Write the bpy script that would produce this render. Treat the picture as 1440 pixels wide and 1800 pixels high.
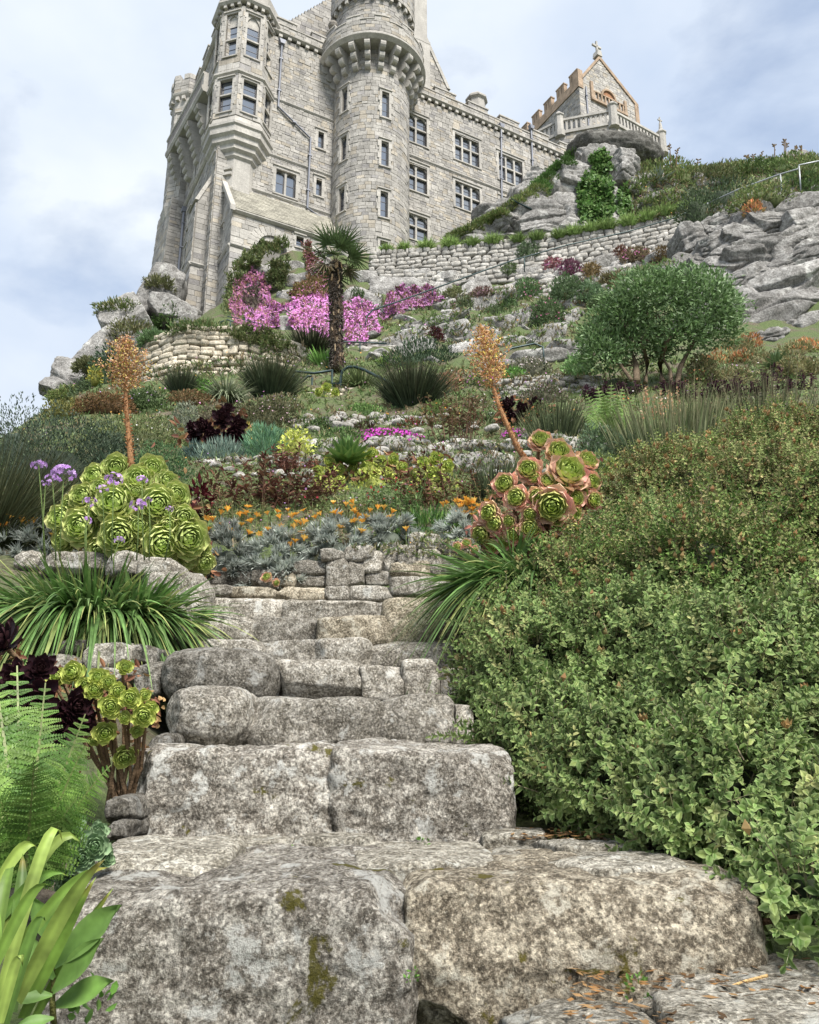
import bpy, math, random
import numpy as np
from mathutils import Vector, Matrix, noise as mnoise

for o in list(bpy.data.objects):
    bpy.data.objects.remove(o)
scene = bpy.context.scene
COL = scene.collection
rng = np.random.default_rng(7)
random.seed(7)

# ------------------------------------------------------------------ camera, sky, sun, exposure
PITCH = math.radians(16.6)
FPX = 1440.0
cam_data = bpy.data.cameras.new('camera')
cam_data.sensor_fit = 'HORIZONTAL'
cam_data.sensor_width = 36.0
cam_data.lens = 36.0
cam_data.clip_start = 0.05
cam_data.clip_end = 3000.0
cam = bpy.data.objects.new('camera', cam_data)
COL.objects.link(cam)
cam.location = (0, 0, 0)
cam.rotation_euler = (math.radians(90) + PITCH, 0, 0)
scene.camera = cam

SUN_EL, SUN_AZ = math.radians(52), math.radians(150)      # azimuth from +Y towards +X : behind the right shoulder
world = bpy.data.worlds.new('World')
scene.world = world
world.use_nodes = True
wn, wl = world.node_tree.nodes, world.node_tree.links
wn.clear()
w_out = wn.new('ShaderNodeOutputWorld')
w_bg = wn.new('ShaderNodeBackground')
w_bg.inputs['Strength'].default_value = 0.1
sky = wn.new('ShaderNodeTexSky')
sky.sky_type = 'NISHITA'
sky.sun_disc = False
sky.sun_elevation = SUN_EL
sky.sun_rotation = SUN_AZ
tc = wn.new('ShaderNodeTexCoord')
mp = wn.new('ShaderNodeMapping')
mp.inputs['Scale'].default_value = (1.0, 1.0, 1.7)
mp.inputs['Location'].default_value = (0.35, 0.1, 0.55)
n1 = wn.new('ShaderNodeTexNoise')
n1.inputs['Scale'].default_value = 2.3
n1.inputs['Detail'].default_value = 7
n1.inputs['Roughness'].default_value = 0.52
n1.inputs['Distortion'].default_value = 0.35
n2 = wn.new('ShaderNodeTexNoise')
n2.inputs['Scale'].default_value = 1.7
n2.inputs['Detail'].default_value = 6
n2.inputs['Roughness'].default_value = 0.5
cr_cover = wn.new('ShaderNodeValToRGB')
cr_cover.color_ramp.elements[0].position = 0.35
cr_cover.color_ramp.elements[0].color = (0.35, 0.35, 0.35, 1)
cr_cover.color_ramp.elements[1].position = 0.48
cr_cover.color_ramp.elements[1].color = (0.985, 0.985, 0.985, 1)
cr_cloud = wn.new('ShaderNodeValToRGB')
cr_cloud.color_ramp.elements[0].position = 0.36
cr_cloud.color_ramp.elements[0].color = (3.15, 3.7, 4.6, 1)
cr_cloud.color_ramp.elements[1].position = 0.62
cr_cloud.color_ramp.elements[1].color = (4.95, 5.2, 5.4, 1)
mix = wn.new('ShaderNodeMix')
mix.data_type = 'RGBA'
wl.new(tc.outputs['Generated'], mp.inputs['Vector'])
wl.new(mp.outputs['Vector'], n1.inputs['Vector'])
wl.new(mp.outputs['Vector'], n2.inputs['Vector'])
wl.new(n1.outputs['Fac'], cr_cover.inputs['Fac'])
wl.new(n2.outputs['Fac'], cr_cloud.inputs['Fac'])
wl.new(cr_cover.outputs['Color'], mix.inputs['Factor'])
wl.new(sky.outputs['Color'], mix.inputs['A'])
wl.new(cr_cloud.outputs['Color'], mix.inputs['B'])
wl.new(mix.outputs['Result'], w_bg.inputs['Color'])
wl.new(w_bg.outputs['Background'], w_out.inputs['Surface'])

sun_data = bpy.data.lights.new('sun', 'SUN')
sun_data.energy = 3.7
sun_data.angle = math.radians(18)
sun_data.color = (1.0, 0.955, 0.89)
sun = bpy.data.objects.new('sun', sun_data)
COL.objects.link(sun)
sd = Vector((math.sin(SUN_AZ) * math.cos(SUN_EL), math.cos(SUN_AZ) * math.cos(SUN_EL), math.sin(SUN_EL)))
sun.rotation_euler = sd.to_track_quat('Z', 'Y').to_euler()

scene.view_settings.view_transform = 'Standard'
scene.view_settings.look = 'None'
scene.view_settings.gamma = 1.0
scene.view_settings.use_curve_mapping = False
scene.view_settings.exposure = 1.05
scene.render.engine = 'CYCLES'
scene.cycles.max_bounces = 5
scene.cycles.diffuse_bounces = 3
scene.cycles.glossy_bounces = 2
scene.cycles.transmission_bounces = 2
scene.cycles.use_denoising = True

# ------------------------------------------------------------------ survey helpers: a sight line through a point of the photograph
CT, ST = math.cos(PITCH), math.sin(PITCH)


def ray(px, py):
    xc, yc = (px - 720) / FPX, (900 - py) / FPX
    return np.array([xc, CT - yc * ST, ST + yc * CT])


def P(px, py, Y):
    d = ray(px, py)
    return d * (Y / d[1])


def depth(p):
    return p[1] * CT + p[2] * ST


def proj(p):
    d = depth(p)
    return 720 + FPX * p[0] / d, 900 - FPX * (p[2] * CT - p[1] * ST) / d


def px2m(n, p):
    return n * depth(p) / FPX


# ------------------------------------------------------------------ mesh helpers
class MB:
    """collects vertices, faces and a colour per vertex, and links them as ONE mesh"""

    def __init__(self):
        self.v, self.f, self.c, self.n = [], [], [], 0

    def add(self, verts, faces, tint=(1, 1, 1)):
        verts = np.asarray(verts, float)
        self.v.append(verts)
        t = np.asarray(tint, float)
        self.c.append(np.broadcast_to(t, (len(verts), 3)))
        n = self.n
        self.f.extend([tuple(i + n for i in q) for q in faces])
        self.n += len(verts)

    def hexa(self, p, tint=(1, 1, 1)):
        """p: 8 corners, bottom 0-3 counter-clockwise, top 4-7"""
        self.add(p, [(3, 2, 1, 0), (4, 5, 6, 7), (0, 1, 5, 4), (1, 2, 6, 5), (2, 3, 7, 6), (3, 0, 4, 7)], tint)

    def box(self, a, b, tint=(1, 1, 1)):
        (x0, y0, z0), (x1, y1, z1) = a, b
        self.hexa([(x0, y0, z0), (x1, y0, z0), (x1, y1, z0), (x0, y1, z0), (x0, y0, z1), (x1, y0, z1), (x1, y1, z1), (x0, y1, z1)], tint)

    def tube(self, pts, r, sides=6, tint=(1, 1, 1), cap=True):
        pts = [np.asarray(p, float) for p in pts]
        rs = r if hasattr(r, '__len__') else [r] * len(pts)
        V = []
        up = np.array([0.13, 0.31, 0.94])
        for i, p in enumerate(pts):
            t = pts[min(i + 1, len(pts) - 1)] - pts[max(i - 1, 0)]
            t = t / (np.linalg.norm(t) + 1e-12)
            s = np.cross(t, up)
            if np.linalg.norm(s) < 0.05:
                s = np.cross(t, [1, 0, 0])
            s = s / np.linalg.norm(s)
            w = np.cross(s, t)
            for k in range(sides):
                a = 2 * math.pi * k / sides
                V.append(p + rs[i] * (math.cos(a) * s + math.sin(a) * w))
        F = []
        for i in range(len(pts) - 1):
            for k in range(sides):
                k2 = (k + 1) % sides
                F.append((i * sides + k, i * sides + k2, (i + 1) * sides + k2, (i + 1) * sides + k))
        if cap:
            F.append(tuple(range(sides))[::-1])
            F.append(tuple((len(pts) - 1) * sides + k for k in range(sides)))
        self.add(V, F, tint)

    def mesh(self, name, mat, smooth=False):
        me = bpy.data.meshes.new(name)
        V = np.concatenate(self.v) if self.v else np.zeros((0, 3))
        fast_mesh(me, V, self.f, np.concatenate(self.c) if self.c else np.zeros((0, 3)), smooth)
        if mat is not None:
            me.materials.append(mat)
        return me


def fast_mesh(me, V, F, C, smooth):
    nv = len(V)
    me.vertices.add(nv)
    me.vertices.foreach_set('co', np.ascontiguousarray(V, np.float32).ravel())
    if isinstance(F, np.ndarray):
        tot = np.full(len(F), F.shape[1], np.int32)
        idx = F.astype(np.int32).ravel()
    else:
        tot = np.array([len(f) for f in F], np.int32)
        idx = np.fromiter((i for f in F for i in f), np.int32)
    start = np.concatenate([[0], np.cumsum(tot)[:-1]]).astype(np.int32) if len(tot) else tot
    me.loops.add(len(idx))
    me.loops.foreach_set('vertex_index', idx)
    me.polygons.add(len(tot))
    me.polygons.foreach_set('loop_start', start)
    me.polygons.foreach_set('loop_total', tot)
    me.polygons.foreach_set('use_smooth', np.full(len(tot), smooth, bool))
    at = me.attributes.new('tint', 'FLOAT_COLOR', 'POINT')
    col = np.ones((nv, 4), np.float32)
    col[:, :3] = C
    at.data.foreach_set('color', col.ravel())
    me.update(calc_edges=True)
    return me


WLOC = {}


def link(name, me, parent=None, loc=None, rot=None, scale=None, world=True, **props):
    """links a mesh (or an Empty when me is None). loc is the world position; for a child of a rotated parent use world=False"""
    o = bpy.data.objects.new(name, me)
    COL.objects.link(o)
    l = Vector(loc) if loc is not None else Vector((0, 0, 0))
    WLOC[o.name] = l.copy()
    if parent is not None:
        o.parent = parent
        if world:
            l = l - WLOC[parent.name]
    o.location = l
    if rot is not None:
        o.rotation_euler = rot
    if scale is not None:
        o.scale = scale if hasattr(scale, '__len__') else (scale,) * 3
    for k, v in props.items():
        if v is not None:
            o[k] = v
    return o


def thing(name, label, cat, loc, group=None, me=None, **kw):
    return link(name, me, None, loc, label=label, category=cat, group=group, **kw)


# ------------------------------------------------------------------ materials (all procedural)
def new_mat(name):
    m = bpy.data.materials.new(name)
    m.use_nodes = True
    nt = m.node_tree
    b = nt.nodes['Principled BSDF']
    return m, nt, b


def nd(nt, t, **kw):
    n = nt.nodes.new(t)
    for k, v in kw.items():
        if k in n.inputs:
            n.inputs[k].default_value = v
        else:
            setattr(n, k, v)
    return n


def ramp(nt, src, stops):
    r = nt.nodes.new('ShaderNodeValToRGB')
    e = r.color_ramp.elements
    while len(e) < len(stops):
        e.new(0.5)
    for el, (p, c) in zip(e, stops):
        el.position = p
        el.color = (c, c, c, 1) if not hasattr(c, '__len__') else (*c, 1)
    nt.links.new(src, r.inputs['Fac'])
    return r.outputs['Color']


def mixc(nt, fac, a, b, mode='MIX'):
    m = nt.nodes.new('ShaderNodeMix')
    m.data_type = 'RGBA'
    m.blend_type = mode
    for s, v in (('Factor', fac), ('A', a), ('B', b)):
        if hasattr(v, 'is_linked') or hasattr(v, 'links'):
            nt.links.new(v, m.inputs[s])
        elif s == 'Factor':
            m.inputs[s].default_value = v
        else:
            m.inputs[s].default_value = (*v, 1)
    return m.outputs['Result']


def tint_attr(nt):
    a = nt.nodes.new('ShaderNodeAttribute')
    a.attribute_name = 'tint'
    return a.outputs['Color']


def obj_rand(nt):
    return nt.nodes.new('ShaderNodeObjectInfo').outputs['Random']


def wpos(nt):
    return nt.nodes.new('ShaderNodeNewGeometry').outputs['Position']


def noise(nt, vec, scale, detail=5, rough=0.55, dist=0.0):
    n = nd(nt, 'ShaderNodeTexNoise', Scale=scale, Detail=detail, Roughness=rough, Distortion=dist)
    nt.links.new(vec, n.inputs['Vector'])
    return n.outputs['Fac']


def bump(nt, b, h, strength, dist):
    n = nd(nt, 'ShaderNodeBump', Strength=strength, Distance=dist)
    nt.links.new(h, n.inputs['Height'])
    nt.links.new(n.outputs['Normal'], b.inputs['Normal'])


def mat_granite(name, dark, mid, light, scale=1.0, lichen=0.5, moss=0.0, bumpd=0.02, use_tint=True, lich_col=(0.62, 0.62, 0.58), grain=1.0):
    m, nt, b = new_mat(name)
    w = wpos(nt)
    big = noise(nt, w, 2.6 * scale, 5, 0.6, 0.0)
    med = noise(nt, w, 13 * scale, 9, 0.74, 0.0)
    gr_ = noise(nt, w, 60 * scale, 6, 0.8)
    fine = noise(nt, w, 150 * scale, 3, 0.8)
    c = ramp(nt, med, [(0.34, dark), (0.47, mid), (0.56, light), (0.70, tuple(min(0.7, x * 1.3) for x in light))])
    c = mixc(nt, ramp(nt, big, [(0.36, 0.75), (0.56, 0.0)]), c, mixc(nt, ramp(nt, gr_, [(0.4, 0.0), (0.6, 1.0)]), dark, mid))
    c = mixc(nt, ramp(nt, gr_, [(0.38, 0.85 * grain), (0.50, 0.0)]), c, tuple(x * 0.5 for x in dark))
    c = mixc(nt, ramp(nt, gr_, [(0.54, 0.0), (0.64, 0.75 * grain)]), c, tuple(min(0.75, x * 1.4) for x in light))
    vc = nd(nt, 'ShaderNodeTexVoronoi', Scale=85 * scale)
    nt.links.new(w, vc.inputs['Vector'])
    bw = nt.nodes.new('ShaderNodeRGBToBW')
    nt.links.new(vc.outputs['Color'], bw.inputs['Color'])
    c = mixc(nt, 0.48 * grain, c, mixc(nt, 1.0, c, ramp(nt, bw.outputs['Val'], [(0.25, 0.45), (0.5, 1.0), (0.78, 1.75)]), 'MULTIPLY'))
    c = mixc(nt, ramp(nt, fine, [(0.58, 0.0), (0.72, 0.5 * grain)]), c, tuple(min(0.8, x * 1.6) for x in light))
    if lichen > 0:
        ln = noise(nt, w, 5.5 * scale, 9, 0.68, 0.0)
        c = mixc(nt, ramp(nt, ln, [(0.66 - 0.14 * lichen, 0.0), (0.71 - 0.14 * lichen, 0.8)]), c, mixc(nt, ramp(nt, gr_, [(0.35, 0.0), (0.5, 1.0)]), mid, lich_col))
    if moss > 0:
        mn = noise(nt, w, 3.6 * scale, 7, 0.66, 0.3)
        mc = mixc(nt, fine, (0.03, 0.03, 0.004), (0.17, 0.15, 0.02))
        c = mixc(nt, ramp(nt, mn, [(0.70 - 0.1 * moss, 0.0), (0.73 - 0.1 * moss, 0.92)]), c, mc)
    if use_tint:
        c = mixc(nt, 1.0, c, tint_attr(nt), 'MULTIPLY')
    c = mixc(nt, 1.0, c, ramp(nt, obj_rand(nt), [(0.0, 0.80), (1.0, 1.14)]), 'MULTIPLY')
    nt.links.new(c, b.inputs['Base Color'])
    b.inputs['Roughness'].default_value = 0.93
    b.inputs['Specular IOR Level'].default_value = 0.22
    h = nd(nt, 'ShaderNodeMath', operation='MULTIPLY_ADD')
    nt.links.new(gr_, h.inputs[0])
    h.inputs[1].default_value = 0.30
    nt.links.new(med, h.inputs[2])
    h2 = nd(nt, 'ShaderNodeMath', operation='MULTIPLY_ADD')
    nt.links.new(fine, h2.inputs[0])
    h2.inputs[1].default_value = 0.08
    nt.links.new(h.outputs[0], h2.inputs[2])
    bump(nt, b, h2.outputs[0], 0.9, bumpd)
    return m


def mat_masonry(name, base, vary=0.35, scale=1.0, rough=0.92):
    """dressed or coursed stone: the tint of each stone times a weathered base"""
    m, nt, b = new_mat(name)
    w = wpos(nt)
    n1_ = noise(nt, w, 0.9 * scale, 6, 0.6, 0.3)
    n2_ = noise(nt, w, 9 * scale, 5, 0.7)
    vm = nd(nt, 'ShaderNodeVectorMath', operation='MULTIPLY')
    nt.links.new(w, vm.inputs[0])
    vm.inputs[1].default_value = (1.6, 1.6, 0.16)
    n3_ = noise(nt, vm.outputs[0], 1.0 * scale, 6, 0.7)
    c = mixc(nt, ramp(nt, n1_, [(0.35, 0.0), (0.65, 1.0)]), tuple(x * (1 - vary) for x in base), tuple(min(1, x * (1 + vary * 0.5)) for x in base))
    c = mixc(nt, ramp(nt, n2_, [(0.3, 0.55), (0.5, 0.0)]), c, tuple(x * 0.5 for x in base))
    c = mixc(nt, ramp(nt, n2_, [(0.55, 0.0), (0.75, 0.5)]), c, tuple(min(1, x * 1.5) for x in base))
    c = mixc(nt, ramp(nt, n3_, [(0.42, 0.0), (0.66, 0.6)]), c, tuple(x * 0.62 for x in base))
    c = mixc(nt, 1.0, c, tint_attr(nt), 'MULTIPLY')
    nt.links.new(c, b.inputs['Base Color'])
    b.inputs['Roughness'].default_value = rough
    b.inputs['Specular IOR Level'].default_value = 0.2
    bump(nt, b, n2_, 0.7, 0.05)
    return m


def mat_leaf(name, rough=0.5, trans=0.25, spec=0.35, vary=0.35, vscale=6.0, obj_vary=0.25, bumpd=0.0):
    """leaf colour comes from the tint of the leaf itself"""
    m, nt, b = new_mat(name)
    w = wpos(nt)
    t = tint_attr(nt)
    n_ = noise(nt, w, vscale, 3, 0.6)
    c = mixc(nt, 1.0, t, ramp(nt, n_, [(0.3, 1 - vary), (0.7, 1 + vary * 0.6)]), 'MULTIPLY')
    c = mixc(nt, 1.0, c, ramp(nt, obj_rand(nt), [(0.0, 1 - obj_vary), (1.0, 1 + obj_vary * 0.6)]), 'MULTIPLY')
    nt.links.new(c, b.inputs['Base Color'])
    b.inputs['Roughness'].default_value = rough
    b.inputs['Specular IOR Level'].default_value = spec
    if bumpd:
        bump(nt, b, noise(nt, w, vscale * 12, 2), 0.4, bumpd)
    if trans > 0:
        tr = nt.nodes.new('ShaderNodeBsdfTranslucent')
        nt.links.new(c, tr.inputs['Color'])
        mx = nt.nodes.new('ShaderNodeMixShader')
        mx.inputs['Fac'].default_value = trans
        nt.links.new(b.outputs['BSDF'], mx.inputs[1])
        nt.links.new(tr.outputs['BSDF'], mx.inputs[2])
        nt.links.new(mx.outputs['Shader'], nt.nodes['Material Output'].inputs['Surface'])
    return m


def mat_plain(name, col, rough=0.6, metal=0.0, vary=0.15, scale=20, spec=0.4):
    m, nt, b = new_mat(name)
    n_ = noise(nt, wpos(nt), scale, 4, 0.6)
    c = mixc(nt, 1.0, col, ramp(nt, n_, [(0.3, 1 - vary), (0.7, 1 + vary)]), 'MULTIPLY')
    nt.links.new(c, b.inputs['Base Color'])
    b.inputs['Roughness'].default_value = rough
    b.inputs['Metallic'].default_value = metal
    b.inputs['Specular IOR Level'].default_value = spec
    return m


M = {}
M['near_granite'] = mat_granite('near_granite', (0.075, 0.064, 0.05), (0.23, 0.205, 0.17), (0.52, 0.49, 0.43), 1.5, 0.75, 0.85, 0.04)
M['step_granite'] = mat_granite('step_granite', (0.09, 0.078, 0.06), (0.28, 0.255, 0.21), (0.53, 0.50, 0.44), 1.4, 0.6, 0.0, 0.04)
M['wall_stone'] = mat_granite('wall_stone', (0.13, 0.122, 0.108), (0.30, 0.285, 0.255), (0.45, 0.435, 0.405), 0.5, 0.3, 0.0, 0.05, grain=0.4)
M['cliff'] = mat_granite('cliff', (0.12, 0.115, 0.105), (0.27, 0.26, 0.245), (0.42, 0.41, 0.39), 0.22, 0.5, 0.0, 0.16, grain=0.5)
M['castle_stone'] = mat_masonry('castle_stone', (0.37, 0.355, 0.33), 0.22)
M['dressed'] = mat_masonry('dressed', (0.43, 0.41, 0.375), 0.2)
M['mortar'] = mat_masonry('mortar', (0.22, 0.205, 0.18), 0.2)
M['orange_stone'] = mat_masonry('orange_stone', (0.40, 0.30, 0.215), 0.35, 2.0)
M['slate'] = mat_masonry('slate', (0.33, 0.32, 0.29), 0.3)
M['glass'] = mat_plain('glass', (0.05, 0.062, 0.08), 0.05, 0.0, 0.1, 3, 1.0)
M['glass'].node_tree.nodes['Principled BSDF'].inputs['IOR'].default_value = 2.3
M['sash'] = mat_plain('sash', (0.035, 0.035, 0.045), 0.5, 0, 0.1)
M['lead'] = mat_plain('lead', (0.17, 0.18, 0.21), 0.55, 0.2, 0.2)
M['rail'] = mat_plain('rail', (0.025, 0.045, 0.045), 0.45, 0.4, 0.2)
M['galv'] = mat_plain('galv', (0.33, 0.35, 0.36), 0.5, 0.5, 0.2)
M['soil'] = None
M['leaf'] = mat_leaf('leaf', vary=0.45, vscale=14)
M['leaf_gloss'] = mat_leaf('leaf_gloss', 0.33, 0.18, 0.5)
M['leaf_matt'] = mat_leaf('leaf_matt', 0.7, 0.2, 0.2)
M['succulent'] = mat_leaf('succulent', 0.42, 0.12, 0.4, 0.12, 25, 0.12)
M['petal'] = mat_leaf('petal', 0.6, 0.3, 0.2, 0.2, 10)
M['bark'] = mat_masonry('bark', (0.22, 0.17, 0.12), 0.3, 3)


def mat_soil():
    m, nt, b = new_mat('soil')
    w = wpos(nt)
    a = noise(nt, w, 1.1, 6, 0.6)
    f = noise(nt, w, 22, 5, 0.7)
    g = noise(nt, w, 0.5, 5, 0.6)
    c = ramp(nt, f, [(0.3, (0.035, 0.027, 0.018)), (0.55, (0.12, 0.095, 0.065)), (0.75, (0.24, 0.20, 0.15))])
    gc = ramp(nt, f, [(0.3, (0.025, 0.042, 0.010)), (0.7, (0.11, 0.17, 0.04))])
    c = mixc(nt, ramp(nt, a, [(0.36, 0.0), (0.52, 0.85)]), c, gc)
    nt.links.new(c, b.inputs['Base Color'])
    b.inputs['Roughness'].default_value = 0.95
    bump(nt, b, f, 1.0, 0.05)
    return m


M['soil'] = mat_soil()
# ------------------------------------------------------------------ the castle: plan coordinates a (along the long front), b (into the hill), z
AZ = math.radians(61)
UA = np.array([math.sin(AZ), math.cos(AZ), 0])
VB = np.array([-math.cos(AZ), math.sin(AZ), 0])
C0 = P(480, 273, 46.0)
C0[2] = 0.0


def W(a, b, z):
    p = C0 + UA * a + VB * b
    return np.array([p[0], p[1], z])


def on_front(px, py, b=0.0):
    """where a sight line meets the upright plane at plan depth b: (a, z)"""
    d = ray(px, py)
    o = C0 + VB * b
    p = d * ((o @ VB) / (d @ VB))
    return float((p - C0) @ UA), float(p[2])


def on_side(px, py, a):
    d = ray(px, py)
    o = C0 + UA * a
    p = d * ((o @ UA) / (d @ UA))
    return float((p - C0) @ VB), float(p[2])


def on_level(px, py, z):
    d = ray(px, py)
    p = d * (z / d[2])
    return float((p - C0) @ UA), float((p - C0) @ VB)


class Fr:
    """an upright flat face: s to the right seen from outside, d outwards"""

    def __init__(self, a, b, phi=0.0):
        self.o = W(a, b, 0)
        f = math.radians(phi)
        self.n = -math.cos(f) * VB - math.sin(f) * UA
        self.r = math.cos(f) * UA - math.sin(f) * VB

    def p(self, s, d, z):
        q = self.o + self.r * s + self.n * d
        return (q[0], q[1], z)


class Cyl:
    def __init__(self, a, b, r):
        self.c, self.r = (a, b), r

    def p(self, s, d, z):
        t = s / self.r
        return tuple(W(self.c[0] + (self.r + d) * math.sin(t), self.c[1] - (self.r + d) * math.cos(t), z))

    def at(self, px, py):
        d = ray(px, py)
        c = W(*self.c, 0)
        A = d[0] ** 2 + d[1] ** 2
        B = -2 * (d[0] * c[0] + d[1] * c[1])
        Cc = c[0] ** 2 + c[1] ** 2 - self.r ** 2
        t = (-B - math.sqrt(max(0, B * B - 4 * A * Cc))) / (2 * A)
        p = d * t
        q = p - c
        return math.atan2(q @ UA, -(q @ VB)) * self.r, float(p[2])


def fbox(mb, fr, s0, s1, d0, d1, z0, z1, tint=(1, 1, 1), s0t=None, s1t=None):
    a0, a1 = (s0 if s0t is None else s0t), (s1 if s1t is None else s1t)
    mb.hexa([fr.p(s0, d1, z0), fr.p(s1, d1, z0), fr.p(s1, d0, z0), fr.p(s0, d0, z0),
             fr.p(a0, d1, z1), fr.p(a1, d1, z1), fr.p(a1, d0, z1), fr.p(a0, d0, z1)], tint)


def fextrude(mb, fr, prof, s0, s1, tint=(1, 1, 1)):
    """prof: outline in (d, z), extruded from s0 to s1"""
    k = len(prof)
    V = [fr.p(s0, d, z) for d, z in prof] + [fr.p(s1, d, z) for d, z in prof]
    F = [tuple(range(k)), tuple(range(k, 2 * k))[::-1]]
    F += [(i, k + i, k + (i + 1) % k, (i + 1) % k) for i in range(k)]
    mb.add(V, F, tint)


def stone_tint():
    v = random.uniform(0.80, 1.16)
    k = random.random()
    if k < 0.16:
        return (v * 1.06, v * 1.0, v * 0.90)
    if k < 0.26:
        return (v * 0.82, v * 0.82, v * 0.85)
    return (v, v * 0.995, v * 0.985)


def masonry(st, mo, fr, s0, s1, z0, z1, openings=(), course=(0.16, 0.31), length=(0.24, 0.68), dep=0.34, lo=None, hi=None, tintk=1.0):
    z = z0
    gap = 0.022
    while z < z1 - 0.05:
        h = min(random.uniform(*course), z1 - z)
        if z1 - z - h < 0.12:
            h = z1 - z
        zc = z + h / 2
        a0, a1 = (lo(zc) if lo else s0), (hi(zc) if hi else s1)
        if a1 - a0 > 0.1:
            iv = [(a0, a1)]
            for (p0, p1, q0, q1) in openings:
                if q0 - 0.02 < zc < q1 + 0.02:
                    nv = []
                    for (x, y) in iv:
                        if p1 <= x or p0 >= y:
                            nv.append((x, y))
                        else:
                            if p0 - x > 0.04:
                                nv.append((x, p0))
                            if y - p1 > 0.04:
                                nv.append((p1, y))
                    iv = nv
            for (x, y) in iv:
                nseg = 1 if isinstance(fr, Fr) else max(1, int((y - x) / 0.5))
                for i in range(nseg):
                    fbox(mo, fr, x + (y - x) * i / nseg, x + (y - x) * (i + 1) / nseg, -dep, -0.03, z, z + h, (1, 1, 1))
                s = x
                while s < y - 0.01:
                    l = min(random.uniform(*length), y - s)
                    if y - s - l < 0.18:
                        l = y - s
                    d1 = random.uniform(0.0, 0.035)
                    t = stone_tint()
                    fbox(st, fr, s + gap / 2, s + l - gap / 2, -0.06, d1, z + gap / 2, z + h - gap / 2, tuple(q * tintk for q in t))
                    s += l
        z += h


def band(mb, fr, s0, s1, z, h, d=0.12, step=1.2):
    """moulded string course"""
    n = max(1, int((s1 - s0) / step))
    for i in range(n):
        a, b_ = s0 + (s1 - s0) * i / n, s0 + (s1 - s0) * (i + 1) / n
        v = random.uniform(0.92, 1.06)
        fextrude(mb, fr, [(-0.05, z), (d * 0.35, z), (d, z + h * 0.45), (d, z + h * 0.72), (0.0, z + h)][::-1], a, b_, (v, v, v))


def parapet(root, fr, s0, s1, z0, zc, zt, merlon=1.6, gapw=1.0, thick=0.45):
    """solid parapet with merlons; every merlon and every coping stone is a part"""
    st, mo = MB(), MB()
    masonry(st, mo, fr, s0, s1, z0, zc, dep=thick)
    part(root, 'parapet_core', mo, M['mortar'])
    part(root, 'parapet', st, M['castle_stone'], kind='stuff')
    mb = MB()
    fbox(mb, fr, s0, s1, -thick - 0.05, 0.07, zc, zc + 0.09)
    part(root, 'coping', mb, M['dressed'])
    s = s0 + 0.3
    while s < s1 - 0.4:
        e = min(s + merlon, s1)
        st, mo, mb = MB(), MB(), MB()
        masonry(st, mo, fr, s, e, zc + 0.09, zt, dep=thick)
        fbox(mb, fr, s - 0.06, e + 0.06, -thick - 0.06, 0.08, zt, zt + 0.11)
        mm = part(root, 'merlon', mo, M['mortar'])
        link('merlon_masonry', st.mesh('merlon_masonry', M['castle_stone']), mm, kind='stuff')
        link('coping', mb.mesh('coping', M['dressed']), mm)
        s = e + gapw


def dentils(mb, fr, s0, s1, z, h=0.24, w=0.26, pitch=0.62, d=0.2):
    n = int((s1 - s0) / pitch)
    for i in range(n):
        s = s0 + (i + 0.5) * (s1 - s0) / n
        fbox(mb, fr, s - w / 2, s + w / 2, -0.02, d, z, z + h)


def arc_pts(x0, x1, zs, kind, n=6):
    """outline of a head from the left springing to the right one"""
    w = x1 - x0
    c = (x0 + x1) / 2
    if kind == 'round':
        return [(c - w / 2 * math.cos(math.pi * i / (2 * n)), zs + w / 2 * math.sin(math.pi * i / (2 * n))) for i in range(2 * n + 1)]
    L = [(x1 - w * math.cos(math.radians(60) * i / n), zs + w * math.sin(math.radians(60) * i / n)) for i in range(n + 1)]
    return L + [(x0 + x1 - x, z) for x, z in L[::-1][1:]]


def spandrels(mb, fr, x0, x1, zs, ztop, kind, d0, d1, tint=(1, 1, 1)):
    pts = arc_pts(x0, x1, zs, kind)
    for (xa, za), (xb, zb) in zip(pts[:-1], pts[1:]):
        mb.hexa([fr.p(xa, d1, za), fr.p(xb, d1, zb), fr.p(xb, d0, zb), fr.p(xa, d0, za),
                 fr.p(xa, d1, ztop), fr.p(xb, d1, ztop), fr.p(xb, d0, ztop), fr.p(xa, d0, ztop)], tint)


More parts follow.
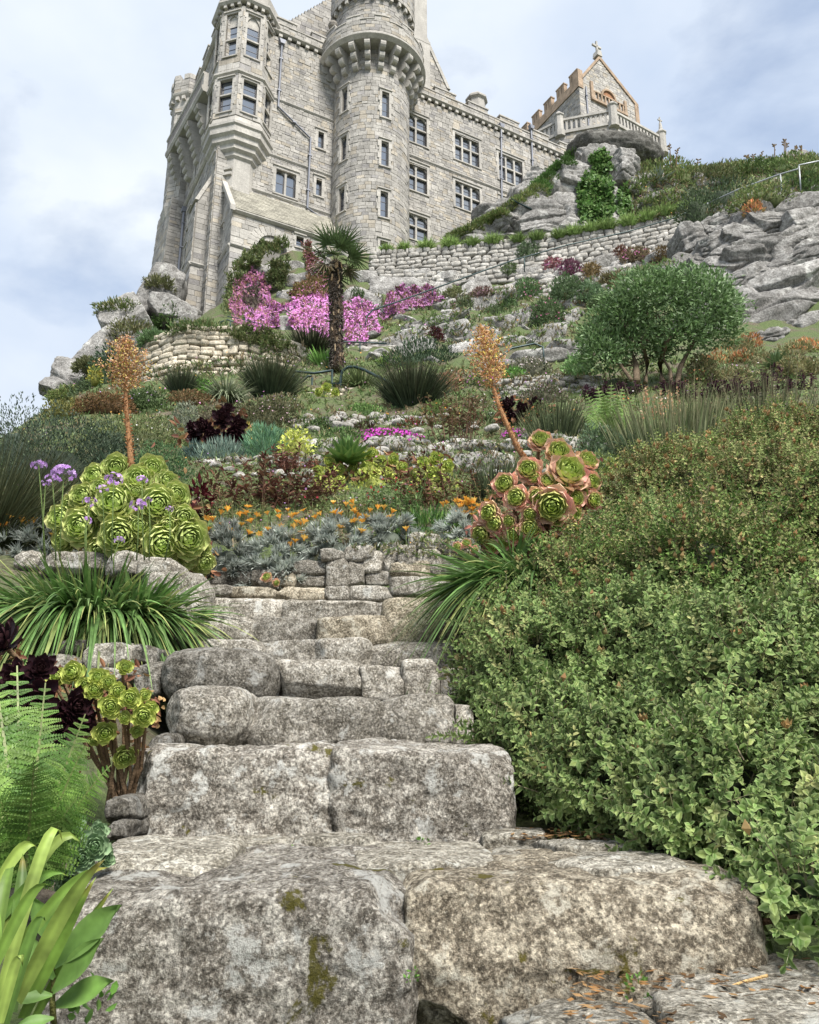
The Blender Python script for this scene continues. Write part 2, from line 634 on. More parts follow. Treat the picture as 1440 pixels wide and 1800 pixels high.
def window(root, fr, s0, s1, z0, z1, lights=1, transom=True, head='round', bars=2, surround=0.2, glass_top=None, dep=0.3, mull=0.14, name='window'):
    """stone surround (part) with a sash and panes (sub-parts)"""
    mb = MB()
    k = surround
    t = lambda: (random.uniform(0.95, 1.08),) * 3
    if k > 0:
        n = max(2, int((z1 - z0) / 0.42))
        for i in range(n):
            za, zb = z0 + (z1 - z0) * i / n, z0 + (z1 - z0) * (i + 1) / n
            e = 0.1 if i % 2 else 0.0
            fbox(mb, fr, s0 - k - e, s0, -dep, 0.05, za, zb - 0.012, t())
            fbox(mb, fr, s1, s1 + k + e, -dep, 0.05, za, zb - 0.012, t())
        fbox(mb, fr, s0 - k, s1 + k, -dep, 0.05, z1 + 0.002, z1 + k, t())
        fextrude(mb, fr, [(-dep, z0 - 0.16), (0.10, z0 - 0.16), (0.10, z0 - 0.07), (-dep, z0 - 0.002)][::-1], s0 - k, s1 + k, t())
        fbox(mb, fr, s0 - k - 0.05, s1 + k + 0.05, 0.0, 0.13, z1 + k, z1 + k + 0.09, t())
    lw = (s1 - s0 - mull * (lights - 1)) / lights
    sash, panes = MB(), []
    for i in range(lights):
        x0 = s0 + i * (lw + mull)
        x1 = x0 + lw
        if i:
            fbox(mb, fr, x0 - mull, x0, -dep, -0.06, z0, z1, t())
        zs = z1 - (lw / 2 if head == 'round' else lw * 0.866 if head == 'pointed' else 0)
        if head != 'flat':
            spandrels(mb, fr, x0 + 0.001, x1 - 0.001, zs - 0.02, z1 + 0.001, head, -dep + 0.02, -0.10, t())
        gt = z1 if glass_top is None else glass_top
        if glass_top is not None:
            fbox(mb, fr, x0, x1, -dep, -0.20, gt, z1, t())
        zt = z0 + (gt - z0) * 0.52
        if transom:
            fbox(mb, fr, x0, x1, -dep, -0.04, zt, zt + 0.12, t())
        w_ = 0.05
        for (za, zb) in ([(z0, zt), (zt + 0.12, gt)] if transom else [(z0, gt)]):
            fbox(sash, fr, x0, x0 + w_, -0.27, -0.20, za, zb)
            fbox(sash, fr, x1 - w_, x1, -0.27, -0.20, za, zb)
            fbox(sash, fr, x0 + w_, x1 - w_, -0.27, -0.20, za, za + w_)
            fbox(sash, fr, x0 + w_, x1 - w_, -0.27, -0.20, zb - w_, zb)
            for q in range(1, bars):
                zm = za + (zb - za) * q / bars
                fbox(sash, fr, x0 + w_, x1 - w_, -0.262, -0.215, zm - 0.02, zm + 0.02)
            pm = MB()
            fbox(pm, fr, x0 + w_, x1 - w_, -0.25, -0.235, za + w_, zb - w_)
            panes.append(pm)
    wo = link(name, mb.mesh(name, M['dressed']), root)
    link('sash', sash.mesh('sash', M['sash']), wo)
    for pm in panes:
        link('pane', pm.mesh('pane', M['glass']), wo)
    return wo


def part(root, name, mb, mat, smooth=False, **props):
    return link(name, mb.mesh(name, mat), root, **props) if not smooth else link(name, mb.mesh(name, mat, True), root, **props)


def octa(a, b, R):
    return {phi: Fr(a - R * math.cos(math.pi / 8) * math.sin(math.radians(phi)), b - R * math.cos(math.pi / 8) * math.cos(math.radians(phi)), phi) for phi in range(-180, 180, 45)}


def octa_rings(mb, a, b, prof, tint=(1, 1, 1)):
    """stack of octagonal rings: prof = [(R, z)]"""
    V, F = [], []
    for R, z in prof:
        for k in range(8):
            t = math.radians(22.5 + 45 * k)
            V.append(tuple(W(a - R * math.sin(t), b - R * math.cos(t), z)))
    for i in range(len(prof) - 1):
        for k in range(8):
            k2 = (k + 1) % 8
            F.append((i * 8 + k2, i * 8 + k, (i + 1) * 8 + k, (i + 1) * 8 + k2))
    F.append(tuple(range(8)))
    F.append(tuple((len(prof) - 1) * 8 + k for k in range(8))[::-1])
    mb.add(V, F, tint)


castle = thing('castle', 'grey stone castle with round tower and corner oriel turret on the crag top', 'castle', W(0, 0, 30))

# ---- long front and side wall
front, side = Fr(0, 0, 0), Fr(-3.75, 1.2, 90)
st, mo, tr = MB(), MB(), MB()
W2 = [(10.2, 12.0, 44.42, 46.95), (10.2, 12.0, 40.15, 42.48), (10.2, 12.0, 35.95, 38.05)]
W3 = [(14.55, 16.8, 44.45, 46.9), (14.5, 16.75, 40.1, 42.4), (18.7, 21.05, 44.2, 46.7), (22.6, 24.3, 44.2, 46.6), (18.7, 21.05, 40.1, 42.4)]
W1 = [(0.28, 1.70, 35.98, 37.85)]
SL = [(3.18, 3.6, 40.75, 42.1), (3.16, 3.58, 36.85, 38.2)]
masonry(st, mo, front, -3.7, 27.5, 28.0, 48.75, W2 + W3 + W1 + SL)
masonry(st, mo, front, -3.7, -1.5, 21.0, 28.0)
fbox(mo, front, -3.4, 27.5, -1.2, -0.9, 28, 48.7)
part(castle, 'front_wall', mo, M['mortar'])
part(castle, 'front_masonry', st, M['castle_stone'], kind='stuff')
for (p0, p1, z_) in ((-1.0, 4.6, 43.32), (9.6, 27.5, 43.0), (-1.9, 4.6, 38.65), (-1.9, 4.6, 35.52)):
    tr = MB()
    band(tr, front, p0, p1, z_, 0.2)
    part(castle, 'string_course', tr, M['dressed'])
for (p0, p1) in ((-1.0, 4.4), (9.4, 27.5)):
    tr = MB()
    dentils(tr, front, p0, p1, 48.72)
    part(castle, 'dentils', tr, M['dressed'], kind='stuff')
    tr = MB()
    band(tr, front, p0, p1, 48.96, 0.22, 0.30)
    part(castle, 'cornice', tr, M['dressed'])
for (p0, p1) in ((-1.0, 4.4), (9.4, 27.5)):
    parapet(castle, front, p0, p1, 49.18, 49.95, 50.45, 1.9, 1.2)
for (p0, p1, q0, q1) in W2:
    window(castle, front, p0, p1, q0, q1, 2)
for (p0, p1, q0, q1) in W3:
    window(castle, front, p0, p1, q0, q1, 3)
for (p0, p1, q0, q1) in W1:
    window(castle, front, p0, p1, q0, q1, 2, False)
for (p0, p1, q0, q1) in SL:
    window(castle, front, p0, p1, q0, q1, 1, False, 'flat')

# side wall, running back from the corner (s to the right = towards the corner)
side = Fr(-3.75, 9.4, 90)
st, mo, tr = MB(), MB(), MB()
SS = []
for (x, y, w, h) in ((345, 300, 0.45, 1.3), (333, 385, 0.45, 1.3), (326, 450, 0.45, 1.3)):
    b_, z_ = on_side(x, y, -3.75)
    s_ = 9.4 - b_
    SS.append((s_ - w / 2, s_ + w / 2, z_ - h / 2, z_ + h / 2))
masonry(st, mo, side, 0, 9.36, 21.0, 49.0, SS)
part(castle, 'side_wall', mo, M['mortar'])
part(castle, 'side_masonry', st, M['castle_stone'], kind='stuff')
band(tr, side, 0, 8.4, 38.65, 0.24, 0.2)
part(castle, 'string_course', tr, M['dressed'])
tr = MB()
band(tr, side, 0, 8.4, 48.9, 0.3, 0.3)
part(castle, 'string_course', tr, M['dressed'])
for q in SS:
    window(castle, side, *q, 1, False, 'flat')
parapet(castle, side, 0, 8.6, 49.2, 50.2, 50.9, 1.5, 0.9)

# ---- round tower
TA, TB = 7.0, -0.6
tow = Cyl(TA, TB, 2.75)
TW = []
for (x0, y0, x1, y1) in ((601, 155, 612, 195), (671, 162, 684, 206), (599, 240, 611, 281), (670, 249, 683, 291), (595, 330, 608, 371), (668, 337, 682, 381), (668, 424, 681, 462)):
    sa, za = tow.at(x0, (y0 + y1) / 2)
    sb, zb = tow.at(x1, (y0 + y1) / 2)
    _, zt = tow.at((x0 + x1) / 2, y0)
    _, zl = tow.at((x0 + x1) / 2, y1)
    sm = (sa + sb) / 2
    TW.append((sm - 0.27, sm + 0.27, zl, zt))
st, mo = MB(), MB()
half = math.pi * 2.75
masonry(st, mo, tow, -half * 0.68, half * 0.72, 28.0, 48.2, TW, (0.2, 0.36), (0.28, 0.62))
rt = part(castle, 'round_tower', mo, M['mortar'])
link('tower_masonry', st.mesh('tower_masonry', M['castle_stone']), rt, kind='stuff')
for (p0, p1, q0, q1) in TW:
    sm = (p0 + p1) / 2
    t = sm / 2.75
    fr = Fr(TA + 2.75 * math.sin(t), TB - 2.75 * math.cos(t), -math.degrees(t))
    window(castle, fr, -0.27, 0.27, q0, q1, 1, False, 'round', 3, 0.17)
gal = Cyl(TA, TB, 3.8)
prof = []
for i, (zc, dd) in enumerate(((46.35, 0.30), (46.95, 0.62), (47.55, 0.98))):
    for k in range(7):
        t = -math.pi / 2 + math.pi * k / 6
        prof.append((dd - 0.14 + 0.26 * math.cos(t) * 0.9, zc + 0.30 * math.sin(t)))
prof = [(-0.1, 46.05)] + prof + [(-0.1, 47.86)]
for k in range(-6, 9):
    t = math.radians(-14 + k * 17.5)
    fr = Fr(TA + 2.75 * math.sin(t), TB - 2.75 * math.cos(t), -math.degrees(t))
    cb = MB()
    fextrude(cb, fr, prof[::-1], -0.19, 0.19)
    part(castle, 'corbel', cb, M['dressed'])
ring = MB()
K = 64
gp = [(2.6, 47.86), (3.72, 47.86), (3.86, 47.98), (3.98, 48.08), (3.98, 48.22), (3.86, 48.34), (3.80, 48.46), (2.6, 48.5)]
V, F = [], []
for k in range(K):
    t = 2 * math.pi * k / K
    for r_, z_ in gp:
        V.append(tuple(W(TA + r_ * math.sin(t), TB - r_ * math.cos(t), z_)))
n_ = len(gp)
for k in range(K):
    for i in range(n_):
        F.append((k * n_ + i, ((k + 1) % K) * n_ + i, ((k + 1) % K) * n_ + (i + 1) % n_, k * n_ + (i + 1) % n_))
ring.add(V, F)
part(castle, 'gallery_moulding', ring, M['dressed'])
st, mo, tr = MB(), MB(), MB()
gh = math.pi * 3.8
masonry(st, mo, gal, -gh, gh, 48.46, 49.45, (), (0.2, 0.3), (0.35, 0.7))
s = -gh
while s < gh - 0.8:
    for i in range(3):
        fbox(tr, gal, s + 0.36 * i, s + 0.36 * (i + 1), -0.4, 0.06, 49.8, 49.9)
    masonry(st, mo, gal, s, s + 1.08, 49.45, 49.8, (), (0.3, 0.36), (0.4, 0.6))
    for i in range(3):
        fbox(tr, gal, s + 1.08 + 0.33 * i, s + 1.08 + 0.33 * (i + 1), -0.4, 0.06, 49.45, 49.54)
    s += 2.07
part(castle, 'gallery_core', mo, M['mortar'])
part(castle, 'gallery_parapet', st, M['castle_stone'], kind='stuff')
part(castle, 'gallery_coping', tr, M['dressed'], kind='stuff')
drum = Cyl(TA, TB, 2.85)
st, mo = MB(), MB()
dh = math.pi * 2.85
masonry(st, mo, drum, -dh, dh, 48.5, 52.6, (), (0.2, 0.34), (0.28, 0.6), tintk=0.92)
masonry(st, mo, Cyl(TA, TB, 3.15), -math.pi * 3.15, math.pi * 3.15, 52.6, 55, (), (0.2, 0.34), (0.3, 0.6))
dr = part(castle, 'upper_drum', mo, M['mortar'])
link('drum_masonry', st.mesh('drum_masonry', M['castle_stone']), dr, kind='stuff')
tr = MB()
for k in range(28):
    t = 2 * math.pi * k / 28
    fr = Fr(TA + 2.85 * math.sin(t), TB - 2.85 * math.cos(t), -math.degrees(t))
    fbox(tr, fr, -0.12, 0.12, -0.05, 0.28, 52.25, 52.6)
part(castle, 'drum_dentils', tr, M['dressed'], kind='stuff')

# ---- corner oriel turret
OA, OB = -2.15, 1.0
tr = MB()
octa_rings(tr, OA, OB, [(0.9, 34.3), (1.45, 35.0), (1.45, 37.2), (1.62, 37.35), (1.62, 37.6), (1.85, 37.75), (1.85, 38.05), (2.08, 38.2), (2.08, 38.55), (2.30, 38.7), (2.30, 39.15), (2.42, 39.25), (2.42, 39.45), (2.25, 39.6), (2.16, 40.0), (1.7, 40.0)])
ori = part(castle, 'oriel_turret', tr, M['dressed'])
for sgn, z_, dz in ((-1, 36.3, 0.22), (-1, 35.9, 0.2), (-1, 34.6, 0.25)):
    f0 = octa(OA, OB, 1.45)
    for phi in (0, 45):
        if z_ > 35 and phi == 0:
            continue
        tr = MB()
        fbox(tr, f0[phi], -0.5 if z_ > 35 else -0.56, 0.5 if z_ > 35 else 0.56, -0.02, 0.18, z_, z_ + dz)
        link('niche_moulding', tr.mesh('niche_moulding', M['dressed']), ori)
st, mo, tr = MB(), MB(), MB()
low, up = octa(OA, OB, 2.2), octa(OA, OB, 2.05)
hl, hu = 2.2 * math.sin(math.pi / 8), 2.05 * math.sin(math.pi / 8)
for phi in (-90, -45, 0, 45, 90, 135):
    lo_op = [(-0.46, 0.46, 40.45, 43.0)] if phi in (-45, 0, 45, 90) else []
    up_op = [(-0.44, 0.44, 45.15, 48.7)] if phi in (-45, 0, 45, 90) else []
    masonry(st, mo, low[phi], -hl, hl, 40.0, 43.36, lo_op, (0.35, 0.5), (0.4, 0.8), tintk=1.12)
    masonry(st, mo, up[phi], -hu, hu, 43.6, 49.2, up_op, (0.35, 0.5), (0.4, 0.8), tintk=1.12)
link('oriel_core', mo.mesh('oriel_core', M['mortar']), ori)
link('oriel_masonry', st.mesh('oriel_masonry', M['castle_stone']), ori, kind='stuff')
octa_rings(tr, OA, OB, [(1.6, 43.36), (2.22, 43.36), (2.36, 43.46), (2.36, 43.58), (2.08, 43.75), (1.6, 43.75)])
link('oriel_moulding', tr.mesh('oriel_moulding', M['dressed']), ori)
tr = MB()
octa_rings(tr, OA, OB, [(1.9, 49.45), (2.3, 49.45), (2.44, 49.6), (2.44, 49.75), (2.2, 49.9), (2.2, 50.8), (1.6, 50.8)])
link('oriel_moulding', tr.mesh('oriel_moulding', M['dressed']), ori)
tr = MB()
for phi in (-90, -45, 0, 45, 90):
    dentils(tr, up[phi], -hu, hu, 49.2, 0.26, 0.22, 0.52, 0.22)
link('oriel_dentils', tr.mesh('oriel_dentils', M['dressed']), ori, kind='stuff')
tr = MB()
octa_rings(tr, OA, OB, [(1.68, 40.0), (1.68, 49.5)], (0.35, 0.35, 0.38))
link('oriel_core', tr.mesh('oriel_core', M['mortar']), ori)
for phi in (-45, 0, 45, 90):
    window(castle, low[phi], -0.46, 0.46, 40.45, 43.0, 1, True, 'flat', 2, 0.14, name='oriel_window')
    window(castle, up[phi], -0.44, 0.44, 45.15, 48.7, 1, True, 'pointed', 2, 0.14, glass_top=47.75, name='oriel_window')

# ---- balcony and its corbelled brackets on the side wall
tr = MB()
A0, B0, A1, B1 = -4.55, 2.0, -5.2, 10.0
L_ = math.hypot(A1 - A0, B1 - B0)
bal = Fr(A1, B1, 90 - math.degrees(math.atan2(-(A1 - A0), B1 - B0)))
ca = [(-0.9, 43.75), (0.0, 43.75), (0.12, 43.95), (0.12, 44.15), (0.02, 44.25), (0.02, 45.15), (0.10, 45.2), (0.10, 45.35), (-0.3, 45.35), (-0.3, 44.25), (-1.6, 44.25), (-1.6, 43.75)]
fextrude(tr, bal, ca[::-1], 0.0, L_)
bl = part(castle, 'balcony', tr, M['dressed'])
tr = MB()
for i in range(24):
    fbox(tr, bal, 0.2 + i * (L_ - 0.4) / 24, 0.35 + i * (L_ - 0.4) / 24, 0.0, 0.06, 44.3, 45.1, (0.55, 0.55, 0.58))  # raised strips tinted dark to look like shaded slots
link('slot_shade_strips', tr.mesh('slot_shade_strips', M['dressed']), bl, kind='stuff')
for i in range(4):
    tr = MB()
    prof = []
    for k in range(6):
        zc, dd = 40.7 + k * 0.52, -0.95 + 0.17 * k
        for q in range(5):
            t = -math.pi / 2 + math.pi * q / 4
            prof.append((dd + 0.18 * math.cos(t), zc + 0.26 * math.sin(t)))
    prof = [(-1.7, 40.4)] + prof + [(-1.7, 43.75)]
    s_ = L_ * (0.10 + 0.245 * i)
    fextrude(tr, bal, prof[::-1], s_ - 0.3, s_ + 0.3)
    part(castle, 'bracket', tr, M['dressed'])

# ---- far turret over a battered buttress
FA, FB = -3.65, 10.2
tr, st, mo = MB(), MB(), MB()
fo = octa(FA, FB, 1.4)
fh = 1.4 * math.sin(math.pi / 8)
for phi in (-45, 0, 45, 90, 135):
    masonry(st, mo, fo[phi], -fh, fh, 39.6, 48.6, (), (0.3, 0.4), (0.4, 0.9))
    masonry(st, mo, octa(FA, FB, 1.62)[phi], -0.62, 0.62, 49.5, 50.7, (), (0.25, 0.35), (0.4, 0.7))
    for q in (-0.62, 0.18):
        fbox(tr, octa(FA, FB, 1.62)[phi], q, q + 0.44, -0.4, 0.05, 50.7, 51.15)
    dentils(tr, fo[phi], -fh, fh, 48.75, 0.3, 0.26, 0.5, 0.3)
octa_rings(tr, FA, FB, [(1.1, 48.55), (1.42, 48.55), (1.46, 48.8), (1.46, 49.05), (1.7, 49.25), (1.76, 49.4), (1.66, 49.52), (1.1, 49.52)])
tm2 = MB()
octa_rings(tm2, FA, FB, [(1.2, 38.4), (1.35, 38.45), (1.56, 39.2), (1.46, 39.6), (1.1, 39.6)])
ft = part(castle, 'far_turret', mo, M['mortar'])
link('turret_masonry', st.mesh('turret_masonry', M['castle_stone']), ft, kind='stuff')
link('turret_moulding', tr.mesh('turret_moulding', M['dressed']), ft, kind='stuff')
link('turret_base', tm2.mesh('turret_base', M['dressed']), ft)
tr = MB()
octa_rings(tr, FA, FB, [(1.08, 39.0), (1.08, 50.6)])
link('turret_core', tr.mesh('turret_core', M['mortar']), ft)
for phi in (0, 45):
    window(castle, fo[phi], -0.27, 0.27, 44.6, 47.6, 1, True, 'pointed', 2, 0.12)
st, mo, tr = MB(), MB(), MB()
bat = lambda z: -0.95 - max(0, (40 - z)) * 0.03
masonry(st, mo, Fr(-3.75, 8.6, 0), -2, 0, 24, 39.4, (), (0.22, 0.36), (0.35, 0.8), lo=bat, hi=lambda z: 0.0, tintk=0.85)
z = 24.0
while z < 39.3:
    h = random.uniform(0.25, 0.36)
    fr = Fr(-3.75 + bat(z) - 0.25, 12.1, 86)
    s = 0
    while s < 3.5:
        l = min(random.uniform(0.4, 0.9), 3.5 - s)
        fbox(st, fr, s + 0.01, s + l - 0.01, -0.5, random.uniform(0, 0.03), z + 0.01, z + h - 0.01, stone_tint())
        s += l
    z += h
mo.hexa([tuple(W(-3.75 + bat(24) + .1, 8.75, 24)), tuple(W(-3.8, 8.75, 24)), tuple(W(-3.8, 12.1, 24)), tuple(W(-3.75 + bat(24) - .1, 12.1, 24)),
         tuple(W(-4.6, 8.75, 39.4)), tuple(W(-3.8, 8.75, 39.4)), tuple(W(-3.8, 12.1, 39.4)), tuple(W(-4.8, 12.1, 39.4))])
bu = part(castle, 'buttress', mo, M['mortar'])
link('buttress_masonry', st.mesh('buttress_masonry', M['castle_stone']), bu, kind='stuff')

# ---- near corner buttress with its sloping head
st, mo, tr = MB(), MB(), MB()
bf = Fr(-3.1, 0.95, 0)
masonry(st, mo, bf, -1.5, 0, 21, 29.4, (), (0.3, 0.42), (0.4, 0.9), lo=lambda z: -1.5 - max(0, 29 - z) * 0.05, hi=lambda z: 0, tintk=0.9)
masonry(st, mo, bf, -1.4, 0, 29.6, 34.3, (), (0.3, 0.42), (0.4, 0.9), tintk=0.9)
lf = Fr(-4.6, 2.6, 90)
masonry(st, mo, lf, 0, 1.65, 21, 34.0, (), (0.3, 0.42), (0.4, 0.9))
band(tr, bf, -1.55, 0.05, 29.4, 0.25, 0.16)
band(tr, lf, 0, 1.75, 29.4, 0.25, 0.16)
masonry(st, mo, bf, -1.4, 0, 34.3, 37.6, (), (0.3, 0.42), (0.4, 0.9), lo=lambda z: -1.4 + (z - 34.3) * 0.42, hi=lambda z: 0, tintk=0.9)
for i in range(4):
    z0 = 34.2 + 0.85 * i
    tr.hexa([bf.p(-1.55 + (z0 - 34.3) * 0.42, 0.08, z0), bf.p(-1.3 + (z0 - 34.3) * 0.42, 0.08, z0), bf.p(-1.3 + (z0 - 34.3) * 0.42, -1.6, z0), bf.p(-1.55 + (z0 - 34.3) * 0.42, -1.6, z0),
             bf.p(-1.55 + (z0 - 33.47) * 0.42, 0.08, z0 + 0.83), bf.p(-1.3 + (z0 - 33.47) * 0.42, 0.08, z0 + 0.83), bf.p(-1.3 + (z0 - 33.47) * 0.42, -1.6, z0 + 0.83), bf.p(-1.55 + (z0 - 33.47) * 0.42, -1.6, z0 + 0.83)])
bu = part(castle, 'buttress', mo, M['mortar'])
link('buttress_masonry', st.mesh('buttress_masonry', M['castle_stone']), bu, kind='stuff')
link('buttress_weathering', tr.mesh('buttress_weathering', M['dressed']), bu, kind='stuff')

# ---- lean-to with its slate roof
st, mo, tr = MB(), MB(), MB()
ef, el = Fr(-3.05, -2.2, 0), Fr(-3.05, 1.0, 90)
sa, za = on_front(527, 425, -2.2)
sa += 3.05
xs, zs_ = on_front(478, 440, -2.2)
xs += 3.05
masonry(st, mo, ef, 0, 8.0, 21, 31.75, [(sa - 0.25, sa + 0.25, za - 0.35, za + 0.35), (xs - 0.95, xs + 0.95, 24, zs_ + 0.5)], (0.3, 0.42), (0.4, 0.95), tintk=1.12)
bsl, zsl = on_side(391, 421, -3.05)
masonry(st, mo, el, 0, 3.2, 21, 35.1, [(1 - bsl - 0.16, 1 - bsl + 0.16, zsl - 0.95, zsl + 0.95)], (0.3, 0.42), (0.4, 0.9), hi=lambda z: 3.2 - max(0, z - 31.9) * 0.66)
band(tr, ef, 0, 8, 31.75, 0.26, 0.24)
band(tr, ef, 0, xs - 1.0, 29.4, 0.22, 0.14)
band(tr, el, 0, 3.2, 29.4, 0.22, 0.14)
for i in range(13):
    t0, t1 = math.pi * i / 13, math.pi * (i + 1) / 13 - 0.03
    for r0, r1, dd in ((0.95, 1.14, 0.14), (1.16, 1.6, 0.04)):
        q = [(xs - r_ * math.cos(t), zs_ + r_ * math.sin(t)) for r_, t in ((r0, t0), (r0, t1), (r1, t1), (r1, t0))]
        v = random.uniform(0.9, 1.1)
        tr.hexa([ef.p(x, -0.3, z) for x, z in q] + [ef.p(x, dd, z) for x, z in q], (v, v, v))
fbox(tr, ef, xs - 0.95, xs + 0.95, -0.4, -0.3, 24, zs_ + 1.0, (0.5, 0.5, 0.5))
lt = part(castle, 'lean_to', mo, M['mortar'])
link('lean_to_masonry', st.mesh('lean_to_masonry', M['castle_stone']), lt, kind='stuff')
link('lean_to_trim', tr.mesh('lean_to_trim', M['dressed']), lt, kind='stuff')
window(castle, ef, sa - 0.25, sa + 0.25, za - 0.35, za + 0.35, 1, False, 'flat', 2, 0.12)
window(castle, el, 1 - bsl - 0.16, 1 - bsl + 0.16, zsl - 0.95, zsl + 0.95, 1, False, 'flat', 2, 0.1)
tr = MB()
rows = 15
sl = MB()
for i in range(rows):
    f0, f1 = i / rows, (i + 1) / rows
    d0, d1 = 2.4 - 2.35 * f0, 2.4 - 2.35 * f1
    z0, z1 = 31.98 + 3.3 * f0, 31.98 + 3.3 * f1
    s = -0.1 + (i % 2) * 0.18
    fr = Fr(-3.05, 0, 0)
    while s < 7.9:
        l = random.uniform(0.3, 0.5)
        v = random.uniform(0.75, 1.15)
        k = random.uniform(0.0, 0.015)
        sl.hexa([fr.p(s + .008, d0 + 0.0, z0 - 0.03), fr.p(s + l, d0, z0 - 0.03), fr.p(s + l, d1 - .1, z1 + 0.08), fr.p(s + .008, d1 - .1, z1 + 0.08),
                 fr.p(s + .008, d0 + .03 + k, z0 + 0.035), fr.p(s + l, d0 + .03 + k, z0 + 0.035), fr.p(s + l, d1, z1 + 0.05), fr.p(s + .008, d1, z1 + 0.05)], (v, v * 0.98, v * 0.9))
        s += l
rf = part(castle, 'roof', sl, M['slate'], kind='stuff')
tr = MB()
tr.hexa([fr.p(-0.22, 2.5, 31.75), fr.p(0.1, 2.5, 31.75), fr.p(0.1, -0.1, 35.3), fr.p(-0.22, -0.1, 35.3),
         fr.p(-0.22, 2.5, 32.12), fr.p(0.1, 2.5, 32.12), fr.p(0.1, -0.1, 35.68), fr.p(-0.22, -0.1, 35.68)])
part(castle, 'gable_coping', tr, M['dressed'])

# ---- gabled range and chimney standing behind the parapet
aL, zL = on_front(507, 38, 2.4)
aR, zR = on_front(788, 157, 2.4)
aQ, zQ = on_front(754, 81, 2.4)
kr = (zQ - zR) / (aR - aQ)
gb = Fr(0, 2.4, 0)
st, mo, tr = MB(), MB(), MB()
masonry(st, mo, gb, aL, aR, 48.8, 66.0, (), (0.22, 0.36), (0.35, 0.8), lo=lambda z: aL + max(0, z - zL) / 1.25, hi=lambda z: aR - max(0, z - zR) / kr, tintk=0.95)
fbox(mo, gb, aL + 0.1, aR - 0.1, -3.5, -0.4, 48.5, zR - 0.2)
for i in range(8):
    z0 = zR + i * 2.2
    a0 = aR - (z0 - zR) / kr
    tr.hexa([gb.p(a0 - 0.15, -0.45, z0), gb.p(a0 + 0.18, -0.45, z0), gb.p(a0 + 0.18, 0.1, z0), gb.p(a0 - 0.15, 0.1, z0)] +
            [gb.p(a0 - 2.15 / kr - 0.15, -0.45, z0 + 2.15), gb.p(a0 - 2.15 / kr + 0.18, -0.45, z0 + 2.15), gb.p(a0 - 2.15 / kr + 0.18, 0.1, z0 + 2.15), gb.p(a0 - 2.15 / kr - 0.15, 0.1, z0 + 2.15)])
gr = part(castle, 'gable_wall', mo, M['mortar'])
link('gable_masonry', st.mesh('gable_masonry', M['castle_stone']), gr, kind='stuff')
link('gable_coping', tr.mesh('gable_coping', M['dressed']), gr)
c0, zc0 = on_front(716, 60, 2.0)
c1, _ = on_front(750, 60, 2.0)
tr = MB()
cf = Fr(0, 1.9, 0)
fbox(tr, cf, c0, c1, -1.4, 0, 48.5, 64)
fbox(tr, cf, c0 - 0.12, c1 + 0.25, -1.5, 0.1, zc0 - 0.2, zc0 + 0.05)
fbox(tr, cf, c0 - 0.1, c1 + 0.22, -1.45, 0.08, 48.5, zc0 - 0.2)
part(castle, 'chimney', tr, M['dressed'])
c0, zc0 = on_front(838, 185, 1.6)
tr = MB()
octa_rings(tr, c0, 1.6, [(0.75, 48.5), (0.75, zc0 + 0.2), (0.95, zc0 + 0.35), (0.95, zc0 + 0.5), (0.7, zc0 + 0.8), (0.6, zc0 + 0.9)])
part(castle, 'chimney_pot', tr, M['dressed'])
# a round stone finial on the gallery by the gable
tr = MB()
tr.tube([gal.p(-5.2, -0.2, 49.7), gal.p(-5.2, -0.2, 50.1)], 0.14, 8)
for k in range(6):
    pass
pr_ = [(0.12, 50.1), (0.30, 50.22), (0.36, 50.42), (0.30, 50.64), (0.12, 50.78)]
c_ = gal.p(-5.2, -0.2, 0)
V, F = [], []
for r_, z_ in pr_:
    for k in range(10):
        V.append((c_[0] + r_ * math.cos(k * math.pi / 5), c_[1] + r_ * math.sin(k * math.pi / 5), z_))
for i in range(4):
    for k in range(10):
        F.append((i * 10 + k, i * 10 + (k + 1) % 10, (i + 1) * 10 + (k + 1) % 10, (i + 1) * 10 + k))
tr.add(V, F, (0.5, 0.48, 0.46))
part(castle, 'ball_finial', tr, M['dressed'])

# ---- lead pipes
def pipe(fr, pts, head=True, r=0.075, parent=castle):
    mb = MB()
    mb.tube([fr.p(s, 0.14, z) for s, z in pts], r, 8)
    for (s0, z0), (s1, z1) in zip(pts[:-1], pts[1:]):
        n = max(1, int(math.hypot(s1 - s0, z1 - z0) / 2))
        for i in range(n):
            f = (i + 0.5) / n
            s, z = s0 + (s1 - s0) * f, z0 + (z1 - z0) * f
            fbox(mb, fr, s - 0.13, s + 0.13, 0.0, 0.23, z - 0.05, z + 0.05)
    if head:
        s, z = pts[0]
        fbox(mb, fr, s - 0.14, s + 0.14, 0.0, 0.32, z - 0.1, z + 0.25, s0t=s - 0.24, s1t=s + 0.24)
    part(parent, 'drainpipe', mb, M['lead'])


pipe(front, [(0.15, 48.2), (0.13, 42.75), (2.58, 41.15), (2.55, 35.45), (4.3, 34.75), (4.9, 33.9)])
pipe(front, [(19.0, 49.2), (18.8, 43.1), (18.8, 34.0)])
pipe(front, [(22.1, 50.4), (22.0, 44.0), (22.0, 38.0)])
b_, z_ = on_side(327, 372, -3.75)
pipe(side, [(9.4 - b_, z_), (9.4 - b_, 26)], r=0.09)

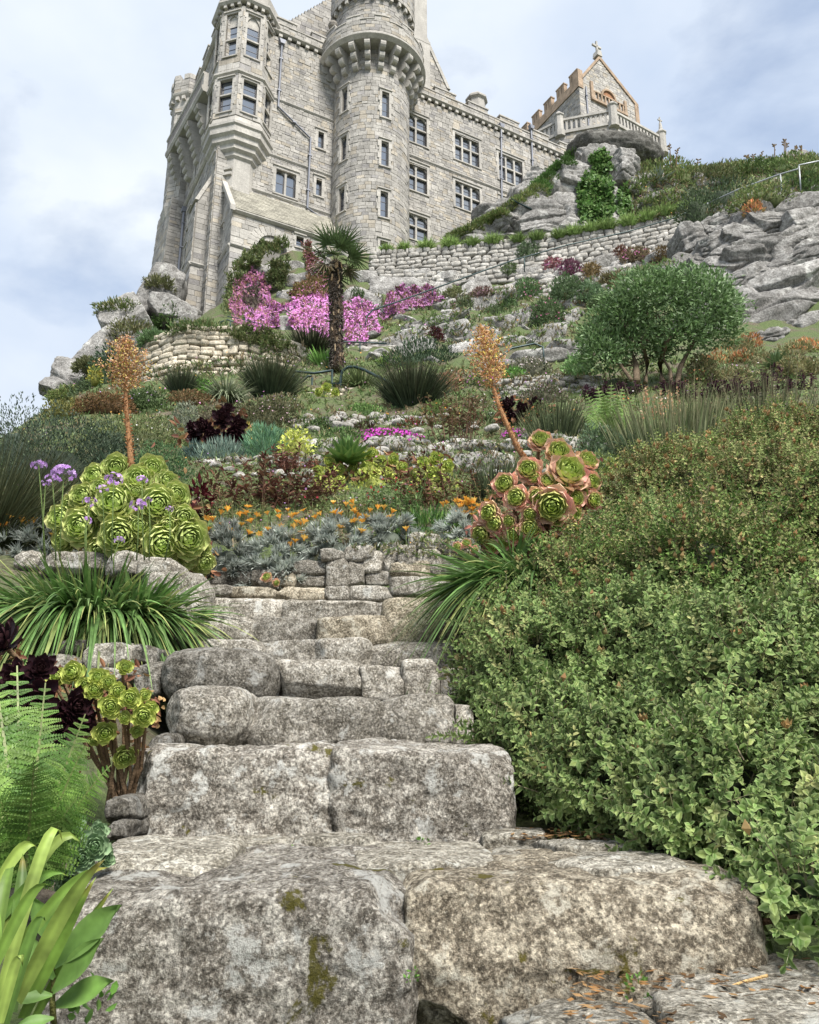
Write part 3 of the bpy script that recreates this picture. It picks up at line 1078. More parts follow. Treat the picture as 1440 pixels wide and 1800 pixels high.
# ------------------------------------------------------------------ the chapel on its balustraded terrace
ZR = 55.6
tp = [on_level(*q, ZR) for q in ((946, 229), (983, 210), (1077, 192), (1163, 240))]
chapel = thing('chapel', 'small stone chapel with orange battlements and gable cross above a balustraded terrace', 'chapel', W(tp[2][0], tp[2][1] + 3, 50))
CB = tp[2][1] + 3.2
cl, zc = on_front(1017, 140, CB)
crr, _ = on_front(1121, 200, CB)
_, zeL = on_front(1017, 132, CB)
_, zeR = on_front(1121, 184, CB)
cm, zap = on_front(1053, 106, CB)
cg = Fr(cl, CB, 0)
wd = crr - cl
mid = cm - cl
ze = zeL - 0.5
st, mo, tr = MB(), MB(), MB()
masonry(st, mo, cg, 0, wd, 47, zap, (), (0.18, 0.3), (0.3, 0.6),
        lo=lambda z: max(0, (z - ze) / (zap - ze) * mid), hi=lambda z: wd - max(0, (z - zeR + 0.4) / (zap - zeR + 0.4) * (wd - mid)), tintk=1.1)
cs = Fr(cl, CB + 11.0, 90)
masonry(st, mo, cs, 0, 11.0, 47, ze - 0.9, (), (0.18, 0.3), (0.3, 0.6), tintk=1.0)
fbox(mo, cg, 0.3, wd - 0.3, -11, -0.5, 47, ze - 0.5)
part(chapel, 'wall', mo, M['mortar'])
part(chapel, 'wall_masonry', st, M['castle_stone'], kind='stuff')
tr = MB()
fbox(tr, cs, 0, 11.1, -0.3, 0.12, ze - 0.9, ze - 0.55)
fbox(tr, cs, 0, 11.05, -0.3, 0.05, ze - 0.55, ze + 0.15)
part(chapel, 'battlement_band', tr, M['orange_stone'])
for i in range(6):
    tr = MB()
    s = 11.05 - 1.25 - i * 1.95
    fbox(tr, cs, s, s + 1.15, -0.35, 0.05, ze + 0.15, ze + 1.15)
    fbox(tr, cs, s - 0.05, s + 1.2, -0.4, 0.1, ze + 1.15, ze + 1.28)
    fbox(tr, cs, s + 0.3, s + 0.42, 0.05, 0.055, ze + 0.3, ze + 1.0, (0.5, 0.5, 0.5))
    fbox(tr, cs, s + 0.7, s + 0.82, 0.05, 0.055, ze + 0.3, ze + 1.0, (0.5, 0.5, 0.5))
    part(chapel, 'merlon', tr, M['orange_stone'])
tr = MB()
fbox(tr, cg, -0.08, 0.5, -0.6, 0.08, ze - 0.9, ze + 1.2)
for (x0, z0, x1, z1) in ((0.4, ze + 0.2, mid, zap + 0.1), (wd + 0.1, zeR - 0.5, mid, zap + 0.1)):
    n = 8
    for i in range(n):
        xa, za = x0 + (x1 - x0) * i / n, z0 + (z1 - z0) * i / n
        xb, zb = x0 + (x1 - x0) * (i + 1) / n, z0 + (z1 - z0) * (i + 1) / n
        pp = [(xa, za), (xb, zb)] if x1 > x0 else [(xb, zb), (xa, za)]
        tr.hexa([cg.p(pp[0][0], 0.12, pp[0][1]), cg.p(pp[1][0], 0.12, pp[1][1]), cg.p(pp[1][0], -0.5, pp[1][1]), cg.p(pp[0][0], -0.5, pp[0][1]),
                 cg.p(pp[0][0], 0.12, pp[0][1] + 0.42), cg.p(pp[1][0], 0.12, pp[1][1] + 0.42), cg.p(pp[1][0], -0.5, pp[1][1] + 0.42), cg.p(pp[0][0], -0.5, pp[0][1] + 0.42)])
fbox(tr, cg, wd - 0.35, wd + 0.12, -0.5, 0.1, 52, zeR)
part(chapel, 'gable_coping', tr, M['orange_stone'])
# the carved frame of the gable window
x0, zlo = on_front(1038, 172, CB)
x1, zhi = on_front(1096, 145, CB)
x0 -= cl
x1 -= cl
tr = MB()
zb = zlo
fbox(tr, cg, x0, x0 + 0.32, 0.0, 0.2, zb, zb + 1.9)
fbox(tr, cg, x1 - 0.3, x1, 0.0, 0.2, zb - 0.2, zb + 1.5)
fbox(tr, cg, x0, x1, 0.0, 0.24, zb - 0.25, zb)
nb = 9
for i in range(nb):
    s = x0 + 0.45 + (x1 - x0 - 0.9) * i / (nb - 1)
    fbox(tr, cg, s - 0.07, s + 0.07, 0.02, 0.16, zb, zb + 0.85)
fbox(tr, cg, x0 + 0.3, x1 - 0.3, 0.02, 0.18, zb + 0.85, zb + 0.97)
xm = (x0 + x1) / 2
pts = arc_pts(xm - 0.75, xm + 0.75, zb + 0.95, 'round', 5)
for (xa, za), (xb_, zb_) in zip(pts[:-1], pts[1:]):
    k = 1.25
    q = [(xa, za), (xb_, zb_), (xm + (xb_ - xm) * k, zb + 0.95 + (zb_ - zb - 0.95) * k), (xm + (xa - xm) * k, zb + 0.95 + (za - zb - 0.95) * k)]
    tr.hexa([cg.p(x, 0.02, z) for x, z in q] + [cg.p(x, 0.2, z) for x, z in q])
part(chapel, 'window_frame', tr, M['orange_stone'])
tr = MB()
n = len(pts)
tr.add([cg.p(x, 0.05, z) for x, z in pts], [tuple(range(n))], (0.8, 0.55, 0.42))
part(chapel, 'window_panel', tr, M['orange_stone'])
tr = MB()
za = zap + 0.45
fbox(tr, cg, mid - 0.32, mid + 0.32, -0.5, 0.2, za, za + 0.65, s0t=mid - 0.22, s1t=mid + 0.22)
fbox(tr, cg, mid - 0.09, mid + 0.09, -0.25, -0.08, za + 0.65, za + 2.0)
fbox(tr, cg, mid - 0.55, mid + 0.55, -0.25, -0.08, za + 1.3, za + 1.5)
part(chapel, 'cross', tr, M['dressed'])
pipe(cg, [(0.75, ze - 0.6), (0.75, 50)], False, 0.07, chapel)
# terrace wall and balustrade
def rail_face(p0, p1):
    (a0, b0), (a1, b1) = p0, p1
    L = math.hypot(a1 - a0, b1 - b0)
    phi = math.degrees(math.atan2(-(b1 - b0), (a1 - a0)))
    return Fr(a0, b0, phi), L


st, mo = MB(), MB()
for i, (p0, p1) in enumerate(zip(tp[:-1], tp[1:])):
    fr, L = rail_face(p0, p1)
    masonry(st, mo, fr, 0, L, 45, 53.9, (), (0.25, 0.4), (0.4, 0.9), tintk=1.15)
    tr = MB()
    fbox(tr, fr, -0.05, L + 0.05, -0.4, 0.16, 53.9, 54.2)
    fbox(tr, fr, 0, L, -0.32, 0.06, ZR - 0.22, ZR)
    part(chapel, 'balustrade_rail', tr, M['dressed'])
    n = int(L / 0.42)
    for k in range(n):
        s = (k + 0.5) * L / n
        bb = MB()
        fbox(bb, fr, s - 0.09, s + 0.09, -0.22, -0.04, 54.2, ZR - 0.45)
        pts = arc_pts(s - L / n / 2 + 0.09, s - 0.09 + L / n / 2 - 0.0, ZR - 0.5, 'round', 3)
        bb.hexa([fr.p(s - 0.09, -0.04, ZR - 0.45), fr.p(s + 0.09, -0.04, ZR - 0.45), fr.p(s + 0.09, -0.22, ZR - 0.45), fr.p(s - 0.09, -0.22, ZR - 0.45),
                 fr.p(s - L / n / 2, -0.04, ZR - 0.22), fr.p(s + L / n / 2, -0.04, ZR - 0.22), fr.p(s + L / n / 2, -0.22, ZR - 0.22), fr.p(s - L / n / 2, -0.22, ZR - 0.22)])
        part(chapel, 'baluster', bb, M['dressed'])
for j, (a_, b_) in enumerate(tp[1:]):
    tr = MB()
    octa_rings(tr, a_, b_, [(0.5, 53.6), (0.52, 54.2), (0.4, 54.3), (0.4, ZR + 0.2), (0.5, ZR + 0.3), (0.5, ZR + 0.42), (0.2, ZR + 0.75)] + ([(0.12, ZR + 1.5)] if j == 2 else []))
    if j == 2:
        fr = Fr(a_, b_, 0)
        fbox(tr, fr, -0.05, 0.05, -0.05, 0.05, ZR + 1.5, ZR + 2.2)
        fbox(tr, fr, -0.25, 0.25, -0.05, 0.05, ZR + 1.8, ZR + 1.92)
    part(chapel, 'balustrade_post', tr, M['dressed'])
part(chapel, 'terrace_wall', mo, M['mortar'])
part(chapel, 'terrace_masonry', st, M['castle_stone'], kind='stuff')
# ------------------------------------------------------------------ the hillside
CP = []
for q in ((0, -6, -1.6), (-6, -6, -1.6), (6, -6, -1.6), (0.2, 0.0, -0.95), (0.2, 1.5, -0.68), (0.0, 2.1, -0.72), (0, 2.8, -0.45), (0, 3.3, -0.34), (0, 3.9, -0.12), (0, 4.6, 0.10), (0, 5.1, 0.34),
          (0, 5.5, 0.60), (0, 6.0, 0.85), (0, 6.35, 1.05), (0, 6.75, 1.45), (0.75, 3.0, -0.42), (0.9, 2.3, -0.6), (-0.95, 3.2, -0.45), (-1.0, 3.9, -0.25), (-1.15, 4.6, -0.05), (-1.35, 5.2, 0.18), (-1.6, 5.6, 0.42), (-1.75, 6.0, 0.7), (-1.75, 6.35, 0.9), (-1.3, 6.45, 1.0), (-1.7, 6.7, 1.3), (0.5, 5.6, 0.62), (0.6, 6.3, 1.0),
          (-30, 40, 6), (-40, 20, 0), (-45, 60, 2), (-30, 75, 12), (-20, 12, 1.0), (-12, 8, 1.0), (-14, 20, 5.0), (-20, 32, 8.5), (-60, 0, -6), (60, 0, 4), (60, 30, 18), (50, 60, 42), (70, 90, 44), (0, 95, 44), (-25, 95, 14),
          (20, 70, 46), (-60, 95, 4), (14, 10, 5), (10, 3, 1.2), (-10, 2, -1), (30, 15, 10)):
    CP.append(q)
for q in ((20, 1850, 2.0), (170, 1490, 2.8), (150, 1410, 3.3), (200, 1215, 4.35), (90, 1175, 4.7), (130, 1030, 5.7), (20, 985, 6.3), (-250, 1100, 5),
          (1440, 1720, 2.0), (1250, 1560, 2.7), (1040, 1490, 3.3), (900, 1370, 3.9), (1420, 1380, 3.6), (1420, 1100, 5.0), (1100, 1080, 5.9), (870, 1060, 5.7), (1300, 900, 7.2), (1440, 860, 7.5), (900, 950, 7.0),
          (360, 940, 7.2), (600, 930, 7.3), (800, 940, 7.2), (720, 905, 8.2), (400, 865, 9.2), (720, 835, 10.4), (1000, 850, 9.6), (100, 905, 8), (-200, 900, 9),
          (100, 820, 11), (300, 812, 11), (550, 796, 12.2), (720, 783, 12.7), (1000, 778, 12.2), (720, 742, 15.5), (330, 748, 15), (900, 728, 15.5), (1160, 765, 11.5), (1300, 720, 13), (1440, 690, 13),
          (600, 697, 19), (400, 700, 19), (100, 735, 16), (900, 695, 18.5), (1150, 680, 18), (1300, 668, 18), (1440, 655, 18), (590, 650, 24), (300, 690, 21), (800, 635, 23), (950, 645, 22), (1100, 630, 22), (1300, 615, 22.5),
          (150, 700, 24), (90, 715, 28), (700, 607, 28.5), (480, 618, 28), (850, 597, 27.5), (1300, 590, 25), (1440, 580, 25),
          (600, 580, 31.5), (500, 588, 31.5), (420, 580, 33), (800, 565, 31.5), (950, 548, 30.5), (1100, 510, 31.5), (650, 540, 36.5), (500, 535, 37.5), (800, 545, 35.5), (1000, 520, 35.0), (1200, 452, 34.5), (1400, 370, 33.5),
          (560, 478, 41.4), (700, 508, 40.5), (850, 498, 40.0), (1000, 480, 39.4), (1120, 457, 38.9), (1240, 416, 37.8), (1440, 345, 37.3),
          (720, 436, 44), (800, 424, 46), (900, 400, 49), (430, 480, 42.4), (500, 446, 42.3), (470, 462, 42.3), (405, 530, 42.8), (540, 444, 42.2), (460, 520, 40), (520, 490, 40), (380, 582, 43), (300, 580, 43), (230, 610, 41), (415, 505, 42.8), (1200, 298, 53), (1300, 284, 51), (1440, 272, 49), (1100, 305, 58), (1000, 330, 56)):
    CP.append(tuple(P(*q)))
CP = np.array(CP, float)
_d = np.linalg.norm(CP[:, None, :2] - CP[None, :, :2], axis=2)
_n = len(CP)
A_ = np.zeros((_n + 3, _n + 3))
A_[:_n, :_n] = _d + np.eye(_n) * (-0.02)
A_[:_n, _n] = 1
A_[:_n, _n + 1:] = CP[:, :2]
A_[_n:, :_n] = A_[:_n, _n:].T
RB = np.linalg.solve(A_, np.concatenate([CP[:, 2], [0, 0, 0]]))


def ground_z(x, y):
    x, y = np.atleast_1d(np.asarray(x, float)), np.atleast_1d(np.asarray(y, float))
    out = np.empty(x.size)
    xf, yf = x.ravel(), y.ravel()
    for i in range(0, xf.size, 20000):
        d = np.hypot(xf[i:i + 20000, None] - CP[None, :, 0], yf[i:i + 20000, None] - CP[None, :, 1])
        out[i:i + 20000] = d @ RB[:_n] + RB[_n] + RB[_n + 1] * xf[i:i + 20000] + RB[_n + 2] * yf[i:i + 20000]
    return out.reshape(x.shape)


_YS = 1.6 * (1.012 ** np.arange(0, 340))


def G(px, py, dz=0.0):
    """the point where a sight line first meets the hillside"""
    d = ray(px, py)
    xs, zs = d[0] / d[1] * _YS, d[2] / d[1] * _YS
    g = ground_z(xs, _YS) + dz
    k = np.nonzero(zs < g)[0]
    if len(k) == 0:
        return P(px, py, 40.0)
    i = k[0]
    if i == 0:
        Y = _YS[0]
    else:
        e0, e1 = zs[i - 1] - g[i - 1], zs[i] - g[i]
        Y = _YS[i - 1] + (_YS[i] - _YS[i - 1]) * e0 / (e0 - e1)
    return P(px, py, Y)


def axis_levels(spans):
    out = []
    for a, b, s in spans:
        out += list(np.arange(a, b, s))
    return np.array(out + [spans[-1][1]])


gx = axis_levels([(-400, -60, 40), (-60, -16, 2.0), (-16, -4, 0.6), (-4, 4, 0.2), (4, 16, 0.6), (16, 60, 2.0), (60, 400, 40)])
gy = axis_levels([(-300, -20, 40), (-20, 0, 2), (0, 9, 0.18), (9, 20, 0.4), (20, 60, 0.8), (60, 120, 4), (120, 500, 40)])
GX, GY = np.meshgrid(gx, gy)
GZ = ground_z(GX, GY)
far = np.clip((np.maximum(np.abs(GX) - 60, np.maximum(-GY - 6, GY - 95)) / 80), 0, 1)
GZ = GZ * (1 - far) + np.minimum(GZ, -14.0) * far
nz = np.array([mnoise.noise((x * 0.9, y * 0.9, 0)) * 0.5 + mnoise.noise((x * 2.6, y * 2.6, 5)) * 0.25 for x, y in zip(GX.ravel(), GY.ravel())]).reshape(GX.shape)
GZ = GZ + nz * np.clip((GY - 5) / 25, 0.05, 0.8) - 0.03
ny, nx = GX.shape
idx = np.arange(nx * ny).reshape(ny, nx)
GF = np.stack([idx[:-1, :-1], idx[:-1, 1:], idx[1:, 1:], idx[1:, :-1]], -1).reshape(-1, 4)
me = bpy.data.meshes.new('hillside')
fast_mesh(me, np.stack([GX, GY, GZ], -1).reshape(-1, 3), GF, np.ones((nx * ny, 3)), True)
me.materials.append(M['soil'])
link('hillside', me, None, (0, 0, 0), kind='structure')


# ------------------------------------------------------------------ stones and rocks
def cube_grid(n):
    """surface of a cube as a welded grid, coordinates in [-1, 1]"""
    V, F, key = [], [], {}

    def vid(p):
        k = tuple(int(round((c + 1) * n / 2 * 4)) for c in p)
        if k not in key:
            key[k] = len(V)
            V.append(p)
        return key[k]
    t = np.linspace(-1, 1, n + 1)
    for ax in range(3):
        for sg in (-1, 1):
            u_, v_ = [(1, 2), (2, 0), (0, 1)][ax]
            for i in range(n):
                for j in range(n):
                    q = []
                    for (a, b) in ((i, j), (i + 1, j), (i + 1, j + 1), (i, j + 1)):
                        p = [0, 0, 0]
                        p[ax], p[u_], p[v_] = sg, t[a], t[b]
                        q.append(vid(tuple(p)))
                    F.append(tuple(q if sg > 0 else q[::-1]))
    return np.array(V), np.array(F)


_CG = {}


def rock_mesh(name, size, n=10, pw=4.0, amp=0.08, fs=1.6, seed=0, mat=None, detail=0.35, tint=(1, 1, 1), taper=0.0, crack=0.0, cuts=0, cutd=(0.66, 0.9)):
    """an irregular block: a rounded box pushed about by noise; size is the full extent"""
    if n not in _CG:
        _CG[n] = cube_grid(n)
    V, F = _CG[n]
    V = V.copy()
    r = (np.abs(V) ** pw).sum(1) ** (1 / pw)
    V = V / r[:, None]
    h = np.array(size) / 2
    Pm = V * h
    k = np.mean(h)
    if cuts:
        r1 = np.random.default_rng(1000 + seed)
        for _ in range(cuts):
            cn = r1.normal(size=3)
            cn = cn / np.linalg.norm(cn)
            m_ = cn / h
            m_ = m_ / np.linalg.norm(m_)
            sup = (Pm @ m_).max()
            e = np.maximum(0, Pm @ m_ - sup * r1.uniform(*cutd))
            Pm = Pm - e[:, None] * m_
    o = np.array([seed * 7.31 % 91, seed * 3.17 % 57, seed * 5.77 % 77])
    nrm = V / np.linalg.norm(V, axis=1)[:, None]
    out = np.empty(len(V))
    f1 = fs / k
    for i, p in enumerate(Pm):
        q = Vector(p * f1 + o)
        a = mnoise.noise(q) + 0.5 * mnoise.noise(q * 2.3)
        if detail:
            a += detail * (mnoise.noise(q * 5.1) + 0.6 * mnoise.noise(q * 11.0))
        if crack:
            c = abs(mnoise.noise(Vector((q[0] * 0.6, q[1] * 0.6, q[2] * 2.2))))
            a -= crack * max(0, 0.12 - c) * 8
        out[i] = a
    Pm = Pm + nrm * (out * amp * k)[:, None]
    if taper:
        s = 1 - taper * (Pm[:, 2] / h[2])
        Pm[:, 0] *= s
        Pm[:, 1] *= s
    me = bpy.data.meshes.new(name)
    fast_mesh(me, Pm, F, np.broadcast_to(np.array(tint, float), (len(V), 3)), True)
    if mat:
        me.materials.append(mat)
    return me


# ---- the rough granite steps: front outline in the photograph, distance, tread depth
steps = thing('stone_steps', 'rough granite boulder steps climbing between the flower beds', 'steps', (0, 2.2, -0.6))


def step_stone(x0, y0, x1, y1, Y, dep, seed, n=14, pw=5.0, amp=0.07, mat='step_granite', rot=0.0, detail=0.35, tint=1.0, down=0.0, warm=0, cuts=8, cutd=(0.80, 0.95)):
    a, b = P(x0, (y0 + y1) / 2, Y), P(x1, (y0 + y1) / 2, Y)
    t, l = P((x0 + x1) / 2, y0, Y), P((x0 + x1) / 2, y1, Y)
    w, h = b[0] - a[0], t[2] - l[2] + down
    tt = (tint * (1 + 0.06 * warm), tint, tint * (1 - 0.12 * warm))
    me = rock_mesh('stone', (w * 1.05, dep, h * 1.07), n, pw + 2, amp * 0.95, 1.2, seed, M[mat], detail * 0.8, tt, cuts=cuts, cutd=cutd)
    return link('stone', me, steps, ((a[0] + b[0]) / 2, Y + dep / 2, (t[2] + l[2] - down) / 2), (0, rot, 0))


# lowest pair and the slabs laid on them
step_stone(52, 1566, 718, 1800, 2.12, 0.95, 1, 64, 8, 0.075, 'near_granite', 0.01, 0.55, down=0.14, cuts=6, cutd=(0.88, 0.96))
step_stone(722, 1566, 1362, 1770, 2.16, 0.9, 2, 64, 8, 0.075, 'near_granite', -0.015, 0.55, down=0.12, warm=1, tint=0.92, cuts=6, cutd=(0.87, 0.96))
def slab(x0, x1, Y0, Y1, ztop, th, seed, rotz=0.0, tint=1.0, mat='step_granite', pw=6):
    zc = ztop - th / 2
    Ym = (Y0 + Y1) / 2
    k = (CT * Ym + ST * ztop) / FPX
    me = rock_mesh('slab', ((x1 - x0) * k, Y1 - Y0, th), 20, pw + 3, 0.07, 1.4, seed, M[mat], 0.4, (tint, tint, tint * 0.97), cuts=8, cutd=(0.72, 0.92))
    return link('slab', me, steps, (((x0 + x1) / 2 - 720) * k, Ym, zc), (0, 0, rotz))


zt1 = P(400, 1572, 2.12)[2]
slab(190, 420, 2.45, 3.05, zt1 + 0.055, 0.16, 11, 0.1, 1.1)
slab(420, 640, 2.55, 3.1, zt1 + 0.015, 0.1, 12, -0.1, 0.95)
slab(620, 860, 2.5, 3.1, zt1 + 0.03, 0.12, 13, 0.1, 1.0)
slab(840, 1010, 2.55, 3.1, zt1 + 0.02, 0.1, 14, -0.15, 0.9)
slab(960, 1200, 2.38, 2.72, zt1 + 0.035, 0.1, 15, 0.05, 1.1)
slab(950, 1060, 2.75, 3.05, zt1 + 0.05, 0.1, 16, 0.2, 0.8)
slab(1040, 1180, 2.75, 3.1, zt1 + 0.045, 0.1, 17, -0.2, 0.85)
slab(850, 960, 3.0, 3.3, zt1 + 0.06, 0.1, 18, -0.2, 0.95)
slab(320, 520, 2.95, 3.25, zt1 + 0.04, 0.1, 19, 0.15, 0.85)
slab(520, 660, 2.95, 3.25, zt1 + 0.05, 0.1, 20, 0.0, 0.95)
# paving at the foot of the flight
zf = P(1100, 1800, 1.95)[2]
slab(930, 1190, 1.62, 1.98, zf + 0.04, 0.12, 21, 0.25, 1.05)
slab(1170, 1500, 1.62, 1.98, zf + 0.06, 0.12, 22, -0.12, 0.95)
slab(1130, 1330, 1.98, 2.16, zf + 0.05, 0.12, 23, 0.1, 0.9)
slab(1280, 1560, 1.98, 2.3, zf + 0.06, 0.12, 24, -0.1, 0.85)
slab(640, 940, 1.55, 1.95, zf + 0.0, 0.1, 25, 0.1, 0.9)
slab(880, 1130, 1.96, 2.14, zf + 0.0, 0.1, 26, 0.0, 0.8)
# second step
step_stone(196, 1318, 592, 1486, 3.15, 0.85, 3, 50, 7, 0.085, 'near_granite', -0.02, 0.55, down=0.06, cuts=8, cutd=(0.82, 0.95))
step_stone(576, 1312, 900, 1488, 3.12, 0.85, 4, 50, 7, 0.085, 'near_granite', 0.03, 0.55, down=0.06, cuts=8, cutd=(0.82, 0.95))
step_stone(255, 1308, 330, 1350, 3.5, 0.4, 5, 12)
step_stone(480, 1308, 565, 1330, 3.7, 0.35, 6, 12)
# third
step_stone(272, 1200, 426, 1322, 3.75, 0.7, 7, 34, 1.0, 0.07, 'step_granite', 0, 0.4, 1.1, cuts=4, cutd=(0.88, 0.96))
step_stone(432, 1226, 672, 1322, 3.9, 0.8, 8, 30, 6, 0.06, 'step_granite', 0.02, 0.45, 0.85, cuts=7, cutd=(0.84, 0.95))
step_stone(660, 1218, 800, 1318, 3.92, 0.7, 9, 26, 4, 0.07, 'step_granite', 0, 0.45, 0.8, cuts=7, cutd=(0.82, 0.95))
step_stone(795, 1238, 835, 1318, 4.0, 0.5, 10, 14, 4)
# fourth
step_stone(268, 1132, 472, 1240, 4.4, 0.8, 31, 32, 1.6, 0.07, 'step_granite', 0.04, 0.45, 0.5, cuts=5, cutd=(0.86, 0.96))
step_stone(464, 1158, 634, 1234, 4.6, 0.65, 32, 22, 5)
step_stone(630, 1168, 710, 1234, 4.62, 0.6, 33, 18, 6)
step_stone(708, 1158, 772, 1234, 4.66, 0.6, 34, 18, 6)
step_stone(770, 1172, 850, 1236, 4.7, 0.6, 35, 14, 4, tint=0.8)
step_stone(226, 1160, 280, 1226, 4.5, 0.6, 36, 14, 4, tint=0.55)
# fifth
step_stone(340, 1122, 466, 1176, 5.15, 0.6, 37, 18, 4, tint=0.8)
step_stone(462, 1119, 565, 1172, 5.15, 0.6, 38, 18, 4)
step_stone(552, 1120, 652, 1180, 5.1, 0.6, 39, 18, 4)
step_stone(648, 1125, 800, 1176, 5.15, 0.6, 40, 20, 5, tint=1.1)
# sixth
step_stone(312, 1082, 444, 1132, 5.55, 0.55, 41, 20, 3.6)
step_stone(440, 1083, 562, 1134, 5.6, 0.55, 42, 18, 5, tint=0.8)
step_stone(556, 1078, 690, 1136, 5.52, 0.55, 43, 20, 4, tint=0.85, warm=1)
step_stone(672, 1046, 815, 1132, 5.58, 0.7, 44, 22, 4.5, tint=1.2, warm=1)
# seventh
step_stone(350, 1046, 494, 1092, 6.0, 0.55, 45, 18, 6, tint=1.2)
step_stone(494, 1054, 662, 1092, 6.0, 0.5, 46, 18, 6)
step_stone(640, 1058, 685, 1092, 6.05, 0.4, 47, 10, 5, tint=0.7)
# eighth, thin stones
for k, (x0, y0, x1, y1, t_, w_) in enumerate(((340, 1026, 410, 1048, 0.7, 0), (405, 1030, 486, 1050, 0.95, 1), (480, 1030, 572, 1056, 1.1, 1), (570, 1029, 614, 1056, 0.75, 0), (610, 1028, 690, 1056, 0.85, 0), (686, 1012, 775, 1046, 0.9, 0), (770, 1016, 850, 1056, 0.8, 0))):
    step_stone(x0, y0, x1, y1, 6.35, 0.4, 50 + k, 14, 5, tint=t_, warm=w_)
# the end wall above the flight
bedwall = thing('stone_wall', 'low mossy wall of upright stones closing the top of the steps', 'wall', P(650, 1028, 6.6), kind='thing')
steps_keep = steps
steps = bedwall
for k, (x0, y0, x1, y1, t_, w_) in enumerate((
        (440, 1000, 498, 1034, 0.6, 0), (494, 1004, 520, 1032, 0.95, 1), (510, 982, 572, 1010, 0.7, 0), (516, 1004, 572, 1032, 0.7, 0), (572, 978, 614, 1032, 0.9, 0), (612, 984, 640, 1032, 0.8, 0), (636, 966, 674, 1006, 1.1, 0), (668, 956, 704, 1004, 1.0, 0),
        (700, 955, 732, 1000, 1.05, 0), (728, 964, 776, 996, 1.15, 0), (720, 934, 772, 966, 1.0, 0), (640, 1002, 692, 1030, 0.85, 0), (686, 984, 758, 1016, 0.95, 1), (752, 994, 778, 1012, 0.8, 0), (772, 972, 822, 1016, 0.6, 0),
        (764, 948, 806, 974, 0.75, 0), (804, 944, 846, 976, 1.0, 0), (600, 956, 660, 986, 0.75, 0), (818, 976, 870, 1020, 0.7, 0), (680, 952, 706, 962, 0.8, 0), (560, 962, 604, 984, 0.7, 0), (340, 1000, 392, 1030, 0.55, 0), (388, 1002, 444, 1032, 0.5, 0))):
    step_stone(x0, y0, x1, y1, 6.62 + 0.02 * (k % 4), 0.34, 80 + k, 12, 4.5, 0.09, 'step_granite', 0, 0.4, t_, warm=w_)
steps = steps_keep
# boulders holding the left bed
bank = thing('boulder_edging', 'big granite boulders holding up the flower bed left of the steps', 'boulders', P(270, 1100, 5.4))
steps = bank
for k, (x0, y0, x1, y1, Y, t_) in enumerate(((245, 1000, 352, 1088, 5.45, 1.15), (236, 978, 312, 1016, 5.5, 1.05), (180, 966, 240, 1010, 5.7, 0.95), (60, 968, 190, 1004, 6.0, 0.9), (20, 966, 70, 1000, 6.2, 0.9),
        (140, 1128, 232, 1182, 4.55, 1.0), (84, 1124, 172, 1152, 4.7, 0.6), (40, 1146, 130, 1200, 4.5, 1.1), (224, 1132, 270, 1166, 4.6, 0.75), (160, 1172, 230, 1200, 4.45, 1.0), (280, 1060, 330, 1140, 5.2, 0.8), (180, 1400, 226, 1450, 2.95, 0.5), (250, 1290, 300, 1350, 3.6, 0.5), (-30, 1170, 60, 1230, 4.5, 0.7),
        (180, 1448, 210, 1482, 2.85, 0.4))):
    step_stone(x0, y0, x1, y1, Y, 0.5, 120 + k, 22 if k < 1 else 16, 3.4, 0.09, 'step_granite', 0.1 * math.sin(k), 0.45, t_)
steps = steps_keep

# soil and grit lying in the joints of the treads
grit = MB()
for i in range(900):
    if i < 500:
        x, Y = random.uniform(900, 1250), random.uniform(2.9, 3.25)
        z = zt1 + 0.05
    else:
        x, Y = random.uniform(1000, 1480), random.uniform(1.75, 2.3)
        z = zf + 0.05
    k = (CT * Y + ST * z) / FPX
    c = np.array([(x - 720) * k, Y, z + random.uniform(-0.005, 0.012)])
    a = random.uniform(0, 6.28)
    L, w_ = random.uniform(0.008, 0.022), random.uniform(0.004, 0.008)
    u_, v_ = np.array([math.cos(a), math.sin(a), random.uniform(-.2, .2)]) * L, np.array([-math.sin(a), math.cos(a), random.uniform(-.2, .2)]) * w_
    grit.add([c - u_, c + v_, c + u_, c - v_], [(0, 1, 2, 3)], random.choice([(0.30, 0.16, 0.06), (0.16, 0.09, 0.04), (0.36, 0.22, 0.10), (0.10, 0.06, 0.03)]))
link('leaf_litter', grit.mesh('leaf_litter', M['leaf_matt']), None, (0, 0, 0), label='brown dry leaf litter on the treads under the big shrub', category='leaf litter', kind='stuff')

# ---- dry stone walls
WSTONE = [rock_mesh('wall_stone', (1, 1, 1), 3, 7.0, 0.12, 1.3, 300 + i, M['wall_stone'], 0.0, cuts=5, cutd=(0.7, 0.92)) for i in range(14)]


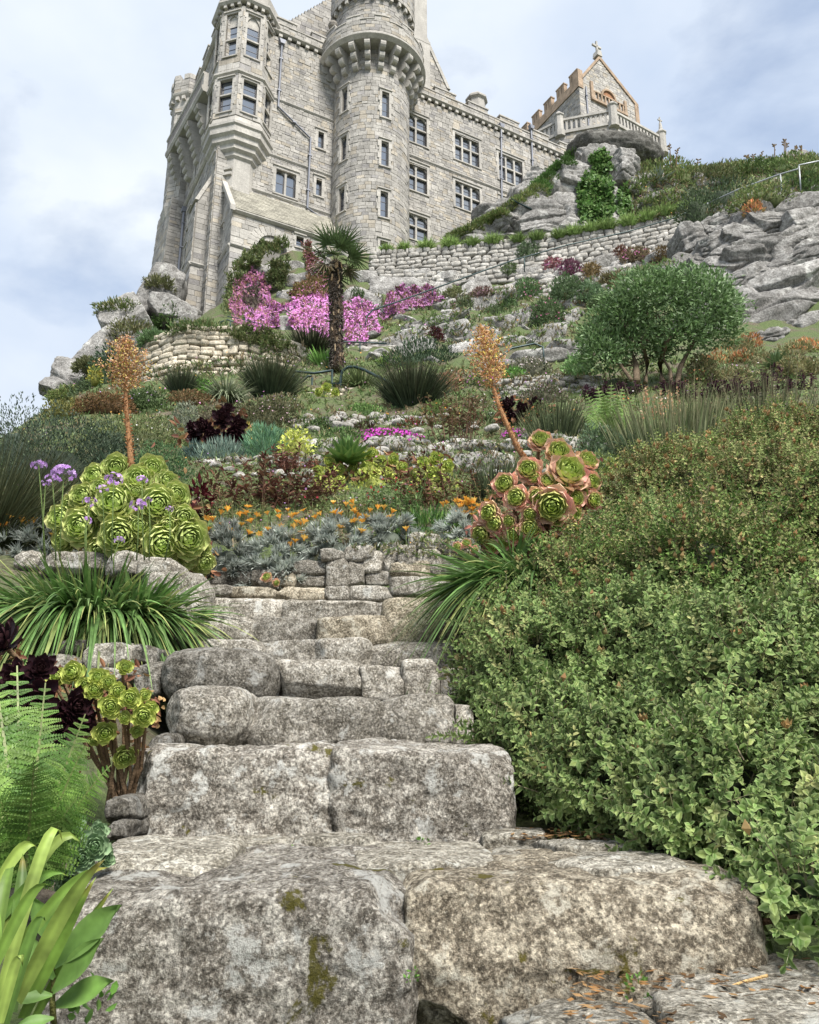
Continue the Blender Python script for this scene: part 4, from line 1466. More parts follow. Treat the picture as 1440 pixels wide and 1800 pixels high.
def drywall(name, label, top, base, course_h, wid, tintmat=None, thick=0.35, upright_top=False, limit=300, mortar=True, jitter=0.12, variants=None):
    """top and base: world polylines of equal length, seen from outside left to right"""
    variants = variants or WSTONE
    root = thing(name, label, 'wall', base[len(base) // 2], kind='thing')
    top, base = np.array(top), np.array(base)
    seg = np.linalg.norm(np.diff((top + base) / 2, axis=0), axis=1)
    cum = np.concatenate([[0], np.cumsum(seg)])
    Lt = cum[-1]

    def at(s, f):
        s = min(max(s, 0), Lt)
        i = min(np.searchsorted(cum, s, 'right') - 1, len(seg) - 1)
        t = (s - cum[i]) / seg[i]
        b = base[i] + (base[i + 1] - base[i]) * t
        tt = top[i] + (top[i + 1] - top[i]) * t
        return b + (tt - b) * f, tt[2] - b[2]
    H = max(np.linalg.norm(top - base, axis=1))
    nc = max(2, int(round(H / course_h)))
    count = 0
    extra = []
    for c in range(nc):
        s = random.uniform(-0.1, 0)
        last = c == nc - 1 and upright_top
        while s < Lt:
            w = random.uniform(*wid) * (0.55 if last else 1)
            q0, h0 = at(s, 0)
            q1, _ = at(s + w, 0)
            m, h = at(s + w / 2, (c + 0.5) / nc)
            ch = h / nc * random.uniform(0.9, 1.25) * (1.3 if last else 1)
            yaw = math.atan2(q1[1] - q0[1], q1[0] - q0[0])
            tp0, _ = at(s, (c + .5) / nc)
            tp1, _ = at(s + w, (c + .5) / nc)
            pit = math.atan2(tp1[2] - tp0[2], np.linalg.norm((tp1 - tp0)[:2]) + 1e-6)
            if ch > 0.03:
                pos = m + np.array([0, 0, random.uniform(-0.04, 0.04)])
                extra.append((pos, (random.uniform(-.1, .1), -pit + random.uniform(-jitter, jitter), yaw), (w * 1.0, thick * random.uniform(0.8, 1.15), ch * 1.0)))
            s += w * 0.96
    extra.sort(key=lambda e: depth(e[0]))
    for e in extra[:limit]:
        link('stone', random.choice(variants), root, e[0], e[1], e[2])
    if len(extra) > limit:
        mb = MB()
        for pos, rot, sc in extra[limit:]:
            me = random.choice(variants)
            co = np.empty(len(me.vertices) * 3)
            me.vertices.foreach_get('co', co)
            R = np.array(Matrix.LocRotScale(Vector(pos), __import__('mathutils').Euler(rot), Vector(sc)))
            v = co.reshape(-1, 3) @ R[:3, :3].T + R[:3, 3]
            t = random.uniform(0.78, 1.14)
            mb.add(v, [tuple(p.vertices) for p in me.polygons], (t, t, t))
        link('stone', mb.mesh('stone', M['wall_stone'], True), root, None, kind='stuff').location = -Vector(WLOC[root.name])
    # rubble core
    mb = MB()
    V, F = [], []
    n = len(top)
    for i in range(n):
        dirn = base[min(i + 1, n - 1)] - base[max(i - 1, 0)]
        nb = np.array([-dirn[1], dirn[0], 0])
        nb = nb / np.linalg.norm(nb)
        V += [base[i] + nb * 0.05, top[i] + nb * 0.05, top[i] + nb * 0.5, base[i] + nb * 0.5]
    for i in range(n - 1):
        for k in range(4):
            F.append((i * 4 + k, (i + 1) * 4 + k, (i + 1) * 4 + (k + 1) % 4, i * 4 + (k + 1) % 4))
    F += [(0, 1, 2, 3), tuple((n - 1) * 4 + k for k in (3, 2, 1, 0))]
    mb.add(V, F, (0.5, 0.48, 0.45))
    link('rubble_core', mb.mesh('rubble_core', M['mortar']), root, None).location = -Vector(WLOC[root.name])
    return root


# round bastion
YF, RBAS = 24.5, 3.35
zt = P(385, 574, YF)[2]
c_ = P(385, 574, YF)
cx, cy = c_[0] - 0.25, YF + RBAS
top, base = [], []
for k in range(25):
    t = math.radians(-95 + 175 * k / 24)
    x, y = cx + RBAS * math.sin(t), cy - RBAS * math.cos(t)
    top.append((x, y, zt + 0.08 * math.sin(k * 1.3)))
    base.append((x * 1.0 + 0.25 * math.sin(t), y - 0.25 * math.cos(t), zt - 2.7))
WS2 = []
for i in range(8):
    me = rock_mesh('wall_stone', (1, 1, 1), 3, 7.0, 0.13, 1.3, 340 + i, M['wall_stone'], 0.0, (1.36, 1.27, 1.10), cuts=5, cutd=(0.7, 0.92))
    WS2.append(me)
drywall('retaining_wall', 'round bastion of buff dry stone below the castle corner', top, base, 0.20, (0.28, 0.62), variants=WS2)

# long terrace wall below the castle
tp_ = [(650, 446, 41.3), (700, 442, 41.2), (760, 438, 41.0), (830, 432, 40.7), (900, 424, 40.4), (970, 414, 40.1), (1040, 402, 39.8), (1110, 392, 39.4), (1180, 378, 38.9), (1240, 366, 38.4)]
bs_ = [(650, 515, 40.7), (700, 514, 40.6), (760, 510, 40.4), (830, 504, 40.1), (900, 497, 39.8), (970, 490, 39.5), (1040, 478, 39.1), (1110, 464, 38.7), (1180, 444, 38.2), (1240, 420, 37.8)]
drywall('terrace_wall', 'long grey dry stone terrace wall under the castle with grass tufts along its top', [P(*q) for q in tp_], [P(*q) for q in bs_], 0.34, (0.32, 0.85), upright_top=True, thick=0.45)
drywall('terrace_wall', 'shorter dry stone wall stepping down among the valerian tufts', [P(*q) for q in ((770, 528, 36.6), (850, 512, 36.4), (930, 500, 36.2), (1020, 484, 36.0), (1100, 470, 35.8))], [P(*q) for q in ((770, 552, 36.2), (850, 544, 36.0), (930, 536, 35.8), (1020, 524, 35.6), (1100, 505, 35.4))], 0.32, (0.32, 0.85), thick=0.5)
# low walls between the middle beds
drywall('garden_wall', 'low whitish dry stone wall behind the magenta flowers', [P(*q) for q in ((505, 738, 15.6), (600, 734, 15.6), (700, 733, 15.7), (770, 736, 15.7))],
        [P(*q) for q in ((505, 760, 15.4), (600, 757, 15.4), (700, 755, 15.5), (770, 757, 15.5))], 0.13, (0.16, 0.36), thick=0.25)
drywall('garden_wall', 'grey dry stone wall behind the dark plants right of the tall orange spike', [P(*q) for q in ((875, 672, 18.3), (930, 664, 18.3), (990, 660, 18.4), (1050, 664, 18.4))],
        [P(*q) for q in ((875, 722, 17.9), (930, 718, 17.9), (990, 716, 18.0), (1050, 716, 18.0))], 0.15, (0.18, 0.42), thick=0.3)
drywall('garden_wall', 'small cream stone wall beneath the metal gate rail', [P(*q) for q in ((530, 690, 20.0), (590, 686, 20.0), (670, 690, 20.0))],
        [P(*q) for q in ((530, 724, 19.6), (590, 722, 19.6), (670, 724, 19.6))], 0.17, (0.2, 0.42), thick=0.3, variants=WS2)
drywall('garden_wall', 'broken low stone edging under the purple-leaved shrub', [P(*q) for q in ((335, 812, 11.3), (420, 806, 11.3), (500, 812, 11.4))],
        [P(*q) for q in ((335, 850, 11.0), (420, 846, 11.0), (500, 850, 11.1))], 0.12, (0.15, 0.3), thick=0.25)
drywall('steps_wall', 'upper white stone step wall by the palm foot', [P(*q) for q in ((610, 606, 29.0), (680, 600, 29.0), (745, 600, 29.0))],
        [P(*q) for q in ((610, 640, 27.8), (680, 634, 27.8), (745, 632, 27.8))], 0.25, (0.3, 0.8), thick=0.4)

# row of rounded boulders edging the middle bed
RSTONE = [rock_mesh('boulder', (1, 1, 1), 8, 2.8, 0.12, 1.4, 400 + i, M['wall_stone'], 0.25) for i in range(8)]
FLAT = [rock_mesh('rock', (1, 1, 1), 9, 9, 0.10, 1.3, 420 + i, M['cliff'], 0.3, crack=0.2, cuts=9, cutd=(0.62, 0.9)) for i in range(12)]


def rocks(name, label, cat, items, variants, Y=None, pname='rock', tilt=0.0, deep=0.8, sink=0.2):
    """items: (px, py, width px, height px[, Y]) - centre of each rock face"""
    root = None
    for k, it in enumerate(items):
        px, py, w, h = it[:4]
        p = P(px, py, it[4]) if len(it) > 4 else (P(px, py, Y) if Y else G(px, py + h * 0.45))
        kx = depth(p) / FPX
        if root is None:
            root = thing(name, label, cat, p)
        W_, H_ = w * kx, h * kx
        D_ = max(W_, H_) * deep
        r_ = it[5] if len(it) > 5 else tilt + random.uniform(-0.12, 0.12)
        link(pname, random.choice(variants), root, p + np.array([0, D_ * (0.3 if pname == 'rock' else 0.1), H_ * (0.0 if pname == 'rock' else 0.15)]), (random.uniform(-.1, .1), r_, random.uniform(-.3, .3)), (W_ * 1.12, D_, H_ * 1.25))
    return root


rocks('boulder_row', 'row of rounded grey boulders edging the middle flower bed', 'boulders', [
    (690, 776, 56, 30), (622, 782, 40, 28), (560, 780, 34, 30), (588, 776, 30, 26), (740, 790, 46, 26), (655, 798, 36, 24), (718, 804, 54, 28), (775, 786, 40, 26), (806, 778, 46, 24), (850, 780, 50, 22), (905, 778, 46, 22),
    (842, 806, 44, 40), (880, 804, 46, 30), (815, 806, 34, 34), (948, 776, 44, 26), (975, 772, 54, 30), (1012, 780, 44, 40), (1020, 806, 36, 26), (560, 806, 40, 30), (520, 800, 34, 28), (500, 812, 32, 24), (600, 808, 40, 26), (636, 818, 30, 22),
    (528, 772, 30, 22), (770, 812, 34, 26), (540, 832, 36, 26), (1050, 770, 36, 30)], RSTONE, pname='boulder')

rocks('stone_outcrop', 'pale weathered rocks between the pink flower carpets', 'rocks', [
    (695, 492, 84, 56), (735, 478, 60, 34), (760, 500, 62, 34), (455, 470, 60, 22), (500, 462, 66, 22), (540, 480, 50, 26), (500, 488, 66, 28), (515, 508, 50, 28), (495, 535, 50, 34), (498, 560, 46, 30), (455, 500, 40, 26), (490, 600, 30, 30),
    (640, 478, 50, 24), (625, 510, 50, 40), (650, 520, 40, 50), (680, 545, 40, 24), (800, 480, 60, 30), (710, 470, 36, 24), (560, 455, 40, 20), (430, 490, 40, 30)], FLAT, tilt=-0.05)
rocks('stone_outcrop', 'long tilted grey ledges right of the pink carpet', 'rocks', [
    (770, 560, 110, 26), (850, 528, 120, 30), (790, 535, 70, 24), (700, 590, 70, 34), (740, 578, 60, 34), (800, 572, 70, 50), (850, 570, 60, 44), (890, 560, 60, 40), (830, 600, 70, 34), (900, 590, 70, 30), (960, 575, 80, 44), (985, 545, 70, 40), (930, 545, 60, 40), (1015, 520, 70, 40),
    (1000, 600, 90, 50), (1050, 480, 80, 40), (1090, 470, 70, 34), (890, 500, 80, 36), (950, 500, 70, 40), (830, 500, 70, 30), (780, 520, 60, 26), (1060, 455, 80, 30), (1130, 450, 90, 40), (1180, 440, 80, 34), (1000, 470, 60, 36), (870, 632, 80, 24), (960, 620, 130, 26), (735, 600, 60, 34), (760, 590, 50, 30), (940, 470, 60, 30)], FLAT, tilt=-0.28)

# cliffs: thing > rock blocks
def blocks(name, label, items, seed0, crack=0.6, n=22):
    root = None
    for k, (px, py, w, h, Y, tilt, pw) in enumerate(items):
        p = P(px, py, Y)
        kx = depth(p) / FPX
        if root is None:
            root = thing(name, label, 'rock', p)
        W_, H_ = w * kx, h * kx
        D_ = max(min(W_, H_) * 1.3, 0.5 * max(W_, H_))
        me = rock_mesh('rock', (W_, D_, H_), n, pw + 6, 0.07, 1.3, seed0 + k, M['cliff'], 0.4, (random.uniform(0.72, 1.0),) * 3, crack=crack, cuts=14, cutd=(0.62, 0.92))
        link('rock', me, root, p + np.array([0, D_ * 0.4, 0]), (-0.15, tilt, random.uniform(-.15, .15)))
    return root


blocks('cliff', 'big grey layered granite cliff at the right edge below the handrail', [
    (1400, 500, 420, 150, 27.5, -0.30, 6), (1340, 565, 330, 110, 26.3, -0.30, 6), (1430, 575, 160, 80, 25.8, -0.3, 6), (1380, 390, 330, 110, 29.5, -0.30, 4), (1290, 440, 110, 100, 29.0, -0.2, 4), (1345, 450, 160, 90, 28.6, -0.25, 4), (1235, 425, 80, 80, 30.5, -0.1, 4), (1275, 395, 80, 60, 30.5, -0.35, 3.5), (1440, 420, 200, 110, 28.6, -0.3, 4),
    (1420, 345, 240, 60, 31.0, -0.32, 4), (1300, 372, 110, 44, 31.5, -0.3, 3.5), (1200, 470, 90, 60, 30.0, -0.2, 3.5), (1250, 500, 110, 80, 28.9, -0.25, 4), (1480, 600, 160, 90, 25.6, -0.3, 5), (1300, 520, 150, 50, 27.4, -0.3, 6), (1400, 545, 170, 50, 26.6, -0.31, 6), (1320, 480, 120, 46, 28.0, -0.3, 6), (1410, 455, 140, 54, 27.8, -0.3, 6),
    (1240, 460, 60, 54, 29.4, -0.1, 5), (1262, 428, 54, 46, 29.3, -0.2, 5), (1315, 412, 90, 56, 28.9, -0.28, 5), (1375, 385, 130, 56, 29.0, -0.3, 5), (1420, 400, 90, 70, 28.6, -0.2, 5), (1255, 560, 70, 60, 26.9, -0.3, 5), (1345, 342, 120, 34, 32.0, -0.28, 5), (1400, 660, 150, 44, 18.6, -0.2, 5), (1340, 600, 120, 40, 24.5, -0.25, 5), (1260, 590, 90, 40, 25.5, -0.2, 5)], 500, crack=2.2, n=34)
blocks('crag', 'tall grey fissured crag with ivy carrying the chapel terrace', [
    (990, 345, 180, 170, 46.5, 0.1, 3), (1085, 330, 130, 190, 47.0, 0.12, 3.2), (920, 385, 170, 90, 45.0, -0.15, 3), (1040, 385, 160, 80, 44.5, 0, 3.4), (860, 405, 120, 60, 44.6, -0.2, 3), (1150, 345, 110, 90, 47.0, 0.25, 3.5), (1060, 275, 90, 70, 49.0, 0, 3), (1110, 400, 120, 60, 43.5, 0.1, 3), (960, 400, 100, 60, 43.6, 0, 3.2), (960, 320, 80, 70, 46.0, 0.3, 4), (1010, 300, 70, 90, 45.8, 0.1, 4), (930, 350, 70, 60, 45.2, -0.3, 4), (1105, 290, 60, 70, 46.4, 0.2, 4), (1130, 385, 70, 70, 45.2, 0.1, 4), (1000, 400, 70, 50, 43.4, -.1, 4), (890, 385, 60, 50, 44.3, -.2, 4), (1065, 345, 60, 110, 45.4, 0.05, 5)], 540, 2.0, 28)
blocks('cliff', 'rounded pale rocks on the skyline slope right of the chapel', [
    (1250, 320, 60, 44, 44, 0, 4), (1285, 370, 90, 60, 40.5, -0.1, 4), (1400, 275, 70, 26, 49, 0, 3), (1175, 350, 90, 36, 43, 0.2, 3.4), (1230, 340, 50, 36, 43, 0, 4), (1330, 300, 50, 20, 45, 0, 3), (1385, 300, 50, 24, 44, -0.2, 3), (1350, 360, 50, 30, 40, 0, 3)], 560)
blocks('cliff', 'grey weathered rock shoulder left of the castle foot', [
    (268, 515, 80, 120, 42.5, 0.12, 4.5), (300, 545, 90, 60, 41.5, 0.1, 4), (215, 560, 80, 90, 40.5, -0.5, 3.5), (240, 600, 90, 60, 39.5, -0.2, 3.5), (165, 610, 60, 110, 39.0, 0.55, 3.5), (125, 650, 80, 60, 37.5, 0.1, 3.5), (190, 640, 80, 70, 37, 0.2, 4), (105, 680, 80, 40, 36, 0.3, 3.5), (285, 490, 60, 50, 43.5, 0.1, 4), (330, 560, 70, 40, 41, 0, 4)], 580)
# shelf of overhanging rock under the terrace
p = P(1075, 283, 54)
ov = thing('overhang', 'dark mossy overhanging ledge under the terrace balustrade', 'ledge', p)
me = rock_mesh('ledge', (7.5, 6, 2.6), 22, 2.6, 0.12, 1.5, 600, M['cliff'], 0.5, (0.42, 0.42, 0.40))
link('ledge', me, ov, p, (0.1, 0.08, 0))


# everything solid so far, for setting plants on what a sight line meets first
from mathutils.bvhtree import BVHTree
_bv, _bf, _bn = [], [], 0
bpy.context.view_layer.update()
for o in scene.objects:
    if o.type == 'MESH' and o.name.split('.')[0] in ('hillside', 'rock', 'stone', 'boulder', 'ledge', 'rubble_core'):
        me = o.data
        co = np.empty(len(me.vertices) * 3, np.float32)
        me.vertices.foreach_get('co', co)
        R_ = np.array(o.matrix_world)
        _bv.append(co.reshape(-1, 3) @ R_[:3, :3].T + R_[:3, 3])
        ls, vi = np.empty(len(me.polygons), np.int32), np.empty(len(me.loops), np.int32)
        me.polygons.foreach_get('loop_start', ls)
        me.loops.foreach_get('vertex_index', vi)
        if len(vi) == 4 * len(ls):
            _bf += (vi.reshape(-1, 4) + _bn).tolist()
        else:
            _bf += [[v + _bn for v in p.vertices] for p in me.polygons]
        _bn += len(me.vertices)
SOLID = BVHTree.FromPolygons([tuple(v) for v in np.concatenate(_bv)], _bf)
del _bv, _bf


def ground_pts(pix, near=6.2):
    """(points, normals, hit) where the sight lines of many pixels meet the hillside or its rocks"""
    out, nrm, ok = np.zeros((len(pix), 3)), np.zeros((len(pix), 3)), np.zeros(len(pix), bool)
    for i, (x, y) in enumerate(pix):
        d = Vector(ray(x, y)).normalized()
        h = SOLID.ray_cast(d * near, d, 120)
        if h[0] is not None:
            out[i], nrm[i], ok[i] = h[0], h[1], True
    return out, nrm, ok
# ------------------------------------------------------------------ foliage toolkit
LEAF2 = (np.array([(0, 0, 0), (0.45, -0.5, 0.10), (1, 0, -0.08), (0.45, 0.5, 0.10)]), np.array([(0, 1, 2), (0, 2, 3)]))
LEAF6 = (np.array([(0, 0, 0), (0.28, -0.40, 0.10), (0.68, -0.42, 0.06), (1, 0, -0.14), (0.68, 0.42, 0.06), (0.28, 0.40, 0.10), (0.30, 0, 0), (0.70, 0, -0.03)]),
         np.array([(0, 1, 6), (1, 2, 7), (1, 7, 6), (2, 3, 7), (3, 4, 7), (4, 5, 6), (4, 6, 7), (5, 0, 6)]))
_fl = [(0, 0, 0.0)]
_ff = []
for k in range(5):
    a = 2 * math.pi * k / 5
    b0, b1 = a - 0.5, a + 0.5
    _fl += [(0.7 * math.cos(b0), 0.7 * math.sin(b0), 0.12), (math.cos(a), math.sin(a), 0.1), (0.7 * math.cos(b1), 0.7 * math.sin(b1), 0.12)]
    _ff += [(0, 3 * k + 1, 3 * k + 2), (0, 3 * k + 2, 3 * k + 3)]
FLOWER = (np.array(_fl)[:, [2, 0, 1]] * np.array([1, 0.5, 0.5]), np.array(_ff))
BLOB = (np.array([(0, 0, 0), (0.5, -0.5, 0), (0.5, 0.25, -0.43), (0.5, 0.25, 0.43), (1, 0, 0)]), np.array([(0, 2, 1), (0, 3, 2), (0, 1, 3), (4, 1, 2), (4, 2, 3), (4, 3, 1)]))


def unit(v):
    return v / (np.linalg.norm(v, axis=-1, keepdims=True) + 1e-9)


def frames(d, up):
    x = unit(d)
    z = up - (up * x).sum(1, keepdims=True) * x
    z = unit(z + 1e-6 * rng.normal(size=z.shape))
    y = np.cross(z, x)
    return np.stack([x, y, z], axis=2)


class Fol:
    """gathers many leaves into one mesh"""

    def __init__(self):
        self.V, self.F, self.C, self.n = [], [], [], 0

    def scatter(self, tmpl, pos, d, up, sx, sy, tint):
        T, F = tmpl
        N = len(pos)
        if N == 0:
            return self
        R = frames(d, up)
        sx = np.broadcast_to(np.asarray(sx, float), (N,))
        sy = np.broadcast_to(np.asarray(sy, float), (N,))
        L = T[None] * np.stack([sx, sy, (sx + sy) / 2], 1)[:, None, :]
        V = np.einsum('nij,nkj->nki', R, L) + pos[:, None, :]
        self.V.append(V.reshape(-1, 3))
        self.F.append((F[None] + (np.arange(N) * len(T))[:, None, None]).reshape(-1, 3) + self.n)
        tint = np.broadcast_to(np.asarray(tint, float), (N, 3))
        self.C.append(np.repeat(tint, len(T), axis=0))
        self.n += N * len(T)
        return self

    def ribbons(self, base, d0, L, wid, droop, nseg, t0, t1, side_rand=0.6, tip=0.05, fold=0.0):
        N = len(base)
        if N == 0:
            return self
        L, wid, droop = (np.broadcast_to(np.asarray(q, float), (N,)) for q in (L, wid, droop))
        d0 = unit(d0)
        side = np.cross(d0, np.array([0, 0, 1.0]))
        side = unit(side + 1e-4 + side_rand * rng.normal(size=side.shape))
        side = unit(side - (side * d0).sum(1, keepdims=True) * d0)
        pts = []
        k = nseg + 1
        V = np.zeros((N, k, 2, 3))
        C = np.zeros((N, k, 2, 3))
        t0 = np.broadcast_to(np.asarray(t0, float), (N, 3))
        t1 = np.broadcast_to(np.asarray(t1, float), (N, 3))
        for i in range(k):
            t = i / nseg
            p = base + d0 * (L * t)[:, None]
            p = p - np.array([0, 0, 1.0]) * (droop * L * t * t)[:, None]
            hor = d0 * np.array([1, 1, 0])
            p = p + hor * (droop * L * 0.25 * t * t)[:, None]
            w = wid * (tip + (1 - tip) * (1 - t ** 2.2)) * (0.75 + 0.25 * min(1, t * 4)) / 2
            V[:, i, 0] = p - side * w[:, None]
            V[:, i, 1] = p + side * w[:, None]
            c = t0 + (t1 - t0) * t ** 1.5
            C[:, i, 0] = c
            C[:, i, 1] = c
        q = []
        for i in range(nseg):
            a, b, c, d = 2 * i, 2 * i + 1, 2 * i + 3, 2 * i + 2
            q += [(a, b, c), (a, c, d)]
        q = np.array(q)
        self.V.append(V.reshape(-1, 3))
        self.C.append(C.reshape(-1, 3))
        self.F.append((q[None] + (np.arange(N) * k * 2)[:, None, None]).reshape(-1, 3) + self.n)
        self.n += N * k * 2
        return self

    def raw(self, V, F, C):
        """triangles only"""
        self.V.append(np.asarray(V, float))
        self.F.append(np.asarray(F) + self.n)
        self.C.append(np.broadcast_to(np.asarray(C, float), (len(V), 3)))
        self.n += len(V)
        return self

    def mesh(self, name, mat, smooth=False):
        me = bpy.data.meshes.new(name)
        fast_mesh(me, np.concatenate(self.V), np.concatenate(self.F), np.concatenate(self.C), smooth)
        me.materials.append(mat)
        return me

    def part(self, root, name, mat, smooth=False, **kw):
        return link(name, self.mesh(name, mat, smooth), root, (0, 0, 0), **kw)


def shades(cols, n, v=0.22):
    cols = np.array(cols, float).reshape(-1, 3)
    c = cols[rng.integers(0, len(cols), n)]
    return c * (1 + v * rng.normal(size=(n, 1))).clip(0.4, 1.7)


def sph(n, zmin=-0.35):
    z = rng.uniform(zmin, 1, n)
    a = rng.uniform(0, 2 * math.pi, n)
    r = np.sqrt(1 - z * z)
    return np.stack([r * np.cos(a), r * np.sin(a), z], 1)


def lumps(d, seed, k=2.2, amp=0.22):
    o = Vector((seed * 3.1 % 50, seed * 1.7 % 50, seed * 2.3 % 50))
    return 1 + amp * np.array([mnoise.noise(Vector(q) * k + o) + 0.5 * mnoise.noise(Vector(q) * k * 2.3 + o) for q in d])


_seed = [0]
GREY_UP = np.array([0, 0, 1.0])


def core_mesh(mb, c, r, tint, seed):
    V, F = cube_grid(5) if 5 not in _CG else _CG[5]
    _CG[5] = (V, F)
    d = unit(V)
    mb.add(np.array(c) + d * np.array(r) * lumps(d, seed)[:, None], [tuple(f) for f in F], tint)


def H(px, py):
    q, n_, ok = ground_pts(np.array([[px, py - 2.0]]), 6.5)
    return q[0] if ok[0] else G(px, py)


def bush(name, label, cat, px, py, w, h, leaf, cols, n=None, aspect=0.5, Y=None, flowers=None, flower_px=5, nflower=0, spiky=0.0, mat='leaf_matt', core=0.8, tmpl=LEAF2, group=None, depthk=0.9, dens=2.6, root=None, up=0.35, amp=0.22, twigs=0):
    """a leafy mound: px, py is the middle of its foot; w, h and leaf are photograph pixels"""
    _seed[0] += 1
    sd_ = _seed[0]
    p = P(px, py, Y) if Y else H(px, py)
    k = depth(p) / FPX
    rx, rz = w / 2 * k, h * k
    ry = min(rx, rz * 1.4) * depthk
    c = p + np.array([0, ry * 0.55, 0.0])
    root = root or thing(name, label, cat, p, group)
    lm = leaf * k
    if n is None:
        n = int(dens * w * h * 0.85 / (leaf * leaf * aspect * 0.55) * 1.3)
    n = min(n, 26000)
    d = sph(n)
    R = np.array([rx, ry, rz])
    rad = lumps(d, sd_, amp=amp) * (1 - 0.42 * rng.random(n) ** 1.8)
    pos = c + d * R * rad[:, None]
    nd_ = unit(d / R)
    dr = unit(nd_ + up * GREY_UP + (0.55 - spiky * 0.3) * rng.normal(size=(n, 3)))
    upv = unit(nd_ + 0.9 * rng.normal(size=(n, 3)))
    f = Fol().scatter(tmpl, pos, dr, upv, lm * rng.uniform(0.7, 1.3, n), lm * aspect * rng.uniform(0.8, 1.2, n), shades(cols, n))
    f.part(root, 'foliage', M[mat], kind='stuff')
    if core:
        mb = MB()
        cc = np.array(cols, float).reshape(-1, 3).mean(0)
        core_mesh(mb, c, R * core * 0.82, cc * 0.55, sd_)  # hull in darkened leaf colour, standing for the shade between leaves
        link('shade_core', mb.mesh('shade_core', M['leaf_matt'], True), root, (0, 0, 0))
    if twigs:
        mb = MB()
        for i in range(twigs):
            q = unit(sph(1, 0.1))[0]
            mb.tube([c * 1.0, c + q * R * 0.5, c + q * R * 0.95 + rng.normal(size=3) * 0.02], [0.02 * rz, 0.012 * rz, 0.005 * rz], 4, (0.5, 0.4, 0.3))
        link('twigs', mb.mesh('twigs', M['bark']), root, (0, 0, 0), kind='stuff')
    if nflower:
        d = sph(nflower, -0.1)
        pos = c + d * R * (lumps(d, sd_, amp=amp) * rng.uniform(0.97, 1.06, nflower))[:, None]
        fm = flower_px * k
        Fol().scatter(FLOWER, pos, unit(d / R + 0.3 * rng.normal(size=d.shape)), rng.normal(size=d.shape), fm, fm * rng.uniform(0.7, 1.2, nflower), shades(flowers, nflower, 0.15)).part(root, 'flowers', M['petal'], kind='stuff')
    return root


def reeds(name, label, cat, px, py, w, h, n, cols, tips=None, wid=2.0, spread=0.5, droop=0.25, Y=None, lean=(0, 0), nseg=4, group=None, mat='leaf_matt', foot=0.35, as_parts=0, pname='blade'):
    p = P(px, py, Y) if Y else G(px, py)
    k = depth(p) / FPX
    root = thing(name, label, cat, p, group)
    a = rng.uniform(0, 2 * math.pi, n)
    r = np.sqrt(rng.random(n))
    base = p + np.stack([r * np.cos(a) * w / 2 * foot * k, r * np.sin(a) * w / 2 * foot * k + w * 0.12 * k, np.zeros(n)], 1)
    d = np.stack([r * np.cos(a) * spread + lean[0], r * np.sin(a) * spread + lean[1], np.ones(n)], 1) + 0.08 * rng.normal(size=(n, 3))
    L = h * k * rng.uniform(0.65, 1.12, n)
    c0 = shades(cols, n)
    c1 = shades(tips, n) if tips is not None else c0 * 1.25
    wd = wid * k * rng.uniform(0.7, 1.3, n)
    dr = droop * rng.uniform(0.3, 1.6, n) * (0.3 + r)
    if as_parts:
        order = np.argsort(base[:, 1])
        for i in order[:as_parts]:
            Fol().ribbons(base[i:i + 1], d[i:i + 1], L[i:i + 1], wd[i:i + 1], dr[i:i + 1], nseg + 2, c0[i], c1[i]).part(root, pname, M[mat])
        o = order[as_parts:]
    else:
        o = np.arange(n)
    if len(o):
        Fol().ribbons(base[o], d[o], L[o], wd[o], dr[o], nseg, c0[o], c1[o]).part(root, 'blades', M[mat], kind='stuff')
    return root


def in_poly(x, y, poly):
    c = np.zeros(x.shape, bool)
    j = len(poly) - 1
    for i in range(len(poly)):
        xi, yi = poly[i]
        xj, yj = poly[j]
        m = ((yi > y) != (yj > y)) & (x < (xj - xi) * (y - yi) / (yj - yi + 1e-9) + xi)
        c ^= m
        j = i
    return c


def sample_poly(poly, n):
    xs, ys = [q[0] for q in poly], [q[1] for q in poly]
    out = np.zeros((0, 2))
    while len(out) < n:
        x, y = rng.uniform(min(xs), max(xs), n * 2), rng.uniform(min(ys), max(ys), n * 2)
        m = in_poly(x, y, poly)
        out = np.concatenate([out, np.stack([x[m], y[m]], 1)])
    return out[:n]


